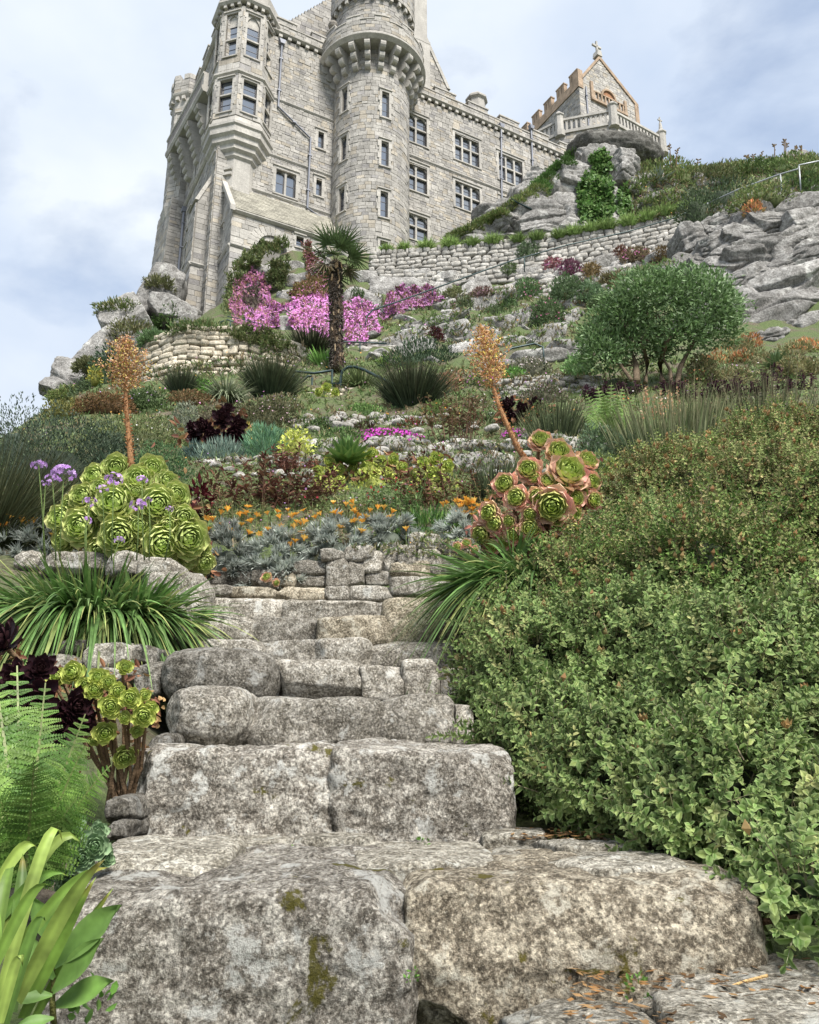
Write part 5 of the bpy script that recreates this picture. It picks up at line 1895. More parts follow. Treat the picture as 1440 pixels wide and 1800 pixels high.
def carpet(name, label, cat, poly, n, leaf, cols, aspect=0.6, flowers=None, nflower=0, flower_px=5, thick=10, mat='leaf_matt', lift=0.5, group=None, tmpl=LEAF2, hang=0.0, kind=None, dz=0.0, Yd=42.0):
    """plants that hug the slope: scattered where sight lines through the outline meet the ground"""
    pix = sample_poly(poly, n + nflower)
    pix = pix + 11 * np.array([[mnoise.noise((x * 0.07, y * 0.07, 1.0)) + 0.8 * mnoise.noise((x * 0.2, y * 0.2, 2.0)), mnoise.noise((x * 0.07, y * 0.07, 7.0)) + 0.8 * mnoise.noise((x * 0.2, y * 0.2, 8.0))] for x, y in pix])
    pos, nrm, ok = ground_pts(pix)
    nrm = unit(nrm * 0.5 + np.array([0, -0.75, 0.66]))
    miss = ~ok
    if miss.any():
        ym = np.median(pos[ok][:, 1]) if ok.mean() > 0.3 else Yd
        dm = np.stack([(pix[miss, 0] - 720) / FPX, CT - (900 - pix[miss, 1]) / FPX * ST, ST + (900 - pix[miss, 1]) / FPX * CT], 1)
        pos[miss] = dm * (ym / dm[:, 1])[:, None]
    k = (depth_arr(pos) / FPX)[:, None]
    root = thing(name, label, cat, pos[np.argmin(pos[:, 2])], group)
    if kind:
        root['kind'] = kind
    bulge = np.array([0.5 + 0.5 * mnoise.noise(Vector(q * 0.9)) for q in pos])[:, None]
    m = min(n, len(pos))
    off = rng.random((len(pos), 1)) ** 0.6
    off[m:] = 1.03
    pos = pos + nrm * (thick * k * (0.35 + 0.65 * bulge) * off)
    d = unit(nrm + lift * GREY_UP - hang * GREY_UP * 2 + 0.6 * rng.normal(size=pos.shape))
    kk = k[:, 0]
    Fol().scatter(tmpl, pos[:m], d[:m], nrm[:m] + 0.8 * rng.normal(size=(m, 3)), leaf * kk[:m] * rng.uniform(0.7, 1.3, m), leaf * aspect * kk[:m], shades(cols, m)).part(root, 'foliage', M[mat], kind='stuff')
    if len(pos) > m:
        q = len(pos) - m
        Fol().scatter(FLOWER, pos[m:], nrm[m:] + 0.15 * rng.normal(size=(q, 3)), rng.normal(size=(q, 3)), flower_px * kk[m:], flower_px * kk[m:] * rng.uniform(0.7, 1.2, q), shades(flowers, q, 0.15)).part(root, 'flowers', M['petal'], kind='stuff')
    return root


def depth_arr(p):
    return p[:, 1] * CT + p[:, 2] * ST


# ---- succulent rosettes
def spoon(L, w, cup, rise, nl=6, nw=4, base=(0.35, 0.45, 0.12), rim=(0.6, 0.5, 0.25), point=0.1, thick=0.06):
    """one fleshy leaf along +X; the rim colour sits on its edge"""
    V, C = [], []
    for i in range(nl + 1):
        t = i / nl
        ww = w * (0.32 + 0.68 * math.sin(min(1, t * 1.25) * math.pi / 2)) * (1 if t < 0.72 else math.sqrt(max(0.0, 1 - ((t - 0.72) / 0.28) ** 2)) + (point if i == nl else 0) * 0.3 + 0.02)
        for j in range(nw + 1):
            s = j / nw * 2 - 1
            x = L * t
            z = rise * L * t * t + cup * w * s * s * (0.3 + t) + (0.05 * L * max(0, t - 0.8) * 5) * 0.3
            V.append((x, s * ww / 2, z))
            e = max(abs(s) ** 4 * 0.8, max(0, (t - 0.7) / 0.3) ** 1.5)
            C.append([base[q] + (rim[q] - base[q]) * e for q in range(3)])
    n = (nl + 1) * (nw + 1)
    V = np.array(V)
    F = []
    for i in range(nl):
        for j in range(nw):
            a = i * (nw + 1) + j
            b, c, d = a + 1, a + nw + 2, a + nw + 1
            F += [(a, b, c), (a, c, d)]
    C = np.array(C)
    return V, np.array(F), C


def rosette_set(R, base, rim, inner, layers=6, per=7, wk=0.62, seed=0, open_=1.0, rimk=1.5, outer_col=None):
    """meshes for a rosette of radius R: (heart mesh data, [(leaf mesh, rotation)])"""
    r_ = random.Random(seed)
    ga = math.radians(137.5)
    heart = Fol()
    total = layers * per
    outer = []
    for i in range(total):
        f = i / (total - 1)
        L = R * (0.16 + 0.84 * f ** 0.75)
        tilt = math.radians(86 - 66 * f ** 0.9 * open_)
        b = [inner[q] + (base[q] - inner[q]) * min(1, f * 1.4) for q in range(3)]
        rm = [inner[q] * 1.05 + (rim[q] - inner[q] * 1.05) * f ** rimk for q in range(3)]
        if outer_col and f > 0.78:
            b = [outer_col[q] * (0.9 + 0.2 * r_.random()) for q in range(3)]
            rm = [min(1, x * 1.12) for x in b]
        V, F, C = spoon(L, L * wk * (1.35 - 0.2 * f), 0.15, 0.30 * (1 - f) + 0.10, 5 if f > 0.5 else 4, 4, b, rm)
        rot = (Matrix.Rotation(ga * i, 3, 'Z') @ Matrix.Rotation(-tilt, 3, 'Y'))
        z0 = -R * 0.28 * f + 0.12 * R
        if i < total - 14:
            A = np.array(rot)
            heart.raw(V @ A.T + np.array([0, 0, z0]) + np.array(rot @ Vector((R * 0.05, 0, 0))), F, C)
        else:
            fm = Fol().raw(V, F, C).mesh('leaf', M['succulent'], True)
            outer.append((fm, rot.to_quaternion(), Vector((0, 0, z0))))
    return heart.mesh('rosette', M['succulent'], True), outer


def place_rosette(root, sets, pos, axis, scale, leaf_parts=True, name='rosette'):
    hm, outer = random.choice(sets)
    q = Vector(axis).to_track_quat('Z', 'Y') @ Matrix.Rotation(random.uniform(0, 6.28), 3, 'Z').to_quaternion()
    o = link(name, hm, root, pos, None, scale)
    o.rotation_mode = 'QUATERNION'
    o.rotation_quaternion = q
    for me, lq, lo in outer:
        c = link('leaf', me, None, (0, 0, 0))
        c.parent = o
        c.location = lo
        c.rotation_mode = 'QUATERNION'
        c.rotation_quaternion = lq
    return o


def succulent(name, label, cat, foot, Yc, items, sets, bulge, stem_r, face=0.55, group=None, leafless=None, stems=True, stemcol=(1, 0.85, 0.7), dead=((0.26, 0.13, 0.07), (0.34, 0.22, 0.10), (0.18, 0.08, 0.05))):
    """items: (px, py, radius px) of every rosette; foot: pixel of the stem foot; rosettes sit on a dome around the middle"""
    fp = P(foot[0], foot[1], Yc)
    root = thing(name, label, cat, fp, group)
    xs, ys = np.array([i[0] for i in items]), np.array([i[1] for i in items])
    cx_, cy_ = xs.mean(), ys.mean()
    hw, hh = (xs.max() - xs.min()) / 2 + 1, (ys.max() - ys.min()) / 2 + 1
    mb = MB()
    for (px, py, r) in items:
        u_, v_ = (px - cx_) / hw, (py - cy_) / hh
        q = max(0, 1 - 0.55 * (u_ * u_ + v_ * v_))
        p = P(px, py, Yc - bulge * q + 0.02)
        k = depth(p) / FPX
        ax = unit(-p[None])[0] * (0.75 + 0.5 * face) + np.array([u_ * 0.55, 0, 0.18 - v_ * 0.42]) + 0.10 * rng.normal(size=3)
        place_rosette(root, sets, p, ax, r * k)
        if stems:
            a = unit(ax[None])[0]
            b = fp + np.array([random.uniform(-.04, .04), random.uniform(0, .05), 0])
            m1 = p - a * r * k * 0.9
            mid = (b * 0.45 + m1 * 0.55) + np.array([0, 0.06, -0.05])
            mb.tube([b, mid, m1, p - a * r * k * 0.1], [stem_r * 1.2, stem_r, stem_r * 0.85, stem_r * 0.8], 6, stemcol)
    if stems:
        nn = 14 * len(items)
        qs = np.array([P(*items[i][:2], Yc + 0.06) for i in rng.integers(0, len(items), nn)])
        kk = depth(fp) / FPX
        qs = qs + rng.normal(size=(nn, 3)) * np.array([18, 8, 16]) * kk + np.array([0, 0.05, -8 * kk])
        Fol().scatter(LEAF6, qs, rng.normal(size=(nn, 3)) + np.array([0, -0.5, -0.4]), rng.normal(size=(nn, 3)), 20 * kk * rng.uniform(0.6, 1.2, nn), 9 * kk, shades(dead, nn)).part(root, 'dead_leaves', M['leaf_matt'], kind='stuff')
        link('stems', mb.mesh('stems', M['bark'], True), root, (0, 0, 0), kind='stuff')
    return root


def agave(name, label, cat, px, py, w, n, cols, rim, wk=0.16, Y=None, up=0.5, curl=0.0, group=None, rad=1.0):
    """stiff pointed leaves in a rosette, every leaf a part"""
    p = P(px, py, Y) if Y else G(px, py)
    k = depth(p) / FPX
    root = thing(name, label, cat, p, group)
    R = w / 2 * k
    L = R
    V, F, C = [], [], []
    nl = 6
    for i in range(nl + 1):
        t = i / nl
        ww = L * wk * (1 - t ** 1.7) * (0.8 + 0.5 * math.sin(t * math.pi)) + 0.002 * L
        for s in (-1, 0, 1):
            V.append((L * t, s * ww / 2, L * (0.10 * abs(s) * (1 - t) * wk * 5 + curl * t * t)))
            C.append(rim if s else cols)
    for i in range(nl):
        for j in range(2):
            a = i * 3 + j
            F += [(a, a + 1, a + 4), (a, a + 4, a + 3)]
    me = Fol().raw(V, F, C).mesh('leaf', M['succulent'], True)
    for i in range(n):
        f = i / max(1, n - 1)
        el = math.radians(85 - (75 + 20 * (1 - up)) * f)
        o = link('leaf', me, root, p + np.array([0, 0, R * 0.12 * (1 - f)]), None, (random.uniform(0.85, 1.1) * (0.75 + 0.25 * f)) * rad)
        o.rotation_euler = (random.uniform(-.2, .2), -el, math.radians(137.5) * i)
    return root


def rachis_fern(name, label, px, py, fronds, cols, Y=None, group=None, npin=22, cat='fern'):
    """fronds: (tip px, tip py, arch, dY)"""
    p = P(px, py, Y) if Y else G(px, py)
    root = thing(name, label, cat, p, group)
    for (tx, ty, arch, dY) in fronds:
        tip = P(tx, ty, p[1] + dY)
        ch = tip - p
        L = np.linalg.norm(ch)
        upv = np.array([0, 0, 1.0])
        f = Fol()
        pts = [p + ch * t + upv * arch * L * 4 * t * (1 - t) for t in np.linspace(0, 1, npin + 1)]
        pts = np.array(pts)
        tan = unit(np.gradient(pts, axis=0))
        toc = unit(-pts) * 0.75 + upv * 0.5
        nrm = unit(toc - (toc * tan).sum(1, keepdims=True) * tan)
        sidev = np.cross(nrm, tan)
        # stalk
        f.ribbons(pts[:1], ch[None], L * 0.01, L * 0.01, 0, 1, (0.2, 0.22, 0.08), (0.2, 0.22, 0.08))
        for i in range(npin):
            w_ = 0.008 * L * (1 - i / npin) + 0.003 * L
            a, b = pts[i], pts[i + 1]
            f.raw([a - sidev[i] * w_, a + sidev[i] * w_, b + sidev[i + 1] * w_ * 0.9, b - sidev[i + 1] * w_ * 0.9], [(0, 1, 2), (0, 2, 3)], (0.22, 0.26, 0.09))
        for i in range(2, npin):
            t = i / npin
            pl = L * 0.30 * math.sin(math.pi * min(1, (1 - t) * 0.95 + 0.05) ** 0.8) ** 0.8 * (0.45 + 0.55 * (1 - t))
            pl = L * 0.27 * (1 - t) ** 0.75 * min(1, t * 4 + 0.2)
            for sg in (-1, 1):
                dd = unit((sidev[i] * sg + tan[i] * 0.45 - upv * 0.12 + 0.05 * rng.normal(size=3))[None])[0]
                m = 9
                q = np.linspace(0.06, 1, m)
                c = shades(cols, 1, 0.1)[0]
                pos = pts[i] + dd * (q * pl)[:, None]
                pos = pos - upv * (0.10 * pl * q * q)[:, None]
                sd2 = np.cross(nrm[i], dd)
                for s2 in (-1, 1):
                    ld = np.broadcast_to(dd * 0.55 + sd2 * s2, (m, 3))
                    f.scatter(LEAF2, pos, ld, np.broadcast_to(nrm[i], (m, 3)) + 0.15 * rng.normal(size=(m, 3)), pl * 0.25 * (1 - q * 0.75) + 0.004 * L, pl * 0.16 * (1 - q * 0.6) + 0.003 * L, c * rng.uniform(0.85, 1.15, (m, 1)))
                f.ribbons(pts[i][None], dd[None], pl, pl * 0.03, 0.1, 2, c, c)
        f.part(root, 'frond', M['leaf'])
    return root


def stem_plant(name, label, cat, px, py, w, h, nst, leaf, cols, Y=None, per=16, aspect=0.4, start=0.35, flowers=None, nflower=0, flower_px=5, tips=None, group=None, depthk=0.5, spread=0.25, stemcol=(0.16, 0.09, 0.06), mat='leaf_matt', tmpl=LEAF6):
    """upright leafy stems, as a loose airy clump"""
    p = P(px, py, Y) if Y else H(px, py)
    k = depth(p) / FPX
    root = thing(name, label, cat, p, group)
    base = p + np.stack([rng.uniform(-.5, .5, nst) * w * 0.75 * k, rng.uniform(0, 1, nst) * w * depthk * k, np.zeros(nst)], 1)
    off = (base[:, :1] - p[0]) / (w * k)
    d = unit(np.concatenate([off * spread * 3 + spread * 0.5 * rng.normal(size=(nst, 1)), spread * 0.6 * rng.normal(size=(nst, 1)), np.ones((nst, 1))], 1))
    L = h * k * rng.uniform(0.55, 1.08, nst)
    f = Fol().ribbons(base, d, L, 1.6 * k, 0.12 * rng.random(nst), 4, stemcol, stemcol, 0.6, 0.3)
    t = rng.uniform(start, 1.02, (nst, per))
    pos = base[:, None] + d[:, None] * (L[:, None] * t)[..., None]
    pos = pos.reshape(-1, 3)
    n = len(pos)
    ld = unit(rng.normal(size=(n, 3)) * np.array([1, 1, 0.35]) + np.array([0, 0, 0.45]))
    tt = t.reshape(-1)
    sc = leaf * k * rng.uniform(0.6, 1.25, n) * (1.15 - 0.45 * tt)
    c = shades(cols, n)
    if tips is not None:
        m_ = tt > 0.8
        c[m_] = shades(tips, int(m_.sum()))
    f.scatter(tmpl, pos, ld, np.array([0, -0.2, 1.0]) + 0.5 * rng.normal(size=(n, 3)), sc, sc * aspect, c)
    f.part(root, 'foliage', M[mat], kind='stuff')
    if nflower:
        q = rng.integers(0, nst, nflower)
        fp = base[q] + d[q] * (L[q] * rng.uniform(0.85, 1.1, nflower))[:, None]
        Fol().scatter(FLOWER, fp, np.array([0, -0.7, 0.6]) + 0.5 * rng.normal(size=(nflower, 3)), rng.normal(size=(nflower, 3)), flower_px * k, flower_px * k, shades(flowers, nflower, 0.15)).part(root, 'flowers', M['petal'], kind='stuff')
    return root
# ------------------------------------------------------------------ foreground planting
# ---- the big grey-green shrub right of the steps
EL = [(955, 1200, 128, 138, 4.1), (1010, 1335, 138, 122, 3.55), (1150, 1390, 170, 120, 3.05), (1345, 1450, 170, 160, 2.6), (1030, 1065, 145, 110, 4.9), (1150, 1180, 190, 160, 3.95), (1390, 1250, 190, 190, 3.2),
      (1155, 970, 125, 105, 5.5), (1300, 1030, 190, 170, 4.4), (1245, 860, 150, 110, 6.3), (1425, 880, 170, 140, 5.6), (1400, 775, 120, 75, 7.0), (900, 1115, 62, 72, 4.7), (1450, 1590, 90, 70, 2.2), (1160, 1030, 140, 120, 4.9), (1250, 1480, 110, 70, 2.65)]
shrub = thing('big_shrub', 'sprawling grey-green shrub with woolly leaves and brown seed heads filling the right bank', 'shrub', P(1150, 1480, 2.9))
Ec, Er = [], []
for (px, py, rx, ry, Y) in EL:
    p = P(px, py, Y)
    k = depth(p) / FPX
    m = (rx + ry) / 2 * k
    Ec.append(p + np.array([0, m * 0.75, 0]))
    Er.append((rx * k, m * 0.9, ry * k))
Ec, Er = np.array(Ec), np.array(Er)
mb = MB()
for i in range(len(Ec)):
    core_mesh(mb, Ec[i], Er[i] * 0.60, (0.03, 0.045, 0.02), 50 + i)  # near-black green hulls paint the deep shade inside the shrub
link('shade_core', mb.mesh('shade_core', M['leaf_matt'], True), shrub, (0, 0, 0))


def sprig_template(seed, L=0.13, pairs=6, leaf=0.034, cols=((0.12, 0.21, 0.045), (0.17, 0.26, 0.068), (0.085, 0.16, 0.034), (0.23, 0.30, 0.09)), rim=(0.40, 0.49, 0.23), tmpl=LEAF6):
    r0 = np.random.default_rng(seed)
    f = Fol()
    f.ribbons(np.zeros((1, 3)), np.array([[1.0, 0, 0]]), L, 0.004, 0.0, 3, (0.30, 0.24, 0.16), (0.34, 0.36, 0.22), 0.0)
    f.ribbons(np.zeros((1, 3)), np.array([[1.0, 0, 0]]), L, 0.004, 0.0, 3, (0.30, 0.24, 0.16), (0.34, 0.36, 0.22), 3.0)
    for i in range(pairs):
        x = L * (0.25 + 0.78 * i / (pairs - 1))
        a = (i % 2) * math.pi / 2 + r0.uniform(-.3, .3)
        s = leaf * (1.05 - 0.55 * (i / (pairs - 1)) ** 2)
        for sg in (0, math.pi):
            d = np.array([0.55 + 0.5 * i / pairs, math.cos(a + sg), math.sin(a + sg)]) + 0.15 * r0.normal(size=3)
            u_ = np.array([1.0, -0.2 * math.cos(a + sg), -0.2 * math.sin(a + sg)]) + 0.15 * r0.normal(size=3)
            c = np.array(cols[r0.integers(0, len(cols))]) * r0.uniform(0.8, 1.2)
            T, F = tmpl
            R = frames(d[None], u_[None])[0]
            V = (T * np.array([s, s * 0.62, s])) @ R.T + np.array([x, 0, 0])
            C = np.tile(c, (len(T), 1))
            if len(T) == 8:
                C[1:6] = c * 0.55 + np.array(rim) * 0.45
            f.raw(V, F, C)
    V, F, C = np.concatenate(f.V), np.concatenate(f.F), np.concatenate(f.C)
    return V, F, C


SPR = [sprig_template(i) for i in range(6)]
SPRB = [sprig_template(20 + i, cols=((0.27, 0.33, 0.10), (0.34, 0.35, 0.13), (0.22, 0.30, 0.09)), rim=(0.48, 0.50, 0.26), leaf=0.030) for i in range(4)]
SPRL = [sprig_template(40 + i, pairs=5, tmpl=LEAF2, leaf=0.032) for i in range(4)]
SPRBL = [sprig_template(60 + i, pairs=5, tmpl=LEAF2, leaf=0.029, cols=((0.30, 0.37, 0.12), (0.38, 0.38, 0.16), (0.26, 0.34, 0.11), (0.40, 0.34, 0.16))) for i in range(4)]


def in_ell(pos, skip, k=0.80):
    m = np.zeros(len(pos), bool)
    for i in range(len(Ec)):
        if i == skip:
            continue
        m |= (((pos - Ec[i]) / (Er[i] * k)) ** 2).sum(1) < 1
    return m


sp_pos, sp_dir, sp_el = [], [], []
for i in range(len(Ec)):
    area = 4 * math.pi * ((Er[i] ** 1.6).mean()) ** (2 / 1.6)
    dist = depth(Ec[i])
    n = int(area * 1050 * (1.0 if dist < 4.2 else 0.85))
    d = sph(n, -0.75)
    keep = (d @ unit(-Ec[i][None])[0] > -0.35) | (d[:, 2] > 0.3)
    d = d[keep]
    n = len(d)
    rad = lumps(d, 900 + i, 3.0, 0.36) * (1 - 0.34 * rng.random(n) ** 1.3)
    pos = Ec[i] + d * Er[i] * rad[:, None]
    ok = ~in_ell(pos, i)
    sp_pos.append(pos[ok])
    nn = unit(d[ok] / Er[i])
    sp_dir.append(unit(nn * 0.8 + np.array([-0.15, -0.1, 0.55]) + 0.55 * rng.normal(size=nn.shape)))
    sp_el.append(np.full(ok.sum(), i))
sp_pos, sp_dir, sp_el = np.concatenate(sp_pos), np.concatenate(sp_dir), np.concatenate(sp_el)
# browner, seeding growth towards the top of the bush
brown = np.clip((sp_pos[:, 2] - 0.45) / 1.5, 0, 1) * 0.7 + 0.08 + 0.25 * np.array([max(0, mnoise.noise(Vector(q * 1.6))) for q in sp_pos])
isb = rng.random(len(sp_pos)) < brown
order = np.argsort(depth_arr(sp_pos))
near_cut = depth_arr(sp_pos[order])
meshes = []
for V, F, C in SPR + SPRB:
    meshes.append(Fol().raw(V, F, C).mesh('sprig', M['leaf_matt']))
fo = Fol()
batches = {}
facing = (unit(-sp_pos) * unit(sp_pos - Ec[sp_el])).sum(1)
front_ids = [i for i in order if facing[i] > 0.1][:300]
fset = set(front_ids)
Rm = frames(sp_dir, np.tile(np.array([0, -0.3, 1.0]), (len(sp_dir), 1)) + 0.5 * rng.normal(size=sp_dir.shape))
scl = rng.uniform(0.55, 1.4, len(sp_pos))
for i in front_ids:
    me = meshes[rng.integers(6, 10) if isb[i] else rng.integers(0, 6)]
    o = link('sprig', me, shrub, sp_pos[i], None, scl[i])
    o.rotation_mode = 'QUATERNION'
    o.rotation_quaternion = Matrix(Rm[i].tolist()).to_quaternion()
rest = np.array([i for i in order if i not in fset])
dd = depth_arr(sp_pos[rest])
var = rng.integers(0, 4, len(rest))
for far_ in (0, 1):
    for b_ in (0, 1):
        for v in range(4):
            sel = rest[((dd > 4.4) == bool(far_)) & (isb[rest] == bool(b_)) & (var == v)]
            if not len(sel):
                continue
            V, F, C = ((SPRBL if b_ else SPRL) if far_ else (SPRB if b_ else SPR))[v]
            N = len(sel)
            VV = np.einsum('nij,kj->nki', Rm[sel] * scl[sel][:, None, None], V) + sp_pos[sel][:, None]
            CC = (C[None] * (1 + 0.16 * rng.normal(size=(N, 1, 1)).clip(-2, 2)))
            fo.raw(VV.reshape(-1, 3), (F[None] + (np.arange(N) * len(V))[:, None, None]).reshape(-1, 3), CC.reshape(-1, 3))
fo.part(shrub, 'foliage', M['leaf_matt'], kind='stuff')
# seed heads on thin stalks, the nearest as parts of their own
V, F = [], []
sh = Fol()
for k in range(7):
    a = 2 * math.pi * k / 7
    sh.scatter(LEAF2, np.zeros((1, 3)), np.array([[0.9, 0.5 * math.cos(a), 0.5 * math.sin(a)]]), np.array([[0, math.cos(a), math.sin(a)]]), 0.024, 0.014, (0.42, 0.27, 0.12))
sh.scatter(BLOB, np.zeros((1, 3)), np.array([[1.0, 0, 0]]), np.array([[0, 0, 1.0]]), 0.018, 0.02, (0.46, 0.31, 0.14))
shm = sh.mesh('seed_head', M['leaf_matt'])
cand = np.array([i for i in range(len(sp_pos)) if facing[i] > 0.15])
pick = rng.choice(cand, 1150, replace=False, p=(lambda w_: w_ / w_.sum())((brown[cand] + 0.12) * depth_arr(sp_pos[cand]) ** 1.0))
st_ = Fol()
for j, i in enumerate(pick):
    d = unit((sp_dir[i] * 0.5 + np.array([0, -0.1, 1.0]) + 0.25 * rng.normal(size=3))[None])[0]
    L = rng.uniform(0.06, 0.13)
    q = sp_pos[i] + d * L
    st_.ribbons(sp_pos[i][None], d[None], L, 0.004, 0.02, 3, (0.33, 0.27, 0.15), (0.38, 0.30, 0.16))
    if j < 280:
        o = link('seed_head', shm, shrub, q, None, rng.uniform(1.2, 2.1))
        o.rotation_mode = 'QUATERNION'
        o.rotation_quaternion = Vector(d).to_track_quat('X', 'Z')
for i in rng.choice(cand, 1500, replace=False):
    d = unit((sp_dir[i] * 0.4 + np.array([-0.1, -0.1, 1.0]) + 0.3 * rng.normal(size=3))[None])
    st_.ribbons(sp_pos[i][None], d, rng.uniform(0.08, 0.17), 0.0048, 0.03, 3, (0.34, 0.31, 0.15), (0.52, 0.48, 0.30))
for j, i in enumerate(pick):
    if j >= 280:
        d = unit((sp_dir[i] * 0.5 + np.array([0, -0.1, 1.0]))[None])
        st_.scatter(BLOB, sp_pos[i][None] + d * 0.1, d, np.array([[0.3, 1.0, 0]]), 0.045, 0.03, shades([(0.52, 0.36, 0.16), (0.46, 0.26, 0.12)], 1))
# long shoots reaching out of the mass
for i in rng.choice(cand, 170, replace=False):
    d = unit((unit((sp_pos[i] - Ec[sp_el[i]])[None])[0] * 0.7 + np.array([-0.3, -0.25, 0.25]) + 0.45 * rng.normal(size=3))[None])[0]
    L = rng.uniform(0.14, 0.34)
    q = sp_pos[i]
    for s_ in range(4):
        dn = unit((d + np.array([0, 0, -0.12 * s_]))[None])[0]
        st_.ribbons(q[None], dn[None], L / 4 * 1.05, 0.005, 0, 1, (0.26, 0.19, 0.13), (0.28, 0.22, 0.14))
        q = q + dn * L / 4
        if s_ > 0:
            V, F, C = (SPRB if isb[i] else SPR)[rng.integers(0, 4)]
            Rr = frames(dn[None], np.array([[0, -0.2, 1.0]]) + 0.4 * rng.normal(size=(1, 3)))[0]
            st_.raw(V * 0.8 @ Rr.T + q - dn * 0.06, F, C * rng.uniform(0.9, 1.25))
st_.part(shrub, 'stalks', M['leaf_matt'], kind='stuff')
# woody stems beneath
mb = MB()
for i in range(40):
    e = rng.integers(0, len(Ec))
    a = Ec[e] + np.array([rng.uniform(-.2, .2), 0, -Er[e][2] * 0.6])
    q = Ec[e] + sph(1, 0)[0] * Er[e] * 0.97
    mb.tube([a, (a + q) / 2 + rng.normal(size=3) * 0.03, q], [0.009, 0.006, 0.003], 5, (0.75, 0.6, 0.5))
link('stems', mb.mesh('stems', M['bark'], True), shrub, (0, 0, 0), kind='stuff')

# ---- rosette meshes shared by the succulents
GREEN = [rosette_set(1.12, (0.43, 0.57, 0.17), (0.70, 0.66, 0.32), (0.36, 0.52, 0.12), 6, 8, 0.66, i) for i in range(3)]
PINK = [rosette_set(1.12, (0.48, 0.60, 0.19), (0.86, 0.36, 0.33), (0.38, 0.50, 0.11), 6, 8, 0.62, 10 + i, 1.0, 3.4, (0.80, 0.50, 0.38)) for i in range(3)]
YELLOW = [rosette_set(1.0, (0.42, 0.52, 0.13), (0.68, 0.66, 0.20), (0.30, 0.45, 0.10), 5, 7, 0.66, 20 + i) for i in range(3)]
BLACK = [rosette_set(1.0, (0.022, 0.010, 0.014), (0.045, 0.012, 0.018), (0.035, 0.016, 0.016), 5, 8, 0.36, 30 + i) for i in range(2)]
GREYG = [rosette_set(1.0, (0.24, 0.36, 0.20), (0.34, 0.44, 0.26), (0.22, 0.36, 0.18), 5, 7, 0.50, 40 + i) for i in range(2)]

succulent('aeonium', 'big clump of green rosette succulents on the boulders left of the steps', 'succulent', (240, 1010), 6.35, [
    (205, 828, 34), (267, 829, 32), (172, 842, 30), (243, 848, 34), (205, 890, 44), (275, 888, 42), (308, 873, 30), (150, 877, 30), (115, 915, 34), (150, 928, 42), (213, 943, 46), (280, 955, 44), (326, 948, 44), (320, 912, 30), (352, 985, 28),
    (120, 950, 30), (175, 900, 28), (180, 965, 30), (248, 985, 28), (300, 985, 30), (235, 960, 24), (130, 890, 24), (225, 868, 28), (245, 928, 28), (295, 925, 26), (330, 975, 28), (350, 965, 22), (240, 868, 22), (295, 905, 26), (180, 860, 24), (290, 850, 26), (240, 920, 24), (348, 1000, 20)], GREEN, 0.34, 0.022)
succulent('aeonium', 'clump of pink-rimmed green rosette succulents left of the big shrub', 'succulent', (945, 985), 6.75, [
    (950, 781, 27), (978, 800, 32), (1027, 817, 28), (930, 830, 29), (940, 842, 17), (993, 840, 46), (890, 855, 28), (912, 878, 28), (970, 888, 44), (865, 903, 26), (1018, 867, 20), (897, 917, 18), (933, 905, 20), (852, 938, 28), (943, 935, 19),
    (890, 950, 19), (985, 860, 26), (930, 930, 26), (875, 920, 24), (1000, 930, 26), (955, 950, 24), (1010, 880, 24), (905, 940, 22), (945, 875, 24), (870, 955, 22), (1035, 850, 24), (960, 850, 22), (1005, 905, 22), (915, 935, 18), (1040, 880, 22), (980, 925, 20)], PINK, 0.34, 0.02, dead=((0.50, 0.24, 0.18), (0.42, 0.17, 0.13), (0.36, 0.26, 0.12)))
succulent('aeonium', 'yellow-green rosette succulents on bare branching stems beside the lower steps', 'succulent', (205, 1420), 3.15, [
    (130, 1186, 29), (172, 1196, 26), (190, 1202, 20), (166, 1215, 24), (192, 1243, 28), (228, 1229, 26), (250, 1258, 29), (185, 1287, 28), (165, 1300, 14), (218, 1326, 29), (252, 1222, 16), (264, 1246, 18), (219, 1176, 20), (80, 1180, 20), (102, 1192, 24),
    (218, 1262, 16), (205, 1215, 20), (150, 1205, 20), (240, 1285, 16)], YELLOW, 0.16, 0.007, 0.8)
succulent('black_aeonium', 'near-black rosette succulent behind the fern at the left edge', 'succulent', (60, 1330), 3.05, [(60, 1235, 60), (100, 1275, 52), (30, 1200, 50), (130, 1245, 44), (70, 1180, 40), (20, 1260, 50), (8, 1135, 56), (140, 1270, 36)], BLACK, 0.12, 0.012)
succulent('black_aeonium', 'near-black rosette succulent in the middle bed above the silvery spurge', 'succulent', (385, 790), 12.3, [(360, 752, 24), (390, 738, 26), (415, 748, 24), (345, 765, 20), (375, 768, 24), (405, 766, 26), (425, 770, 18), (400, 722, 18), (338, 750, 14)], BLACK, 0.3, 0.03)
succulent('black_aeonium', 'near-black rosette succulent by the wall right of the leaning spike', 'succulent', (925, 750), 14.5, [(895, 715, 22), (918, 722, 20), (940, 712, 18), (905, 732, 20), (935, 730, 18), (952, 722, 14)], BLACK, 0.3, 0.03)
succulent('hen_and_chicks', 'low grey-green rosette succulent between the fern and the lowest step', 'succulent', (140, 1530), 2.45, [(125, 1460, 40), (165, 1490, 38), (100, 1490, 38), (140, 1510, 36), (170, 1465, 26), (90, 1530, 36), (120, 1545, 30), (60, 1545, 34), (185, 1510, 22)], GREYG, 0.1, 0.01, stems=False)
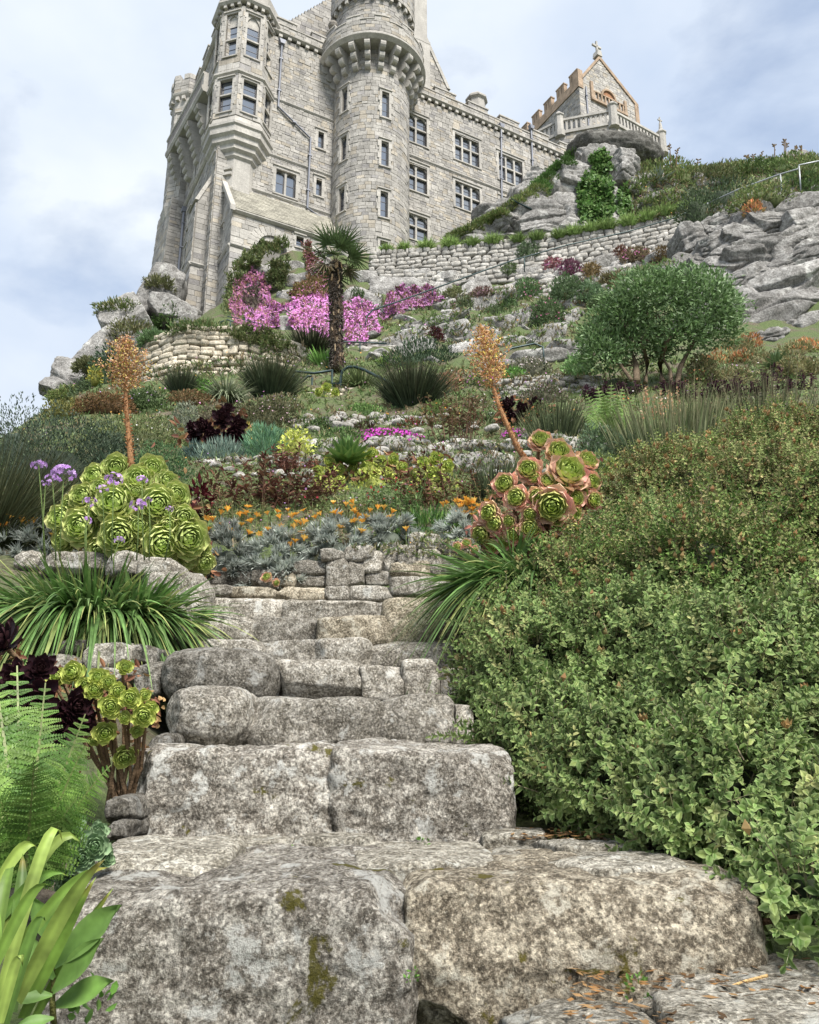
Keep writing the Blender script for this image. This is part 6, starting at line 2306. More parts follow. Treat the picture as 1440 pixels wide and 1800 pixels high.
for lab, foot, Y, items, S in (('cluster of small yellow-green rosettes left of the spiky green rosette', (575, 880), 10.0, [(560, 830, 16), (578, 815, 15), (595, 825, 15), (555, 850, 14), (575, 845, 17), (597, 846, 14), (585, 862, 14), (562, 866, 13)], YELLOW),
                               ('mass of small yellow-green rosettes right of the spiky green rosette', (670, 880), 10.2, [(635, 805, 16), (655, 800, 16), (645, 822, 15), (668, 815, 18), (690, 808, 15), (705, 822, 15), (680, 832, 15), (622, 825, 14), (660, 840, 14), (700, 840, 14)], YELLOW),
                               ('yellow-green rosettes half hidden by the purple-leaved shrub', (760, 890), 9.8, [(745, 815, 17), (765, 808, 18), (785, 820, 17), (735, 835, 16), (758, 832, 18), (778, 842, 16), (750, 852, 14)], YELLOW)):
    succulent('aeonium', lab, 'succulent', foot, Y, items, S, 0.12, 0.015)
succulent('aeonium', 'tiny red-green rosettes growing on the wall at the head of the steps', 'succulent', (815, 975), 6.55, [(806, 962, 12), (820, 958, 12), (832, 966, 10)], PINK, 0.03, 0.01, stems=False)
succulent('aeonium', 'small red rosette in a joint of the wall closing the steps', 'succulent', (476, 1030), 6.55, [(470, 1018, 13), (484, 1024, 9)], PINK, 0.03, 0.01, stems=False)


def flower_spike(name, label, path, Y, head, fan, n, cols):
    """tall dry inflorescence: path = stalk pixels from foot to head base; head = (top px, top py, max radius px)"""
    pts = [P(x, y, Y) for x, y in path]
    k = depth(pts[-1]) / FPX
    root = thing(name, label, 'flower spike', pts[0])
    mb = MB()
    n0 = len(pts)
    mb.tube(pts, [0.027 - 0.013 * i / (n0 - 1) for i in range(n0)], 8, (1.6, 1.1, 0.75))
    link('stalk', mb.mesh('stalk', M['bark'], True), root, (0, 0, 0))
    # old leaf scales
    f = Fol()
    N = 220
    t = rng.random(N) * (n0 - 1)
    i = t.astype(int).clip(0, n0 - 2)
    A = np.array(pts)
    c = A[i] + (A[i + 1] - A[i]) * (t - i)[:, None]
    a = rng.uniform(0, 6.28, N)
    o = np.stack([np.cos(a), np.sin(a), 0.35 * np.ones(N)], 1)
    f.scatter(LEAF2, c + o * 0.018, o, rng.normal(size=(N, 3)), 0.022, 0.014, shades([(0.42, 0.20, 0.09), (0.36, 0.15, 0.06)], N))
    f.part(root, 'scales', M['leaf_matt'], kind='stuff')
    top = P(head[0], head[1], Y)
    ax = top - pts[-1]
    H = np.linalg.norm(ax)
    ax = ax / H
    u_ = unit(np.cross(ax, [0, 1, 0.1])[None])[0]
    v_ = np.cross(ax, u_)
    f, g = Fol(), Fol()
    f.ribbons(pts[-1][None], ax[None], H, 0.02, 0, 4, (0.5, 0.28, 0.12), (0.5, 0.35, 0.15), 0.0)
    for b in range(fan):
        t = (b + 0.5) / fan
        prof = min(1, 0.45 + t * 2.2) * (1 - t) ** 0.62
        R = head[2] * k * prof * rng.uniform(0.6, 1.25) + 0.01
        an = b * 2.399
        o = u_ * math.cos(an) + v_ * math.sin(an)
        s = pts[-1] + ax * H * t * 0.94
        dd = o + ax * (0.35 + 0.5 * t)
        f.ribbons(s[None], dd[None], R * 1.1, 0.009, -0.12, 3, (0.55, 0.28, 0.13), (0.55, 0.33, 0.14), 0.3)
        m = max(4, int(n * R / (head[2] * k) / fan * 2))
        q = rng.uniform(0.15, 1.05, m)
        dn = dd / np.linalg.norm(dd)
        pos = s + dn * (q * R * 1.1)[:, None] + ax * (0.12 * R * q * q)[:, None] + 0.016 * rng.normal(size=(m, 3))
        g.scatter(BLOB, pos, rng.normal(size=(m, 3)) + ax + o * 0.6, rng.normal(size=(m, 3)), rng.uniform(0.016, 0.03, m), 0.011, shades(cols, m, 0.2))
    f.part(root, 'branchlets', M['leaf_matt'], kind='stuff')
    g.part(root, 'flower_head', M['petal'], kind='stuff')


OR = [(0.66, 0.42, 0.20), (0.58, 0.32, 0.16), (0.72, 0.60, 0.18), (0.70, 0.48, 0.30), (0.55, 0.28, 0.15)]
flower_spike('flower_spike', 'tall straight dry orange flower spike on the left rosette succulent', [(232, 850), (230, 810), (226, 760), (222, 720), (221, 690)], 6.2, (222, 592, 48), 80, 1500, OR)
flower_spike('flower_spike', 'tall leaning dry orange flower spike on the pink-rimmed rosette succulent', [(930, 815), (912, 790), (893, 750), (876, 710), (868, 680)], 6.6, (846, 570, 48), 80, 1500, OR)

# ---- strap-leaved society garlic
def strap_clump(name, label, cat, px, py, w, h, n, Y, cols, tips, wid, droop, lean=(0, 0), parts=120, spread=0.9, foot=0.5, seg=7):
    return reeds(name, label, cat, px, py, w, h, n, cols, tips, wid, spread, droop, Y, lean, seg, None, 'leaf', foot, parts, 'leaf')


GR = [(0.075, 0.17, 0.035), (0.10, 0.21, 0.05), (0.055, 0.13, 0.03), (0.12, 0.22, 0.07)]
GT = [(0.13, 0.24, 0.06), (0.20, 0.30, 0.10), (0.38, 0.40, 0.14), (0.14, 0.25, 0.07)]
strap_clump('society_garlic', 'thick green strap-leaved clump spilling over the stones left of the steps', 'plant', 130, 1110, 300, 200, 1700, 5.3, GR, GT, 6.5, 0.95, (0.05, -0.45), 220, 1.25, 0.95)
strap_clump('society_garlic', 'green strap-leaved clump in front of the boulders', 'plant', 235, 1105, 150, 150, 420, 5.2, GR, GT, 8, 0.65, (0.25, -0.4), 80, 1.2, 0.6)
strap_clump('society_garlic', 'green strap-leaved clump leaning over the right end of the steps', 'plant', 900, 1040, 170, 165, 520, 5.3, GR, GT, 7, 0.9, (-0.95, -0.45), 160, 0.9, 0.7)
strap_clump('society_garlic', 'few upright strap leaves beside the pink-rimmed rosettes', 'plant', 905, 985, 70, 95, 18, 6.1, GR, GT, 8, 0.35, (0, -0.1), 18, 0.6, 0.4)
# its flowers: every stem with its head is a thing
for k, (px, py, fx, fy, r, Y) in enumerate(((68, 817, 78, 985, 13, 5.3), (112, 833, 105, 985, 20, 5.2), (92, 842, 98, 985, 12, 5.35), (80, 850, 80, 985, 8, 5.4), (200, 842, 196, 985, 15, 5.25), (250, 844, 254, 985, 10, 5.3), (243, 888, 240, 985, 14, 5.1), (158, 883, 150, 990, 12, 5.2), (262, 878, 262, 985, 6, 5.3), (210, 950, 200, 1010, 9, 5.1), (152, 915, 148, 1000, 9, 5.0), (298, 895, 290, 985, 7, 5.3), (180, 860, 184, 985, 10, 5.4))):
    a, b = P(fx, fy, Y), P(px, py, Y)
    kx = depth(b) / FPX
    root = thing('garlic_flower', ['lilac flower head on a thin stem, leftmost of the tall ones', 'largest lilac flower head, left of the green rosettes', 'lilac flower head half hidden behind the largest one', 'small lilac bud low on the far left stem', 'lilac flower head in front of the topmost green rosette', 'small lilac flower head beside the dry spike foot',
        'lilac flower head amid the lower green rosettes', 'lilac flower head left of the green rosettes, half open', 'tiny lilac flower between the upper rosettes', 'drooping lilac flower head in front of the lowest green rosette', 'small lilac flower head left of the rosettes, lower down', 'faded tiny lilac flower at the right of the green rosettes', 'lilac flower head behind the strap leaves, left side of the rosettes'][k],
        'flower', a, 'lilac flowers above the strap-leaved clump')
    mb = MB()
    mid = (a + b) / 2 + np.array([rng.uniform(-.02, .02), 0, 0])
    mb.tube([a, mid, b], [0.005, 0.0042, 0.0035], 5, (0.6, 1.1, 0.5))
    link('stem', mb.mesh('stem', M['bark'], True), root, (0, 0, 0))
    n = int(7 + r * 1.1)
    d = sph(n, -0.35)
    f = Fol()
    R = r * kx
    f.scatter(FLOWER, b + d * R * np.array([1, 1, 0.7]), d, rng.normal(size=d.shape), R * 0.6, R * 0.55, shades([(0.56, 0.32, 0.72), (0.66, 0.44, 0.80), (0.50, 0.26, 0.66)], n, 0.12))
    f.ribbons(np.tile(b, (n, 1)), d * np.array([1, 1, 0.7]), R, 0.003, 0, 1, (0.3, 0.25, 0.3), (0.4, 0.2, 0.5))
    f.part(root, 'flower_head', M['petal'])

# ---- fern, strap leaves and broad leaves at the lower left
FG = [(0.13, 0.25, 0.045), (0.19, 0.31, 0.07), (0.10, 0.20, 0.04)]
rachis_fern('fern', 'bright green fern with arching fronds at the left edge', 40, 1580, [
    (80, 1200, 0.03, 0.1), (150, 1255, 0.05, 0.05), (-10, 1180, 0.02, 0.15), (195, 1345, 0.08, -0.05), (30, 1170, 0.0, 0.2), (140, 1400, 0.1, -0.1), (-60, 1250, 0.05, 0.0), (60, 1330, 0.1, -0.25), (150, 1310, 0.06, -0.12), (-20, 1380, 0.12, -0.25)], FG, Y=2.25)
root = thing('strap_plant', 'pale green broad strap-leaved plant in the lower left corner', 'plant', P(40, 1800, 1.75))
for (bx, by, tx, ty, w_, dr, Yb, Yt) in ((30, 1760, 185, 1510, 34, 0.10, 1.8, 1.75), (10, 1700, 190, 1525, 30, 0.12, 1.85, 1.8), (-10, 1790, 110, 1480, 30, 0.35, 1.8, 1.9), (20, 1780, 40, 1500, 34, 0.10, 1.85, 1.95), (-20, 1720, 90, 1560, 26, 0.25, 1.7, 1.7), (0, 1650, 150, 1500, 26, 0.4, 1.9, 1.95),
        (40, 1790, 170, 1540, 30, 0.05, 1.9, 1.85), (-30, 1780, 20, 1540, 30, 0.3, 1.75, 1.9), (10, 1800, 80, 1620, 24, 0.3, 1.65, 1.65), (-20, 1640, 120, 1540, 26, 0.2, 1.9, 1.9), (0, 1800, 40, 1700, 24, 0.5, 1.6, 1.6), (-10, 1560, 70, 1500, 26, 0.4, 2.0, 2.05), (60, 1790, 200, 1560, 24, 0.05, 1.95, 1.95), (-20, 1800, -10, 1600, 30, 0.2, 1.7, 1.8)):
    a, b = P(bx, by, Yb), P(tx, ty, Yt)
    L = np.linalg.norm(b - a)
    k = depth(a) / FPX
    n = 9
    f = Fol()
    V, C = [], []
    ch = b - a
    side = unit((np.cross(ch, -a) + 0.3 * rng.normal(size=3) * L)[None])[0]
    nr = np.cross(side, unit(ch[None])[0])
    c0 = shades([(0.17, 0.28, 0.05), (0.24, 0.33, 0.07), (0.13, 0.24, 0.045)], 1, 0.12)[0]
    for i in range(n + 1):
        t = i / n
        p = a + ch * t + np.array([0, 0, 1]) * dr * L * 4 * t * (1 - t) * (0.6 + 0.8 * t)
        ww = w_ * 0.72 * k / 2 * (0.55 + 0.6 * math.sin(math.pi * min(1, t * 0.9 + 0.12))) * (1 - t ** 6)
        tipc = np.array((0.36, 0.22, 0.06)) if rng.random() < 0.4 else c0 * 1.2
        c = c0 * (0.8 + 0.3 * t) * (1 if t < 0.85 else 0.5) + (tipc * 0.5 if t >= 0.85 else 0)
        for s in (-1, -0.5, 0, 0.5, 1):
            V.append(p + side * s * ww + nr * abs(s) * ww * 0.35)
            C.append(c * (1.0 if s else 1.25))
    F = []
    for i in range(n):
        for j in range(4):
            q = i * 5 + j
            F += [(q, q + 1, q + 6), (q, q + 6, q + 5)]
    f.raw(V, F, C).part(root, 'leaf', M['leaf'], True)
root = thing('leafy_seedling', 'plant with pointed oval leaves beside the lowest step', 'plant', P(95, 1800, 1.95))
lm = Fol()
V, F, C = spoon(1, 0.42, 0.12, -0.15, 8, 4, (0.15, 0.28, 0.06), (0.20, 0.34, 0.09), 0.6)
V[:, 1] *= np.array([math.sin(math.pi * min(1, (x * 0.88 + 0.12))) ** 0.7 if x < 0.98 else 0.1 for x in V[:, 0]])
lm = lm.raw(V, F, C).mesh('leaf', M['leaf'], True)
mb = MB()
mb.tube([P(95, 1810, 1.95), P(92, 1760, 1.93), P(95, 1690, 1.95), P(88, 1640, 1.98)], [0.007, 0.006, 0.005, 0.004], 6, (0.7, 0.9, 0.4))
link('stem', mb.mesh('stem', M['bark'], True), root, (0, 0, 0))
for (bx, by, tx, ty, sc, Y) in ((96, 1700, 200, 1590, 1, 1.93), (93, 1745, 170, 1650, 1, 1.92), (92, 1660, 60, 1580, 1, 1.93), (95, 1720, 20, 1640, 1, 1.93), (94, 1770, 190, 1720, 1, 1.95), (92, 1750, 10, 1750, 1, 1.9), (90, 1650, 110, 1570, 1, 1.96), (95, 1790, 30, 1800, 1, 1.88), (96, 1720, 150, 1640, 1, 1.98)):
    a, b = P(bx, by, Y), P(tx, ty, Y - 0.04)
    d = unit((b - a)[None])
    Rr = frames(d, np.array([[0.1, -0.8, 0.6]]))[0]
    o = link('leaf', lm, root, a, None, np.linalg.norm(b - a))
    o.rotation_mode = 'QUATERNION'
    o.rotation_quaternion = Matrix(Rr.tolist()).to_quaternion()
for px, py, w_, Y, lab in ((725, 1722, 22, 2.1, 'tiny weed in the joint between the two lowest step stones'), (1122, 1745, 40, 2.02, 'small green weed among the paving at the foot of the steps'), (160, 1775, 60, 1.98, 'small round-leaved weed at the left foot of the lowest step'), (745, 1486, 20, 3.0, 'tiny green sprout on the tread of the second step'), (515, 1498, 14, 2.9, 'speck of moss on the lower tread')):
    bush('weed', lab, 'weed', px, py, w_, w_ * 0.7, w_ * 0.34, [(0.13, 0.28, 0.05), (0.18, 0.32, 0.08)], n=22, aspect=0.6, Y=Y, core=0, tmpl=LEAF6)
bush('pale_sprig', 'loose sprig of the shrub overhanging the steps beside its lower stones', 'plant', 835, 1195, 90, 60, 13, [(0.12, 0.16, 0.06), (0.20, 0.17, 0.08)], n=180, aspect=0.5, Y=4.35, core=0, tmpl=LEAF6)
# dry straw on the slabs
for (x0, y0, x1, y1, Y, lab) in ((1030, 1492, 1120, 1500, 2.95, 'dry pale straw lying on the upper tread'), (1270, 1740, 1350, 1715, 2.05, 'dry straw lying on the paving under the shrub')):
    mb = MB()
    mb.tube([P(x0, y0, Y), P((x0 + x1) / 2, (y0 + y1) / 2 - 2, Y), P(x1, y1, Y)], 0.0035, 5, (2.2, 1.9, 1.2))
    o = link('straw', mb.mesh('straw', M['bark']), None, (0, 0, 0), label=lab, category='straw')
# ------------------------------------------------------------------ the beds behind the steps
SILV = [(0.58, 0.62, 0.58), (0.48, 0.53, 0.49), (0.64, 0.67, 0.62)]


def silver(label, px, py, w, h, n, Y, flowers):
    p = P(px, py, Y)
    k = depth(p) / FPX
    root = thing('silver_plant', label, 'plant', p, None)
    # tufts on a dome, long narrow leaves that droop at the edge
    nt = int(w * h / 110)
    d = sph(nt, -0.15)
    rx, rz = w / 2 * k, h * k
    pos = p + np.array([0, rx * 0.3, 0]) + d * np.array([rx, min(rx, rz) * 0.7, rz]) * (0.75 + 0.25 * rng.random((nt, 1)))
    f = Fol()
    per = max(14, n * 3 // nt)
    base = np.repeat(pos, per, 0)
    dn = np.repeat(d, per, 0) + np.array([0, -0.25, 0.75]) + 0.55 * rng.normal(size=base.shape)
    N = len(base)
    f.ribbons(base, dn, 22 * k * rng.uniform(0.7, 1.3, N), 2.7 * k, 0.5 * rng.random(N), 3, shades([(0.27, 0.32, 0.27), (0.32, 0.36, 0.30)], N), shades(SILV, N, 0.12))
    f.part(root, 'leaves', M['leaf'], kind='stuff')
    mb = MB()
    core_mesh(mb, p + np.array([0, rx * 0.35, 0]), np.array([rx, min(rx, rz) * 0.7, rz]) * 0.5, (0.12, 0.14, 0.11), 7)  # dark hull, shade under the silver leaves put into its colour
    link('shade_core', mb.mesh('shade_core', M['leaf_matt'], True), root, (0, 0, 0))
    fl = Fol()
    for q in range(3):
        pass
    for (fx, fy) in flowers:
        q = P(fx, fy, Y - 0.02)
        o = link('flower', random.choice(GAZ), root, q, None, random.uniform(7, 10) * k)
        o.rotation_euler = (random.uniform(-.5, .5), random.uniform(-.4, .4), random.uniform(0, 6))
        st_ = q - np.array([0, -0.02, 22 * k])
        fl.ribbons(st_[None], (q - st_)[None], np.linalg.norm(q - st_), 2.0 * k, 0, 2, (0.2, 0.26, 0.1), (0.22, 0.28, 0.1))
    if flowers:
        fl.part(root, 'stalks', M['leaf_matt'], kind='stuff')
    return root


GAZ = []
for s in range(4):
    f = Fol()
    n = 7
    a = np.arange(n) * 2 * math.pi / n + s
    el = [1.3, 0.9, 0.5, 1.6][s]
    d = np.stack([np.cos(a), np.sin(a), np.full(n, el)], 1)
    f.scatter(LEAF6, np.zeros((n, 3)), d, np.stack([-np.cos(a) * el, -np.sin(a) * el, np.ones(n)], 1), 1.25, 0.62, shades([(0.88, 0.50, 0.08), (0.92, 0.60, 0.15), (0.85, 0.40, 0.07)], n, 0.08))
    f.scatter(BLOB, np.array([[0, 0, -0.2]]), np.array([[0, 0, 1.0]]), np.array([[1.0, 0, 0]]), 0.5, 0.4, (0.55, 0.30, 0.05))
    GAZ.append(f.mesh('flower', M['petal']))


def fl_list(n, x0, x1, y0, y1):
    return [(random.uniform(x0, x1), random.triangular(y0, y1, y0 + (y1 - y0) * 0.3)) for _ in range(n)]


silver('silver-leaved mat with orange flowers spilling beside the left boulder', 395, 1010, 110, 95, 1500, 6.75, fl_list(16, 345, 450, 890, 965))
silver('silver-leaved mat with many orange flowers, in the middle of the wall top', 480, 1020, 120, 100, 1700, 6.75, fl_list(20, 430, 540, 885, 975))
silver('silver-leaved mat hanging over the upright wall stones', 585, 985, 120, 82, 1500, 6.85, fl_list(18, 520, 640, 880, 950))
silver('low silver-leaved mat behind the top of the wall', 680, 952, 110, 48, 900, 7.1, fl_list(7, 640, 720, 885, 935))
silver('silver-leaved plant behind the wall left of the pink-rimmed rosettes', 815, 945, 80, 42, 700, 7.0, fl_list(22, 778, 856, 878, 912))
silver('silver-leaved plant with a few orange flowers behind the strap leaves on the left', 45, 990, 190, 80, 1500, 6.7, fl_list(16, 0, 140, 900, 960))
bush('daylily_patch', 'bright green grassy patch behind the wall right of the silver leaves', 'plant', 755, 940, 110, 45, 22, GR + [(0.2, 0.34, 0.08)], n=420, aspect=0.16, Y=7.4, core=0.6, mat='leaf', spiky=1)
bush('leafy_plant', 'low fresh green leafy plant under the leaning spike', 'plant', 800, 925, 80, 30, 9, [(0.14, 0.30, 0.06), (0.2, 0.36, 0.08)], Y=7.6)

# purple-leaved shrubs with airy stems
PUR = [(0.10, 0.042, 0.034), (0.14, 0.06, 0.042), (0.12, 0.085, 0.042), (0.18, 0.09, 0.055)]
stem_plant('purple_shrub', 'airy purple-brown leaved shrub in the middle of the bed', 'shrub', 460, 905, 200, 125, 90, 17, PUR, 8.2, 24, aspect=0.36, spread=0.5, depthk=0.8)
stem_plant('purple_shrub', 'airy purple-brown leaved shrub right of the yellow-green rosettes', 'shrub', 785, 905, 140, 125, 60, 16, PUR + [(0.16, 0.17, 0.06), (0.13, 0.15, 0.05)], 8.4, 22, aspect=0.36, spread=0.5, depthk=0.8, flowers=[(0.6, 0.25, 0.5), (0.5, 0.05, 0.1)], nflower=12)
stem_plant('purple_shrub', 'tall brownish loose shrub beside the leaning spike', 'shrub', 800, 770, 90, 92, 34, 12, [(0.17, 0.10, 0.06), (0.14, 0.13, 0.06), (0.20, 0.14, 0.09)], 12.5, 18)
stem_plant('purple_shrub', 'brown-leaved shrub under the chartreuse spurge', 'shrub', 520, 840, 70, 62, 26, 12, [(0.16, 0.07, 0.05), (0.2, 0.1, 0.08)], 10.3, 18)
stem_plant('bed_greenery', 'fine grey-green stems between the purple-leaved shrub and the salvia', 'plant', 600, 915, 150, 60, 60, 9, [(0.17, 0.22, 0.08), (0.22, 0.26, 0.10), (0.14, 0.10, 0.05)], 7.7, 12, flowers=[(0.6, 0.3, 0.6), (0.5, 0.05, 0.08)], nflower=18, stemcol=(0.16, 0.18, 0.07), spread=0.4)
stem_plant('bed_greenery', 'fine olive stems right of the dark red plant', 'plant', 400, 915, 120, 55, 46, 9, [(0.15, 0.19, 0.07), (0.2, 0.2, 0.09)], 7.6, 12, stemcol=(0.16, 0.14, 0.07), spread=0.4)
stem_plant('bed_greenery', 'fine brown-green stems under the leaning spike', 'plant', 835, 900, 110, 75, 46, 9, [(0.16, 0.2, 0.07), (0.2, 0.14, 0.07)], 8.0, 12, stemcol=(0.16, 0.12, 0.06), spread=0.4)
bush('dark_red_plant', 'dark red broad-leaved plant behind the green rosettes', 'plant', 342, 895, 44, 48, 16, [(0.10, 0.012, 0.015), (0.07, 0.01, 0.012)], n=140, aspect=0.5, Y=7.8, core=0.6)
stem_plant('salvia', 'thin green stems with red flowers between the purple-leaved shrubs', 'plant', 690, 920, 100, 85, 50, 9, [(0.14, 0.24, 0.08), (0.2, 0.3, 0.12)], 8.0, 14, flowers=[(0.45, 0.015, 0.03)], nflower=26, stemcol=(0.14, 0.2, 0.07))
for k, (px, py, Y) in enumerate(((697, 832, 8.6), (704, 855, 8.6), (692, 868, 8.5), (760, 830, 8.6), (448, 876, 8.1))):
    pass
# spiky green rosette
ag = agave('green_rosette', 'round dense rosette of green upturned leaves in the middle bed', 'succulent', 610, 812, 104, 80, (0.075, 0.17, 0.045), (0.20, 0.30, 0.09), 0.34, 10.0, 0.1, 0.3)
bush('spurge', 'rounded chartreuse flowered spurge above the middle boulders', 'plant', 517, 792, 62, 48, 7, [(0.56, 0.60, 0.12), (0.45, 0.52, 0.10), (0.62, 0.64, 0.2)], Y=11.2, aspect=0.7, core=0.75)
for px, py, w, h, lab in ((575, 868, 62, 50, 'lime-yellow bushy plant left of the spiky green rosette'), (660, 858, 96, 46, 'lime-yellow bushy plant right of the spiky green rosette'), (765, 868, 84, 52, 'lime-yellow bushy plant behind the right purple-leaved shrub'), (1075, 840, 50, 40, 'lime-yellow plant at the top of the big shrub')):
    bush('lime_plant', lab, 'plant', px, py, w, h, 8, [(0.50, 0.55, 0.12), (0.40, 0.48, 0.10), (0.58, 0.60, 0.18)], Y=None, aspect=0.7, core=0.6, dens=1.8)
bush('silver_spurge', 'blue-grey leaved spurge below the black rosettes', 'plant', 388, 820, 100, 52, 14, [(0.24, 0.33, 0.27), (0.30, 0.38, 0.31), (0.20, 0.29, 0.24)], n=1500, aspect=0.16, Y=11.4, spiky=1, up=0.6)
bush('silver_spurge', 'blue-green leaved spurge left of the chartreuse one', 'plant', 462, 805, 84, 66, 14, [(0.17, 0.32, 0.20), (0.22, 0.38, 0.24), (0.25, 0.42, 0.22)], n=1800, aspect=0.17, Y=11.6, spiky=1, up=0.6)
bush('silver_spurge', 'small dark blue-green plant at the left end of the spurges', 'plant', 340, 812, 54, 34, 12, [(0.10, 0.17, 0.15), (0.13, 0.2, 0.17)], n=700, aspect=0.16, Y=11.6, spiky=1)
bush('orange_lily', 'tuft of pale orange flowers behind the black rosettes', 'plant', 432, 762, 24, 22, 6, [(0.55, 0.36, 0.10), (0.3, 0.3, 0.08)], n=160, Y=12.8, core=0)
# magenta flowers
MAG = [(0.66, 0.08, 0.58), (0.75, 0.14, 0.66), (0.58, 0.05, 0.50)]
bush('magenta_flowers', 'low mat of magenta flowers above the boulder row', 'flowers', 680, 774, 125, 24, 6, [(0.12, 0.17, 0.06), (0.2, 0.1, 0.1)], Y=13.2, flowers=MAG, nflower=420, flower_px=4.5, depthk=0.35, dens=1.5)
bush('magenta_flowers', 'small patch of magenta flowers at the foot of the leaning spike', 'flowers', 912, 772, 60, 22, 6, [(0.12, 0.17, 0.06)], Y=13.2, flowers=MAG, nflower=180, flower_px=4.5, depthk=0.4, dens=1.5)
for k, (px, py, w, h, cols, lab) in enumerate(((640, 757, 50, 16, [(0.05, 0.02, 0.02), (0.1, 0.12, 0.05)], 'low dark red plants along the whitish wall'), (725, 752, 60, 18, [(0.12, 0.16, 0.06), (0.22, 0.06, 0.04)], 'low green and red plants at the right end of the whitish wall'), (600, 768, 80, 18, [(0.12, 0.2, 0.07), (0.16, 0.24, 0.09)], 'thin green leaves in front of the whitish wall'), (560, 752, 50, 20, [(0.11, 0.18, 0.06)], 'low green plant left of the whitish wall'), (860, 760, 90, 40, [(0.13, 0.2, 0.07), (0.1, 0.16, 0.06)], 'loose green plants behind the leaning spike'), (780, 752, 60, 26, [(0.14, 0.18, 0.07), (0.2, 0.16, 0.08)], 'brown-green plants between the walls'), (985, 770, 70, 46, [(0.10, 0.15, 0.07), (0.14, 0.18, 0.09)], 'grassy green plants above the boulders on the right'), (1060, 800, 90, 60, [(0.16, 0.24, 0.13), (0.2, 0.28, 0.16)], 'pale green plants in front of the fern'), (1060, 860, 80, 70, [(0.2, 0.27, 0.14), (0.28, 0.34, 0.12)], 'yellowish green stems right of the pink-rimmed rosettes'))):
    bush('bedding_plant', lab, 'plant', px, py, w, h, 7, cols, n=int(w * h * 0.35), aspect=0.4, Y=(14.8 if py < 762 else 12.8 if py < 790 else 9.5 if py > 840 else 11.0), depthk=0.4, core=0.5)

# left dark shrubs and reeds
DK = [(0.05, 0.078, 0.045), (0.065, 0.095, 0.06), (0.04, 0.06, 0.035), (0.09, 0.12, 0.08)]
bush('dark_shrub', 'large dark grey-green feathery shrub at the left edge', 'shrub', 60, 900, 330, 215, 7, DK, n=15000, aspect=0.32, Y=10.0, up=0.7)
bush('dark_shrub', 'dark grey-green shrub between the left shrub and the straight spike', 'shrub', 165, 880, 150, 150, 7, DK, n=6000, aspect=0.32, Y=10.2, up=0.7)
bush('green_shrub', 'fine-leaved mid green shrub right of the straight spike', 'shrub', 268, 870, 130, 105, 6, [(0.08, 0.15, 0.06), (0.10, 0.18, 0.08), (0.065, 0.12, 0.05)], n=6500, aspect=0.35, Y=9.8, up=0.6)
reeds('restio', 'dark arching reeds sweeping in from the left edge', 'reeds', -30, 1000, 180, 300, 1100, [(0.045, 0.06, 0.03), (0.06, 0.075, 0.035)], [(0.10, 0.10, 0.05), (0.07, 0.08, 0.04)], 2.0, 0.55, 0.3, 6.9, (0.42, -0.1), 5)
agave('agave', 'dark green agave below the straight spike', 'succulent', 190, 835, 110, 22, (0.045, 0.085, 0.05), (0.09, 0.13, 0.08), 0.2, 8.9, 0.4)
bush('heath', 'olive heath with tiny white flowers behind the straight spike', 'shrub', 225, 790, 200, 78, 6, [(0.14, 0.17, 0.07), (0.18, 0.19, 0.08), (0.11, 0.14, 0.06)], n=6000, aspect=0.4, Y=12.8, flowers=[(0.8, 0.78, 0.74)], nflower=60, flower_px=3)
bush('heath', 'grey-brown twiggy heath left of the pink-dotted bush', 'shrub', 375, 755, 90, 58, 6, [(0.17, 0.14, 0.09), (0.21, 0.18, 0.12), (0.13, 0.13, 0.08)], n=2600, aspect=0.28, Y=14.2)
bush('heath', 'silvery grey bush above the black rosettes', 'shrub', 318, 770, 60, 70, 6, [(0.20, 0.23, 0.16), (0.24, 0.26, 0.19)], n=2200, aspect=0.35, Y=13.8)
bush('heath', 'dark bush dotted with pink flowers above the black rosettes', 'shrub', 455, 745, 130, 55, 6, [(0.11, 0.12, 0.055), (0.15, 0.14, 0.07), (0.09, 0.10, 0.05)], n=3600, aspect=0.4, Y=15.0, flowers=[(0.75, 0.50, 0.60)], nflower=90, flower_px=3)
bush('rust_heath', 'low rust-brown mound left of the straight spike', 'shrub', 178, 714, 110, 30, 5, [(0.20, 0.115, 0.05), (0.24, 0.14, 0.07), (0.15, 0.11, 0.05)], n=2600, Y=16.5)
bush('rust_heath', 'low rust-brown mound under the bastion reeds', 'shrub', 330, 706, 90, 26, 5, [(0.20, 0.12, 0.06), (0.15, 0.13, 0.06)], n=1800, Y=17.5)
for px, py, w, h, c, lab, fl in ((110, 722, 70, 24, [(0.22, 0.24, 0.09), (0.3, 0.28, 0.08)], 'yellowish low plants at the left end of the bastion', 0), (270, 728, 90, 28, [(0.14, 0.22, 0.08), (0.2, 0.26, 0.12)], 'green plants with lilac flowers under the bastion', 1), (250, 705, 80, 26, [(0.12, 0.18, 0.07)], 'green low plants behind the straight spike', 1), (490, 718, 80, 30, [(0.12, 0.16, 0.07), (0.2, 0.17, 0.1)], 'low heath between the reeds and the handrail', 1), (640, 730, 70, 24, [(0.13, 0.24, 0.07), (0.18, 0.28, 0.09)], 'bright green grassy plants below the handrail', 0), (830, 735, 100, 44, [(0.15, 0.2, 0.08), (0.2, 0.17, 0.09)], 'loose mixed plants behind the leaning spike head', 1), (960, 700, 80, 30, [(0.16, 0.2, 0.1), (0.25, 0.2, 0.15)], 'pinkish heath above the right garden wall', 1)):
    bush('low_heath', lab, 'plant', px, py, w, h, 6, c, n=int(w * h * 0.5), aspect=0.4, Y=17.0, depthk=0.5, flowers=[(0.55, 0.35, 0.6), (0.8, 0.75, 0.8)], nflower=40 * fl, flower_px=3)

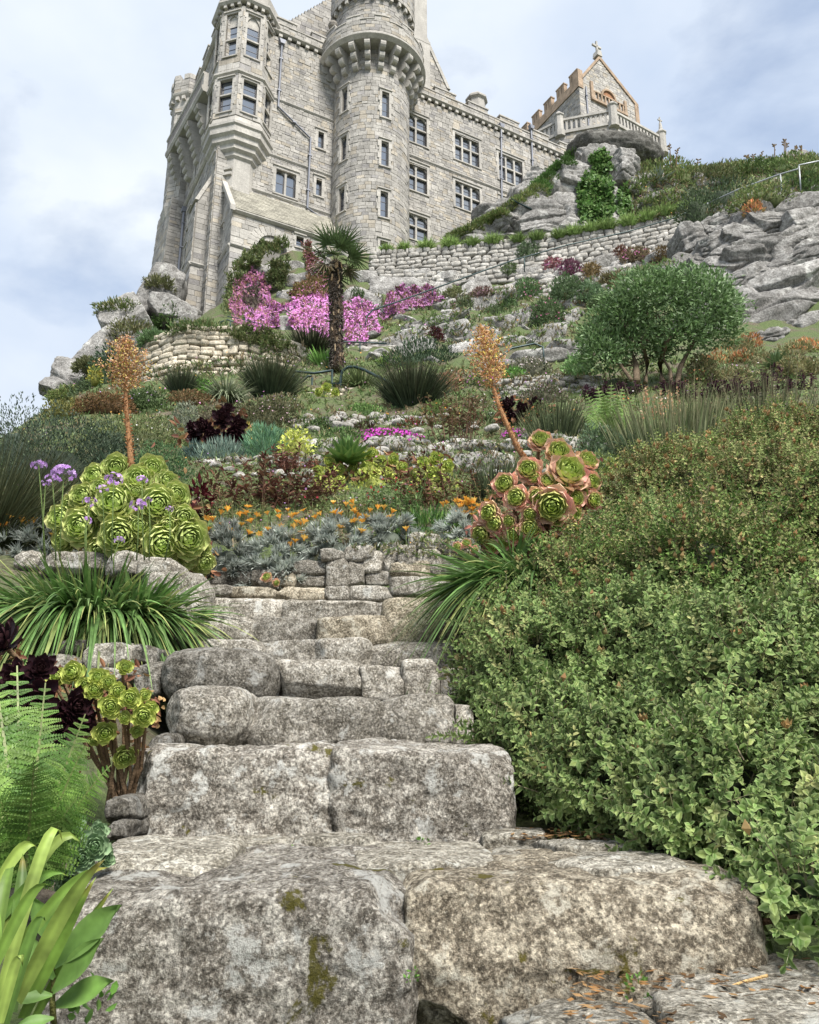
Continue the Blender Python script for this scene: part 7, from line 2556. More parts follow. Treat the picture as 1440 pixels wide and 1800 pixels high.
RD = [(0.04, 0.065, 0.035), (0.055, 0.085, 0.045), (0.035, 0.055, 0.03)]
RTIP = [(0.10, 0.10, 0.055), (0.08, 0.10, 0.05)]
reeds('restio', 'dark green reed clump left of the variegated grass', 'reeds', 316, 697, 62, 62, 700, RD, RTIP, 1.6, 0.6, 0.15, 18.5)
reeds('restio', 'broad dark green reed clump in front of the bastion', 'reeds', 472, 702, 112, 90, 1600, RD, RTIP, 1.6, 0.7, 0.15, 18.8)
reeds('restio', 'dark reed clump behind the bastion, under the pink flowers', 'reeds', 545, 632, 110, 72, 1200, [(0.035, 0.045, 0.025), (0.05, 0.065, 0.03)], RTIP, 1.6, 0.75, 0.2, 27.5)
reeds('restio', 'largest dark green reed clump, right of the handrail', 'reeds', 727, 728, 118, 115, 2000, RD, RTIP, 1.7, 0.65, 0.18, 17.3)
reeds('sedge', 'arching variegated grass in front of the bastion', 'grass', 395, 706, 84, 72, 500, [(0.12, 0.16, 0.09), (0.28, 0.31, 0.2)], [(0.3, 0.33, 0.22), (0.16, 0.2, 0.1)], 2.6, 1.0, 0.8, 18.2, seg if False else (0, 0), 6)
reeds('sedge', 'spiky green grass tuft right of the palm foot', 'grass', 632, 692, 84, 74, 700, [(0.09, 0.13, 0.05), (0.12, 0.17, 0.07)], [(0.2, 0.24, 0.1)], 2.0, 0.9, 0.5, 20.5)
reeds('iris', 'bright green sword leaves left of the palm foot', 'plant', 572, 648, 70, 44, 160, [(0.16, 0.32, 0.07), (0.2, 0.36, 0.09)], None, 5, 0.6, 0.15, 25.0)
reeds('iris', 'yellow-green sword leaves right of the palm foot', 'plant', 680, 650, 60, 36, 140, [(0.22, 0.28, 0.07), (0.14, 0.24, 0.06)], None, 4, 0.6, 0.15, 24.0)
bush('leafy_bush', 'bright green leafy bush between the reed clumps under the bastion', 'shrub', 345, 698, 56, 36, 9, [(0.15, 0.32, 0.06), (0.12, 0.26, 0.05)], n=900, Y=18.8)
bush('rosemary', 'dark green rosemary mound behind the largest reeds', 'shrub', 745, 648, 165, 62, 7, [(0.07, 0.12, 0.06), (0.09, 0.15, 0.08), (0.055, 0.09, 0.05)], n=5000, aspect=0.25, Y=23.5, spiky=1)
succulent('aeonium', 'yellowish rosettes beneath the handrail gate', 'succulent', (572, 712), 19.3, [(562, 690, 11), (575, 682, 12), (588, 690, 11), (570, 700, 10), (582, 702, 10)], YELLOW, 0.3, 0.03, stems=False)
bush('rust_succulent', 'rust-pink leaved plants behind the largest reeds', 'plant', 790, 695, 70, 50, 7, [(0.40, 0.20, 0.14), (0.32, 0.2, 0.12), (0.22, 0.2, 0.08)], n=900, Y=19.5)
bush('orange_flowers', 'low plants with small orange flowers right of the largest reeds', 'flowers', 775, 735, 80, 38, 6, [(0.12, 0.18, 0.05), (0.16, 0.22, 0.07)], n=1500, Y=16.4, flowers=[(0.8, 0.3, 0.05), (0.85, 0.45, 0.1)], nflower=60, flower_px=4.5)
bush('pink_heath', 'pinkish flowered plant behind the leaning spike head', 'plant', 850, 680, 70, 34, 6, [(0.16, 0.2, 0.08)], n=900, Y=19.0, flowers=[(0.7, 0.2, 0.6)], nflower=130, flower_px=4)
bush('white_heath', 'whitish flowered heath right of the leaning spike head', 'shrub', 930, 655, 90, 36, 6, [(0.22, 0.22, 0.16), (0.17, 0.17, 0.11)], n=1500, Y=21.0, flowers=[(0.7, 0.6, 0.6)], nflower=120, flower_px=3.5)
bush('green_plant', 'fresh light green plant left of the round tree', 'plant', 1016, 664, 46, 52, 8, [(0.2, 0.34, 0.12), (0.26, 0.4, 0.17)], n=800, Y=19.0)
bush('green_plant', 'low green tuft right of the whitish heath', 'plant', 905, 660, 40, 18, 7, [(0.16, 0.3, 0.08)], n=300, Y=20.5)

# ferns and tall grasses in front of the round tree
rachis_fern('tree_fern', 'yellow-green upright fern left of the tall grasses', 1072, 782, [(1030, 690, 0.02, 0), (1050, 678, 0.02, 0.1), (1075, 672, 0.02, 0), (1095, 680, 0.02, 0.1), (1115, 695, 0.03, 0), (1130, 720, 0.06, 0), (1022, 720, 0.06, 0), (1060, 690, 0.04, -0.4), (1088, 696, 0.04, -0.4), (1110, 730, 0.08, -0.3), (1035, 740, 0.08, -0.3)], [(0.15, 0.27, 0.05), (0.2, 0.32, 0.07)], Y=11.5, npin=16)
agave('agave', 'blue-green striped agave between the fern and the tall grasses', 'succulent', 1108, 790, 90, 24, (0.16, 0.26, 0.17), (0.34, 0.42, 0.28), 0.3, 10.6, 0.7)
reeds('tall_grass', 'tall thin grasses with pale stems in front of the round tree', 'grass', 1190, 800, 200, 125, 900, [(0.12, 0.17, 0.07), (0.18, 0.22, 0.11), (0.26, 0.28, 0.16)], [(0.3, 0.27, 0.15), (0.2, 0.22, 0.1)], 2.0, 0.3, 0.1, 10.4, (0.03, 0), 4, foot=0.95)
reeds('tall_grass', 'tall dark thin grasses above the right shrub', 'grass', 1330, 770, 230, 110, 500, [(0.10, 0.13, 0.06), (0.16, 0.18, 0.09)], [(0.2, 0.16, 0.1)], 1.8, 0.3, 0.1, 10.6, (0, 0), 4, foot=0.95)
reeds('tall_grass', 'loose rushes left of the fern behind the boulders', 'grass', 985, 775, 130, 85, 500, [(0.07, 0.10, 0.05), (0.12, 0.15, 0.07)], [(0.16, 0.18, 0.09)], 1.8, 0.5, 0.2, 12.6, (0.1, 0), 4, foot=0.8)
reeds('tall_grass', 'thin dark rushes behind the pink-rimmed rosettes', 'grass', 880, 880, 100, 95, 420, [(0.06, 0.085, 0.04), (0.10, 0.12, 0.06)], None, 1.8, 0.5, 0.2, 8.4, (0.1, 0), 4, foot=0.7)
for k, (px, py, h) in enumerate(((1130, 760, 70), (1148, 755, 62), (1165, 760, 74), (1182, 752, 60), (1196, 758, 78), (1140, 730, 50), (1172, 735, 48))):
    p, q = P(px, py, 10.3), P(px + random.uniform(-6, 6), py - h, 10.3)
    kx = depth(p) / FPX
    root = thing('aloe_spike', 'pale apricot flower spike among the tall grasses', 'flower spike', p, 'apricot spikes in the tall grasses')
    f = Fol()
    f.ribbons(p[None], (q - p)[None], np.linalg.norm(q - p), 3 * kx, 0, 3, (0.3, 0.25, 0.15), (0.5, 0.35, 0.2))
    n = 60
    t = rng.uniform(0.35, 1, n)
    f.scatter(LEAF2, p + (q - p) * t[:, None] + rng.normal(size=(n, 3)) * 1.5 * kx, rng.normal(size=(n, 3)) * np.array([1, 1, 0.3]) + np.array([0, 0, 0.8]), rng.normal(size=(n, 3)), 8 * kx * (1.25 - t), 3 * kx, shades([(0.66, 0.42, 0.26), (0.60, 0.34, 0.2), (0.7, 0.52, 0.36)], n, 0.15))
    link('spike', f.mesh('spike', M['petal']), root, (0, 0, 0))
DP = [(0.055, 0.02, 0.035), (0.08, 0.03, 0.05), (0.04, 0.015, 0.03)]
for k, (px, py, w, h) in enumerate(((1070, 700, 60, 34), (1110, 695, 50, 30), (1225, 705, 60, 40), (1265, 700, 60, 46), (1300, 700, 60, 40), (1335, 700, 60, 56), (1375, 695, 60, 60), (1415, 690, 50, 46), (1180, 690, 50, 30), (1040, 705, 40, 30))):
    stem_plant('purple_spires', ['dark purple spires right of the garden wall', 'dark purple spires under the round tree', 'dark purple spires right of the tree stems', 'second clump of dark purple spires right of the tree', 'third clump of dark purple spires right of the tree', 'tallest dark purple spires below the right rock agave', 'dark purple spires by the right edge', 'outermost dark purple spires at the right edge', 'low dark purple spires between the tree stems', 'low dark purple spires at the end of the garden wall'][k], 'plant', px, py, w, h, 16, 9, DP, Y=13.6, per=18, tips=[(0.07, 0.025, 0.045)], stemcol=(0.1, 0.13, 0.05))
for px, py, w, h, lab in ((1090, 720, 60, 36, 'orange flowered plants under the round tree'), (955, 735, 60, 30, 'orange-red flowered plants by the garden wall'), (1235, 672, 60, 26, 'coral flowers right of the tree stems')):
    bush('orange_flowers', lab, 'flowers', px, py, w, h, 6, [(0.12, 0.18, 0.06), (0.14, 0.12, 0.06)], n=600, Y=13.2 if py > 700 else 17.5, core=0.4, flowers=[(0.75, 0.25, 0.08), (0.7, 0.35, 0.18)], nflower=45, flower_px=4)
agave('agave', 'green agave on the rock below the cliff', 'succulent', 1366, 646, 76, 40, (0.08, 0.14, 0.06), (0.16, 0.22, 0.10), 0.22, 18.4, 0.25)
for px, py, w, h, lab in ((1325, 612, 40, 30, 'orange aloe flowers at the foot of the cliff'), (1275, 640, 70, 30, 'orange aloe flowers right of the round tree'), (1310, 640, 40, 26, 'pale orange aloe flowers below the cliff'), (1328, 372, 30, 22, 'coral flowers on the rock beside the handrail'), (1425, 620, 60, 26, 'yellowish scrub at the right edge below the cliff')):
    bush('aloe_flowers', lab, 'flowers', px, py, w, h, 8, [(0.62, 0.26, 0.12), (0.55, 0.32, 0.16), (0.3, 0.26, 0.1)], n=420, aspect=0.3, core=0.3, up=0.8)
for px, py, w, h, lab in ((1290, 668, 80, 26, 'low dry scrub right of the tree stems'), (1405, 650, 60, 34, 'olive scrub beside the rock agave'), (1240, 655, 50, 40, 'brown reeds right of the tree stems'), (1440, 660, 60, 40, 'olive scrub cut by the right edge'), (1330, 640, 90, 30, 'yellowish scrub under the cliff foot'), (1410, 625, 80, 30, 'dry yellowish scrub under the cliff at the right edge'), (1300, 615, 60, 24, 'low olive scrub at the cliff foot')):
    bush('scrub', lab, 'shrub', px, py, w, h, 7, [(0.25, 0.24, 0.11), (0.32, 0.27, 0.14), (0.19, 0.22, 0.10)], n=1000, aspect=0.35, Y=17.8 if py > 645 else None)

# ---- the round-headed tree
root = thing('olive_tree', 'round-headed grey-green tree with several leaning stems before the cliff', 'tree', P(1150, 672, 17.5))
base = P(1150, 672, 17.5)
k = depth(base) / FPX
mb = MB()
for (fx, fy, pts, r) in ((1120, 670, [(1118, 640), (1108, 610), (1100, 570)], 0.085), (1165, 672, [(1160, 640), (1172, 600), (1165, 560)], 0.08), (1190, 676, [(1196, 645), (1212, 615), (1235, 575)], 0.075), (1135, 672, [(1138, 640), (1130, 600), (1140, 550)], 0.06), (1180, 676, [(1178, 650), (1160, 620), (1185, 560)], 0.05), (1110, 668, [(1090, 640), (1075, 600)], 0.05)):
    pp = [P(fx, fy, 17.5 + random.uniform(-.3, .3))] + [P(x, y, 17.6 + random.uniform(-.3, .5)) for x, y in pts]
    mb = MB()
    mb.tube(pp, [r * (1 - 0.55 * i / (len(pp) - 1)) for i in range(len(pp))], 8, (0.9, 0.88, 0.85))
    tr_ = link('trunk', mb.mesh('trunk', M['bark'], True), root, (0, 0, 0))
    for b in range(6):
        mb = MB()
        s = pp[-1 - b % 2]
        e = s + np.array([random.uniform(-0.9, 0.9), random.uniform(0.1, .8), random.uniform(0.3, 0.9)])
        mb.tube([s, (s + e) / 2 + rng.normal(size=3) * 0.08, e], [0.03, 0.02, 0.008], 5, (0.8, 0.78, 0.75))
        link('branch', mb.mesh('branch', M['bark'], True), tr_, (0, 0, 0))
f = Fol()
LB = [(1170, 535, 108, 55), (1090, 580, 64, 50), (1240, 545, 64, 60), (1060, 625, 44, 38), (1265, 580, 38, 36), (1140, 510, 70, 36), (1215, 505, 70, 34), (1120, 610, 66, 36), (1200, 590, 60, 34), (1045, 600, 30, 34), (1280, 540, 26, 34), (1100, 545, 50, 36)]
OL = [(0.13, 0.22, 0.075), (0.17, 0.27, 0.11), (0.23, 0.33, 0.16), (0.10, 0.17, 0.06)]
for j, (px, py, rx, ry) in enumerate(LB):
    c = P(px, py, 17.7 + 0.25 * math.sin(j * 2.1))
    kk = depth(c) / FPX
    n = int(rx * ry * 0.5) + 300
    d = sph(n, -0.8)
    R = np.array([rx * kk, (rx + ry) / 2 * kk * 0.9, ry * kk])
    pos = c + d * R * (lumps(d, 700 + j, 3.2, 0.45) * (1 - 0.45 * rng.random(n) ** 1.5))[:, None]
    f.scatter(LEAF2, pos, unit(d + 0.5 * GREY_UP + 0.7 * rng.normal(size=d.shape)), unit(d + 0.8 * rng.normal(size=d.shape)), 0.12 * rng.uniform(0.7, 1.3, n), 0.048, shades(OL, n, 0.2))
f.part(root, 'crown', M['leaf'], kind='stuff')

# ---- the palm
pb, pt = P(592, 650, 24.0), P(590, 462, 24.4)
palm = thing('palm_tree', 'fan palm with a shaggy dark trunk in front of the pink flowers', 'palm', pb)
mb = MB()
N = 26
pp = [pb + (pt - pb) * i / N + np.array([0.05 * math.sin(i * 0.5), 0, 0]) for i in range(N + 1)]
mb.tube(pp, [0.17 + 0.025 * (i % 2) + 0.02 * math.sin(i) for i in range(N + 1)], 10, (0.36, 0.32, 0.30))
trk = link('trunk', mb.mesh('trunk', M['bark'], True), palm, (0, 0, 0))
n = 2600
t = rng.random(n)
a = rng.uniform(0, 6.28, n)
o = np.stack([np.cos(a), np.sin(a), np.zeros(n)], 1)
Fol().scatter(LEAF2, pb + (pt - pb) * t[:, None] + o * 0.17, o * 0.5 + np.array([0, 0, -0.7]) + 0.4 * rng.normal(size=o.shape), o + 0.5 * rng.normal(size=o.shape), 0.13, 0.045, shades([(0.055, 0.045, 0.04), (0.10, 0.085, 0.07), (0.15, 0.13, 0.11)], n)).part(palm, 'trunk_fibre', M['leaf_matt'], kind='stuff')
for i in range(26):
    mb = MB()
    tt = random.uniform(0.1, 0.98) if i < 14 else random.uniform(0.84, 1.0)
    aa = random.uniform(-2.6, -0.5)
    q = pb + (pt - pb) * tt + np.array([math.cos(aa), math.sin(aa), 0]) * 0.22
    L = 0.16 if i < 14 else 0.26
    mb.tube([q, q + np.array([math.cos(aa) * 0.06, math.sin(aa) * 0.06, -L if i >= 14 else L * 0.6])], [0.028, 0.016], 5, (2.6, 2.5, 2.3) if i < 14 else (1.5, 1.35, 1.1))
    link('leaf_base', mb.mesh('leaf_base', M['bark']), palm, (0, 0, 0))


def fan(L, n=24, col=((0.06, 0.095, 0.035), (0.085, 0.13, 0.05))):
    f = Fol()
    a = np.linspace(-1.9, 1.9, n)
    pet = np.array([[L * 0.5, 0, 0]])
    f.ribbons(np.zeros((1, 3)), np.array([[1.0, 0, 0]]), L * 0.51, L * 0.03, 0, 2, (0.2, 0.22, 0.1), (0.2, 0.22, 0.1), 0.0)
    d = np.stack([np.cos(a), np.sin(a), 0.10 * np.cos(np.arange(n) * math.pi) + 0.12 * np.abs(a)], 1)
    f.ribbons(np.tile(pet, (n, 1)), d, L * 0.62 * (0.72 + 0.28 * np.cos(a)), L * 0.05, rng.uniform(0.1, 0.4, n), 5, shades(col, n, 0.15), shades(col, n, 0.15) * 1.5, 0.15)
    return f.mesh('frond', M['leaf_gloss'])


fans = [fan(1.0) for _ in range(4)]
dead = [fan(1.0, col=((0.12, 0.10, 0.06), (0.16, 0.13, 0.08))) for _ in range(2)]
for i in range(22):
    az_ = i * 2.399
    f_ = i / 21
    el = math.radians(80 - 118 * f_)
    d = Vector((math.cos(az_) * math.cos(el), math.sin(az_) * math.cos(el), math.sin(el)))
    o = link('frond', random.choice(fans if f_ < 0.93 else dead), palm, pt + np.array([0, 0, 0.15 * (1 - f_)]), None, random.uniform(0.95, 1.3))
    o.rotation_mode = 'QUATERNION'
    z = Vector((0, 0, 1)) if abs(d.z) < 0.9 else Vector((math.cos(az_ + 3.14), math.sin(az_ + 3.14), 0.1))
    Rr = frames(np.array([list(d)]), np.array([list(z)]))[0]
    o.rotation_quaternion = Matrix(Rr.tolist()).to_quaternion() @ Matrix.Rotation(random.uniform(-.5, .5), 3, 'X').to_quaternion()

# ------------------------------------------------------------------ pink carpets and slope plants
PK = [(0.80, 0.36, 0.74), (0.86, 0.44, 0.80), (0.76, 0.30, 0.70)]
PB = [(0.50, 0.20, 0.40), (0.38, 0.20, 0.24), (0.30, 0.20, 0.12)]
carpet('pink_iceplant', 'bright pink flower carpet left of the palm, beneath the brown-topped cushion', 'flowers', [(505, 575), (512, 535), (545, 510), (590, 503), (600, 560), (592, 600), (560, 592), (525, 590)], 2600, 6, PB, flowers=PK, nflower=8000, flower_px=3.4, thick=12)
carpet('pink_iceplant', 'bright pink flower carpet right behind the palm trunk', 'flowers', [(598, 540), (640, 532), (664, 545), (665, 590), (640, 606), (602, 606)], 1600, 6, PB, flowers=PK, nflower=5000, flower_px=3.4, thick=11)
carpet('pink_iceplant', 'pink flower carpet spilling down the rocks right of the palm', 'flowers', [(672, 560), (678, 525), (710, 512), (752, 504), (778, 528), (745, 545), (705, 556)], 1500, 6, PB, flowers=PK, nflower=3200, flower_px=3.4, thick=9)
carpet('pink_iceplant', 'bright pink flower carpet at the left end of the rockery', 'flowers', [(430, 552), (450, 530), (475, 525), (498, 545), (490, 578), (455, 584), (432, 575)], 1300, 6, PB, flowers=PK, nflower=3800, flower_px=3.4, thick=11)
carpet('pink_iceplant', 'dull pink trailing growth arching above the left carpet', 'flowers', [(408, 545), (415, 500), (440, 486), (468, 488), (474, 520), (455, 528), (432, 545), (428, 575), (412, 565)], 1500, 6, PB, flowers=[(0.55, 0.22, 0.42), (0.48, 0.20, 0.32)], nflower=750, flower_px=4, thick=16)
carpet('brown_cushion', 'brown-green cushion above the middle pink carpet', 'plant', [(512, 530), (520, 508), (548, 498), (578, 505), (592, 530), (560, 520), (530, 528)], 1500, 6, [(0.20, 0.14, 0.06), (0.25, 0.15, 0.09), (0.16, 0.15, 0.06)], flowers=[(0.5, 0.2, 0.35)], nflower=120, flower_px=4, thick=18)
carpet('pink_trailer', 'brownish pink trailing plant under the castle lean-to', 'plant', [(530, 440), (545, 438), (560, 470), (578, 480), (578, 505), (560, 500), (545, 475)], 1100, 6, [(0.30, 0.14, 0.12), (0.22, 0.14, 0.08)], flowers=[(0.5, 0.2, 0.36)], nflower=260, flower_px=4, thick=14, hang=0.4)
carpet('brown_hollow', 'dark brown dead cushion inside the dull pink growth', 'plant', [(432, 520), (450, 510), (460, 530), (455, 555), (438, 560)], 700, 6, [(0.10, 0.085, 0.07), (0.14, 0.12, 0.09)], thick=20)
DGR = [(0.12, 0.17, 0.06), (0.17, 0.21, 0.09), (0.21, 0.21, 0.10)]
for poly, lab in (([(395, 550), (400, 500), (430, 462), (455, 440), (470, 448), (440, 478), (415, 520), (410, 555)], 'dark trailing plants along the foot of the lean-to'), ([(470, 500), (480, 470), (505, 465), (510, 490), (490, 515)], 'dark green trailing plant on the rocks left of the palm'), ([(410, 480), (450, 440), (500, 428), (510, 440), (470, 455), (430, 490)], 'olive fringe of plants on top of the rockery left of the palm'), ([(395, 595), (420, 580), (470, 585), (500, 600), (520, 620), (470, 615), (420, 600)], 'green plants along the top of the bastion')):
    carpet('trailing_plant', lab, 'plant', poly, 1500, 8, DGR, aspect=0.3, thick=14, hang=0.2)
# valerian tufts on the long ledges
for px, py, w, h, c, fl, lab in (
        (885, 535, 44, 30, [(0.13, 0.21, 0.09), (0.18, 0.26, 0.13)], None, 'green valerian tuft on the ledges, farthest left of its kind'), (930, 525, 56, 42, [(0.13, 0.22, 0.09), (0.19, 0.28, 0.14)], [(0.5, 0.2, 0.3)], 'green valerian tuft with a few pink flowers above the ledges'),
        (965, 560, 60, 40, [(0.12, 0.2, 0.08), (0.2, 0.26, 0.14)], [(0.6, 0.2, 0.35)], 'valerian tuft with pink flowers low on the ledges'), (1000, 520, 60, 44, [(0.14, 0.22, 0.1), (0.2, 0.28, 0.15)], None, 'grey-green tuft above the ledges by the magenta dome'), (1040, 525, 50, 36, [(0.15, 0.23, 0.12)], None, 'pale green tuft right of the valerian on the ledges'),
        (1005, 484, 50, 32, [(0.22, 0.1, 0.14)], [(0.52, 0.06, 0.36), (0.6, 0.1, 0.42)], 'magenta flowered dome on the terrace slope'), (1042, 484, 32, 26, [(0.22, 0.17, 0.08), (0.26, 0.19, 0.1)], None, 'rust-brown dome right of the magenta one'), (1080, 500, 50, 26, [(0.2, 0.18, 0.09)], None, 'olive-brown cushion above the round tree'),
        (1125, 456, 60, 24, [(0.2, 0.16, 0.1)], [(0.62, 0.2, 0.42)], 'pink flowered cushion below the terrace wall on the right'), (1095, 452, 34, 20, [(0.25, 0.14, 0.1)], [(0.6, 0.2, 0.4)], 'small rusty pink cushion below the terrace wall'), (975, 470, 40, 20, [(0.3, 0.14, 0.15)], [(0.6, 0.2, 0.45)], 'pinkish tuft left of the magenta dome'),
        (930, 448, 40, 26, [(0.13, 0.18, 0.1)], None, 'grey-green plant growing from the terrace wall'), (820, 540, 30, 20, [(0.16, 0.2, 0.1)], None, 'small green tuft beside the ledges'), (850, 520, 40, 18, [(0.2, 0.14, 0.12)], [(0.5, 0.3, 0.4)], 'small reddish tuft on the ledges'), (627, 530, 26, 26, [(0.13, 0.19, 0.09)], None, 'grey-green tuft on the rocks just right of the palm'),
        (765, 598, 30, 22, [(0.06, 0.02, 0.025), (0.09, 0.03, 0.03)], None, 'dark red rosettes under the ledges'), (1170, 455, 40, 26, [(0.2, 0.15, 0.08)], None, 'rust-brown tuft beneath the handrail path'), (800, 520, 40, 16, [(0.2, 0.22, 0.1)], None, 'yellow-green tuft by the sloping rail'), (900, 480, 36, 18, [(0.16, 0.22, 0.1)], None, 'green tuft at the foot of the terrace wall'),
        (1060, 545, 50, 30, [(0.14, 0.2, 0.09)], None, 'green tuft left above the round tree'), (870, 555, 40, 18, [(0.15, 0.2, 0.1)], None, 'low green tuft under the ledges')):
    bush('slope_plant', lab, 'plant', px, py, w, h, 6, c, n=int(w * h * 0.75), aspect=0.42, flowers=fl, nflower=50 if fl else 0, flower_px=4, depthk=0.6, Y=None)
# grass tufts along the terrace wall
TG = [(0.24, 0.36, 0.11), (0.30, 0.42, 0.14), (0.19, 0.30, 0.08)]
proto = None
for k, (px, py, w, h) in enumerate(((680, 443, 24, 18), (711, 440, 24, 18), (750, 438, 32, 22), (793, 434, 34, 22), (830, 432, 34, 20), (868, 429, 38, 22), (912, 425, 36, 18), (945, 422, 34, 20), (985, 418, 30, 20), (1010, 412, 36, 20), (1040, 406, 40, 20), (1070, 402, 38, 22), (1108, 396, 40, 26), (1140, 388, 40, 24), (1170, 380, 44, 24), (1200, 372, 40, 22), (1225, 366, 36, 22))):
    Y = 41.2 - 2.8 * max(0, (px - 700) / 540)
    reeds('grass_tuft', ['grass tuft on the terrace wall right of the palm crown', 'second grass tuft on the terrace wall, under the tower', 'grass tuft on the terrace wall below the lowest two-light window', 'grass tuft on the terrace wall where the crag slope begins', 'grass tuft on the terrace wall, fifth from the palm', 'wide grass tuft on the terrace wall below the crag', 'grass tuft on the terrace wall, seventh from the palm', 'grass tuft on the terrace wall above its grey-green plant', 'first of the merging grass tufts on the terrace wall', 'grass tuft on the terrace wall left of the ivy', 'grass tuft on the terrace wall under the ivy', 'grass tuft on the terrace wall just right of the ivy', 'tall grass tuft on the rising end of the terrace wall', 'grass tuft beneath the rounded rocks on the terrace wall', 'widest grass tuft near the right end of the terrace wall', 'grass tuft second from the right end of the terrace wall', 'grass tuft at the right end of the terrace wall'][k],
          'grass', px, py, w * 0.85, h * 1.3, 420, TG, [(0.32, 0.42, 0.17), (0.26, 0.36, 0.12)], 1.4, 0.55, 0.5, Y, (0, 0), 4, 'grass tufts along the terrace wall', foot=0.6)
# grassy ridge and ivy on the crag
GRS = [(0.18, 0.25, 0.08), (0.24, 0.31, 0.11), (0.29, 0.29, 0.13), (0.14, 0.20, 0.07)]  # greens made paler, distance haze put into the leaf colour
for x0, y0, x1, y1, n, lab in ((800, 412, 880, 372, 6, 'rough grass and ivy low on the ridge of the crag'), (880, 372, 960, 318, 6, 'rough grass and ivy high on the ridge of the crag'), (950, 320, 1010, 268, 5, 'bright ivy on the shoulder of the crag under the terrace')):
    root = None
    for i in range(n):
        f_ = i / (n - 1)
        px, py = x0 + (x1 - x0) * f_, y0 + (y1 - y0) * f_
        root = bush('ridge_grass', lab, 'grass', px, py + 8, 38, 12, 6, GRS if x0 < 950 else [(0.10, 0.19, 0.05), (0.13, 0.23, 0.07)], n=900, aspect=0.28, Y=None, root=root, depthk=1.2, spiky=1)
IV = [(0.12, 0.24, 0.06), (0.17, 0.30, 0.09), (0.09, 0.18, 0.05), (0.22, 0.33, 0.12)]
for poly, n, lab, Y in (([(1012, 330), (1030, 305), (1060, 300), (1078, 330), (1076, 385), (1045, 397), (1020, 390)], 2200, 'bright green ivy sheet on the crag', 45.0), ([(1085, 340), (1105, 325), (1110, 370), (1090, 385)], 500, 'thin ivy patch on the right side of the crag', 45.2), ([(1035, 275), (1060, 262), (1085, 300), (1060, 305), (1040, 300)], 500, 'ivy on the top of the crag under the overhang', 46.4)):
    pix = sample_poly(poly, n)
    pos, nrm, ok = ground_pts(pix)
    ok &= pos[:, 1] > 36
    pos, nrm = pos[ok], nrm[ok]
    pos = pos + nrm * rng.uniform(0.02, 0.3, (len(pos), 1))
    n = len(pos)
    root = thing('ivy', lab, 'ivy', pos.mean(0))
    Fol().scatter(LEAF2, pos, unit(np.array([0, -0.7, -0.3]) + 0.6 * rng.normal(size=(n, 3))), np.array([0, -1.0, 0.5]) + 0.6 * rng.normal(size=(n, 3)), 0.30 * rng.uniform(0.6, 1.2, n), 0.24, shades(IV, n)).part(root, 'foliage', M['leaf'], kind='stuff')
# skyline scrub right of the chapel
for k, (px, py, w, h, Y, c, lab) in enumerate(((1150, 318, 60, 40, 48, GRS, 'scrub under the right end of the balustrade'), (1190, 310, 60, 36, 48, GRS, 'scrub left of the skyline rocks'), (1215, 320, 80, 30, 47, GRS, 'yellowish scrub on the skyline slope'), (1262, 312, 60, 22, 48.5, [(0.14, 0.18, 0.08), (0.2, 0.2, 0.1)], 'low scrub at the dip of the skyline'), (1300, 312, 80, 26, 48, GRS, 'scrub in the middle of the skyline'), (1345, 304, 80, 28, 48, [(0.13, 0.2, 0.07)], 'fresh green scrub on the skyline'), (1395, 300, 80, 34, 47.5, [(0.13, 0.2, 0.07), (0.18, 0.24, 0.09)], 'fresh green scrub below the skyline rock'), (1435, 310, 60, 44, 46, GRS, 'scrub cut by the right edge, on the skyline'), (1290, 355, 110, 46, 42.5, [(0.07, 0.11, 0.06), (0.10, 0.14, 0.08)], 'dark scrub above the handrail'), (1240, 385, 60, 60, 40.0, [(0.08, 0.12, 0.06), (0.11, 0.15, 0.08)], 'dark scrub hanging by the first rail post'), (1355, 350, 90, 30, 42, GRS, 'olive scrub between the rail posts'), (1420, 335, 60, 36, 41, [(0.12, 0.19, 0.07)], 'green scrub right of the tall rail post'), (1180, 365, 60, 30, 43, GRS, 'grassy scrub below the chapel rocks'))):
    bush('skyline_scrub', lab, 'shrub', px, py, w * 1.4, h * 1.2, 7, c, n=1500, aspect=0.35, Y=None, depthk=0.9, spiky=0.6)
agave('agave', 'grey-green agave beside the crag under the balustrade', 'succulent', 1158, 322, 70, 20, (0.17, 0.22, 0.19), (0.3, 0.34, 0.28), 0.2, 46.8, 0.6, 0.15)
for k, (px, py, h) in enumerate(((1180, 285, 34), (1188, 290, 28), (1226, 300, 20), (1363, 285, 32), (1378, 280, 32), (1382, 282, 36), (1398, 280, 24), (1312, 290, 18), (1326, 290, 18), (1340, 290, 22), (1408, 278, 22))):
    Y = 48.5
    p, q = P(px, py + 10, Y), P(px + random.uniform(-3, 3), py - h, Y)
    kx = depth(p) / FPX
    mb = MB()
    mb.tube([p, (p + q) / 2, q], [0.05, 0.04, 0.025], 5, (0.75, 0.7, 0.6))
    for i in range(6):
        t = random.uniform(0.7, 1.0)
        c = p + (q - p) * t
        mb.tube([c, c + np.array([random.uniform(-.25, .25), 0, 0.12])], [0.03, 0.05], 5, (0.7, 0.65, 0.5))
    root = thing('flower_stalk', ['dry flower stalk nearest the chapel terrace', 'shorter dry stalk beside the one nearest the terrace', 'lone short dry stalk at the dip of the skyline', 'dry stalk on the skyline, left of the tallest', 'dry stalk just left of the tallest one', 'tallest dry flower stalk on the skyline', 'dry stalk right of the tallest one', 'short dry stalk in the middle of the skyline', 'second short dry stalk in the middle of the skyline', 'third short dry stalk in the middle of the skyline', 'dry stalk farthest right on the skyline'][k], 'stalk', p, 'dry flower stalks on the skyline')
    link('stalk', mb.mesh('stalk', M['bark']), root, (0, 0, 0))
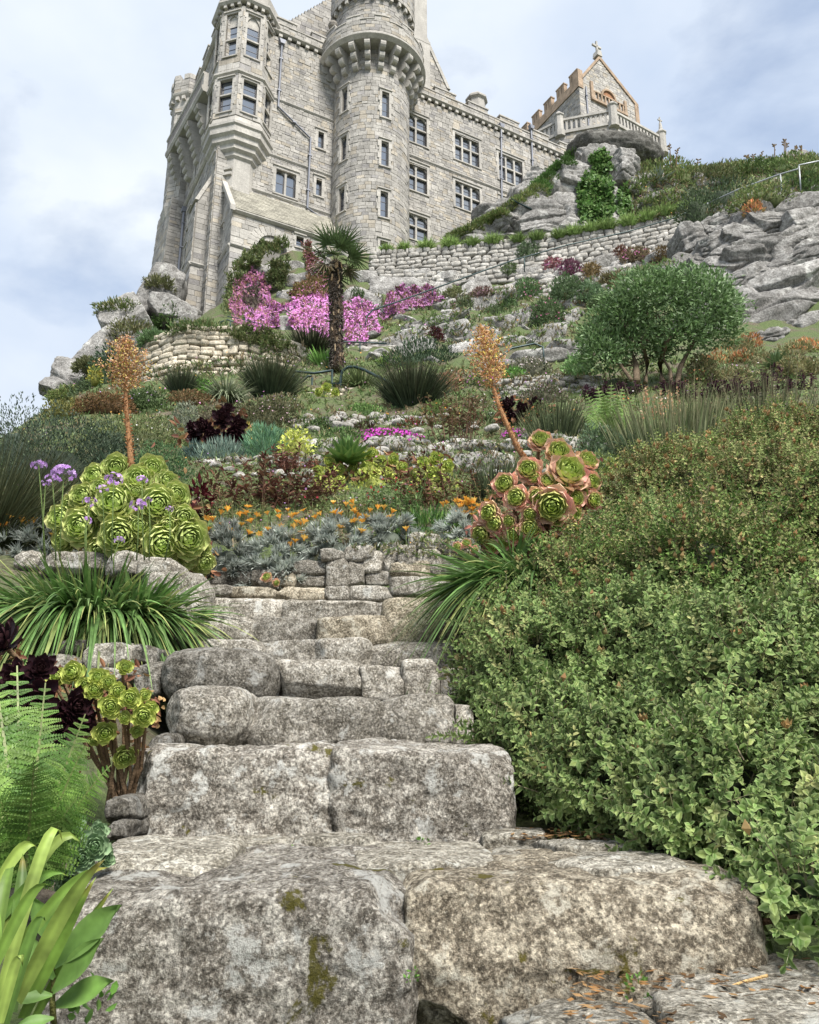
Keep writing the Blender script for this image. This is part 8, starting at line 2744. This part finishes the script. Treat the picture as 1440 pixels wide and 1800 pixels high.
# left rocks: grass and trailing green
for px, py, w, h, Y, c, lab in ((300, 565, 60, 40, 40.5, [(0.11, 0.2, 0.06), (0.15, 0.24, 0.08)], 'bright green scrub at the foot of the castle corner'), (345, 580, 90, 24, 39.5, [(0.12, 0.2, 0.07), (0.2, 0.22, 0.1)], 'green growth above the bastion'), (278, 505, 40, 26, 41.5, [(0.2, 0.2, 0.1), (0.16, 0.18, 0.08)], 'dry grass on the rock shoulder'), (205, 545, 60, 26, 40.3, GRS, 'grass on top of the left rocks'), (225, 590, 70, 40, 38.6, [(0.17, 0.16, 0.08), (0.13, 0.15, 0.06)], 'brownish grass between the left rocks'), (185, 650, 50, 60, 34, [(0.05, 0.09, 0.05), (0.07, 0.12, 0.06)], 'dark green trailing plant left of the bastion'), (150, 645, 40, 24, 36, [(0.16, 0.17, 0.08)], 'dry tuft on the far left rocks'), (165, 685, 70, 34, 28, [(0.10, 0.15, 0.07), (0.14, 0.19, 0.1)], 'green scrub under the left rocks'), (115, 695, 60, 22, 30, GRS, 'low scrub at the far left foot of the rocks'), (265, 600, 40, 24, 33, [(0.14, 0.22, 0.1)], 'pale green tuft at the left end of the bastion'), (10, 790, 110, 130, 11.5, [(0.10, 0.14, 0.11), (0.14, 0.18, 0.13)], 'grey feathery shrub rising at the left edge')):
    bush('rock_scrub', lab, 'shrub', px, py, w * 1.15, h * 0.8, 7, c, n=1500, aspect=0.33, Y=None if py < 640 else Y, depthk=0.8, spiky=0.7, amp=0.5, core=0.5)
bush('yellow_plant', 'yellow flowered plant left of the straight spike head', 'plant', 165, 662, 24, 24, 5, [(0.5, 0.45, 0.08), (0.2, 0.26, 0.08)], n=260, Y=24)

# ground cover between the plants
reg = [(0, 700), (330, 640), (560, 600), (660, 640), (1000, 640), (1440, 620), (1440, 760), (1100, 900), (850, 990), (520, 960), (330, 940), (0, 960)]
pix = np.concatenate([sample_poly(reg, 14000), sample_poly([(1100, 320), (1250, 285), (1440, 275), (1440, 330), (1250, 380), (1100, 395)], 1500), sample_poly([(660, 520), (1000, 500), (1200, 450), (1000, 620), (660, 600)], 1200)])
pos, nrm, ok = ground_pts(pix)
pix, pos = pix[ok], pos[ok]
kk = depth_arr(pos) / FPX
nz_ = np.array([mnoise.noise(Vector(p * 0.55)) for p in pos])
pal = np.array([(0.14, 0.21, 0.07), (0.19, 0.25, 0.09), (0.25, 0.23, 0.12), (0.11, 0.17, 0.06), (0.22, 0.17, 0.10), (0.27, 0.33, 0.17)])
cc = pal[((nz_ * 4 + 3 + rng.normal(size=len(pos)) * 0.8).astype(int)) % 6] * rng.uniform(0.7, 1.3, (len(pos), 1))
f = Fol()
for q in range(4):
    f.ribbons(pos + 0.5 * 4 * kk[:, None] * rng.normal(size=pos.shape) * np.array([1, 1, 0]), np.array([0, -0.15, 1.0]) + 0.55 * rng.normal(size=pos.shape), kk * rng.uniform(6, 15, len(pos)), 2.4 * kk, 0.3, 2, cc, cc * 1.3)
sel = rng.random(len(pos)) < 0.05
f.scatter(FLOWER, pos[sel] + np.array([0, 0, 1.0]) * (12 * kk[sel])[:, None], np.array([0, -0.6, 0.7]) + 0.4 * rng.normal(size=pos[sel].shape), rng.normal(size=pos[sel].shape), 3.5 * kk[sel], 3.5 * kk[sel], shades([(0.7, 0.3, 0.6), (0.75, 0.7, 0.7), (0.75, 0.4, 0.1), (0.5, 0.3, 0.6)], int(sel.sum())))
wx, wy = rng.uniform(-14, -1.5, 7000), rng.uniform(1.0, 16, 7000)
m_ = (wx < -0.62 * wy - 0.2) | (wy > 6.8)
wx, wy = wx[m_], wy[m_]
wp = np.stack([wx, wy, ground_z(wx, wy)], 1)
wc = pal[rng.integers(0, 6, len(wp))] * rng.uniform(0.7, 1.2, (len(wp), 1))
for q in range(3):
    f.ribbons(wp + 0.06 * rng.normal(size=wp.shape) * np.array([1, 1, 0]), np.array([0, 0, 1.0]) + 0.6 * rng.normal(size=wp.shape), rng.uniform(0.06, 0.22, len(wp)), 0.014, 0.3, 2, wc, wc * 1.3)
link('ground_cover', f.mesh('ground_cover', M['leaf_matt']), None, (0, 0, 0), label='mixed low ground cover of grasses and small flowers over the terraced slope', category='ground cover', kind='stuff')
# loose stones on the slope
items = []
pix = sample_poly([(640, 470), (900, 440), (1200, 410), (1240, 470), (1020, 560), (900, 640), (660, 640)], 110)
root = thing('loose_stones', 'loose grey stones scattered over the upper slope', 'stones', G(850, 520))
for (px, py) in pix:
    p = G(px, py)
    kx = depth(p) / FPX
    s = random.uniform(12, 26) * kx
    link('stone', random.choice(FLAT), root, p, (random.uniform(-.3, .3), -0.25 + random.uniform(-.2, .2), random.uniform(0, 3)), (s * 1.2, s, s * 0.55))
pix = sample_poly([(330, 740), (600, 720), (1040, 720), (1040, 830), (520, 850), (330, 830)], 120)
root = thing('loose_stones', 'loose pale stones scattered through the middle beds', 'stones', G(650, 780))
for (px, py) in pix:
    p = G(px, py)
    kx = depth(p) / FPX
    s = random.uniform(12, 24) * kx
    link('stone', random.choice(RSTONE), root, p, (random.uniform(-.3, .3), random.uniform(-.2, .2), random.uniform(0, 3)), (s * 1.2, s, s * 0.65))

# ------------------------------------------------------------------ handrails
def rail(name, label, pts, r, posts=(), mat='rail', cat='handrail'):
    W_ = [P(*q) for q in pts]
    root = thing(name, label, cat, W_[0])
    mb = MB()
    mb.tube(W_, r, 8)
    link('rail', mb.mesh('rail', M[mat], True), root, (0, 0, 0))
    for (a, b) in posts:
        mb = MB()
        mb.tube([P(*a), P(*b)], r * 0.9, 8)
        link('post', mb.mesh('post', M[mat], True), root, (0, 0, 0))


rail('gate_rail', 'dark green metal gate rail left of the handrail, below the palm', [(513, 654, 20.4), (520, 653, 20.4), (552, 656, 20.4), (585, 651, 20.4)], 0.035, [((516, 654, 20.4), (516, 712, 20.4)), ((549, 664, 20.4), (549, 722, 20.4)), ((584, 650, 20.4), (584, 730, 20.4))])
rail('gate_brace', 'small zigzag brace of dark metal beside the gate rail', [(514, 657, 20.4), (520, 668, 20.4), (529, 673, 20.4), (542, 661, 20.4), (548, 661, 20.4)], 0.03)
rail('handrail', 'dark green handrail curving down right of the palm foot', [(599, 735, 20.2), (599, 665, 20.2), (602, 652, 20.2), (612, 645, 20.15), (625, 645, 20.1), (640, 650, 20.0), (700, 680, 19.3), (768, 712, 18.6)], 0.042, [((585, 675, 20.4), (600, 675, 20.2))])
rail('lower_rail', 'thin lower bar beneath the curving handrail', [(599, 678, 20.2), (640, 698, 19.8), (700, 728, 19.2)], 0.018)
rail('long_rail', 'long thin dark handrail climbing from the pink flowers to the terrace wall', [(642, 575, 31.0), (645, 556, 31.2), (655, 545, 31.5), (700, 530, 32.5), (800, 494, 34.0), (900, 458, 36.0), (1000, 430, 37.0), (1100, 408, 37.6), (1180, 385, 37.6), (1246, 357, 37.0)], 0.035, [((642, 574, 31.0), (642, 600, 31.0)), ((922, 450, 36.2), (922, 478, 36.2)), ((760, 508, 33.4), (760, 520, 33.4))])
rail('cliff_rail', 'grey metal handrail with posts above the right cliff', [(1246, 357, 32.5), (1300, 332, 31.6), (1372, 306, 30.6), (1403, 297, 30.2), (1405, 290, 30.2), (1445, 282, 29.8)], 0.035, [((1244, 356, 32.5), (1247, 396, 32.5)), ((1372, 306, 30.6), (1375, 345, 30.6)), ((1405, 292, 30.2), (1408, 335, 30.2))], 'galv')
rail('path_rail', 'thin rail on the steps between the palm and the ledges', [(520, 618, 27.0), (590, 600, 28.0), (640, 602, 28.0), (680, 604, 28.0)], 0.03, [((633, 602, 28), (633, 625, 28))])
rail('path_rail', 'thin curved rail among the plants right of the leaning spike head', [(820, 670, 20.5), (860, 640, 21.0), (900, 612, 21.5), (940, 604, 21.5), (955, 610, 21.4), (957, 650, 21.2)], 0.03)
rail('arch_hoop', 'thin dark hoop rail above the bastion', [(470, 600, 30), (482, 588, 30), (460, 570, 30.5), (430, 562, 31), (400, 556, 31.5)], 0.02)
rail('iron_bench', 'dark scrolled iron seat back above the bastion', [(386, 575, 30.5), (388, 566, 30.5), (400, 562, 30.5), (412, 566, 30.5), (412, 576, 30.5)], 0.03, [((392, 564, 30.5), (392, 578, 30.5)), ((398, 563, 30.5), (398, 578, 30.5)), ((405, 564, 30.5), (405, 578, 30.5))], cat='bench')
rail('grass_pole', 'short dark pole lying on the crag ridge', [(898, 350, 44.5), (935, 368, 44.5)], 0.06, cat='pole')
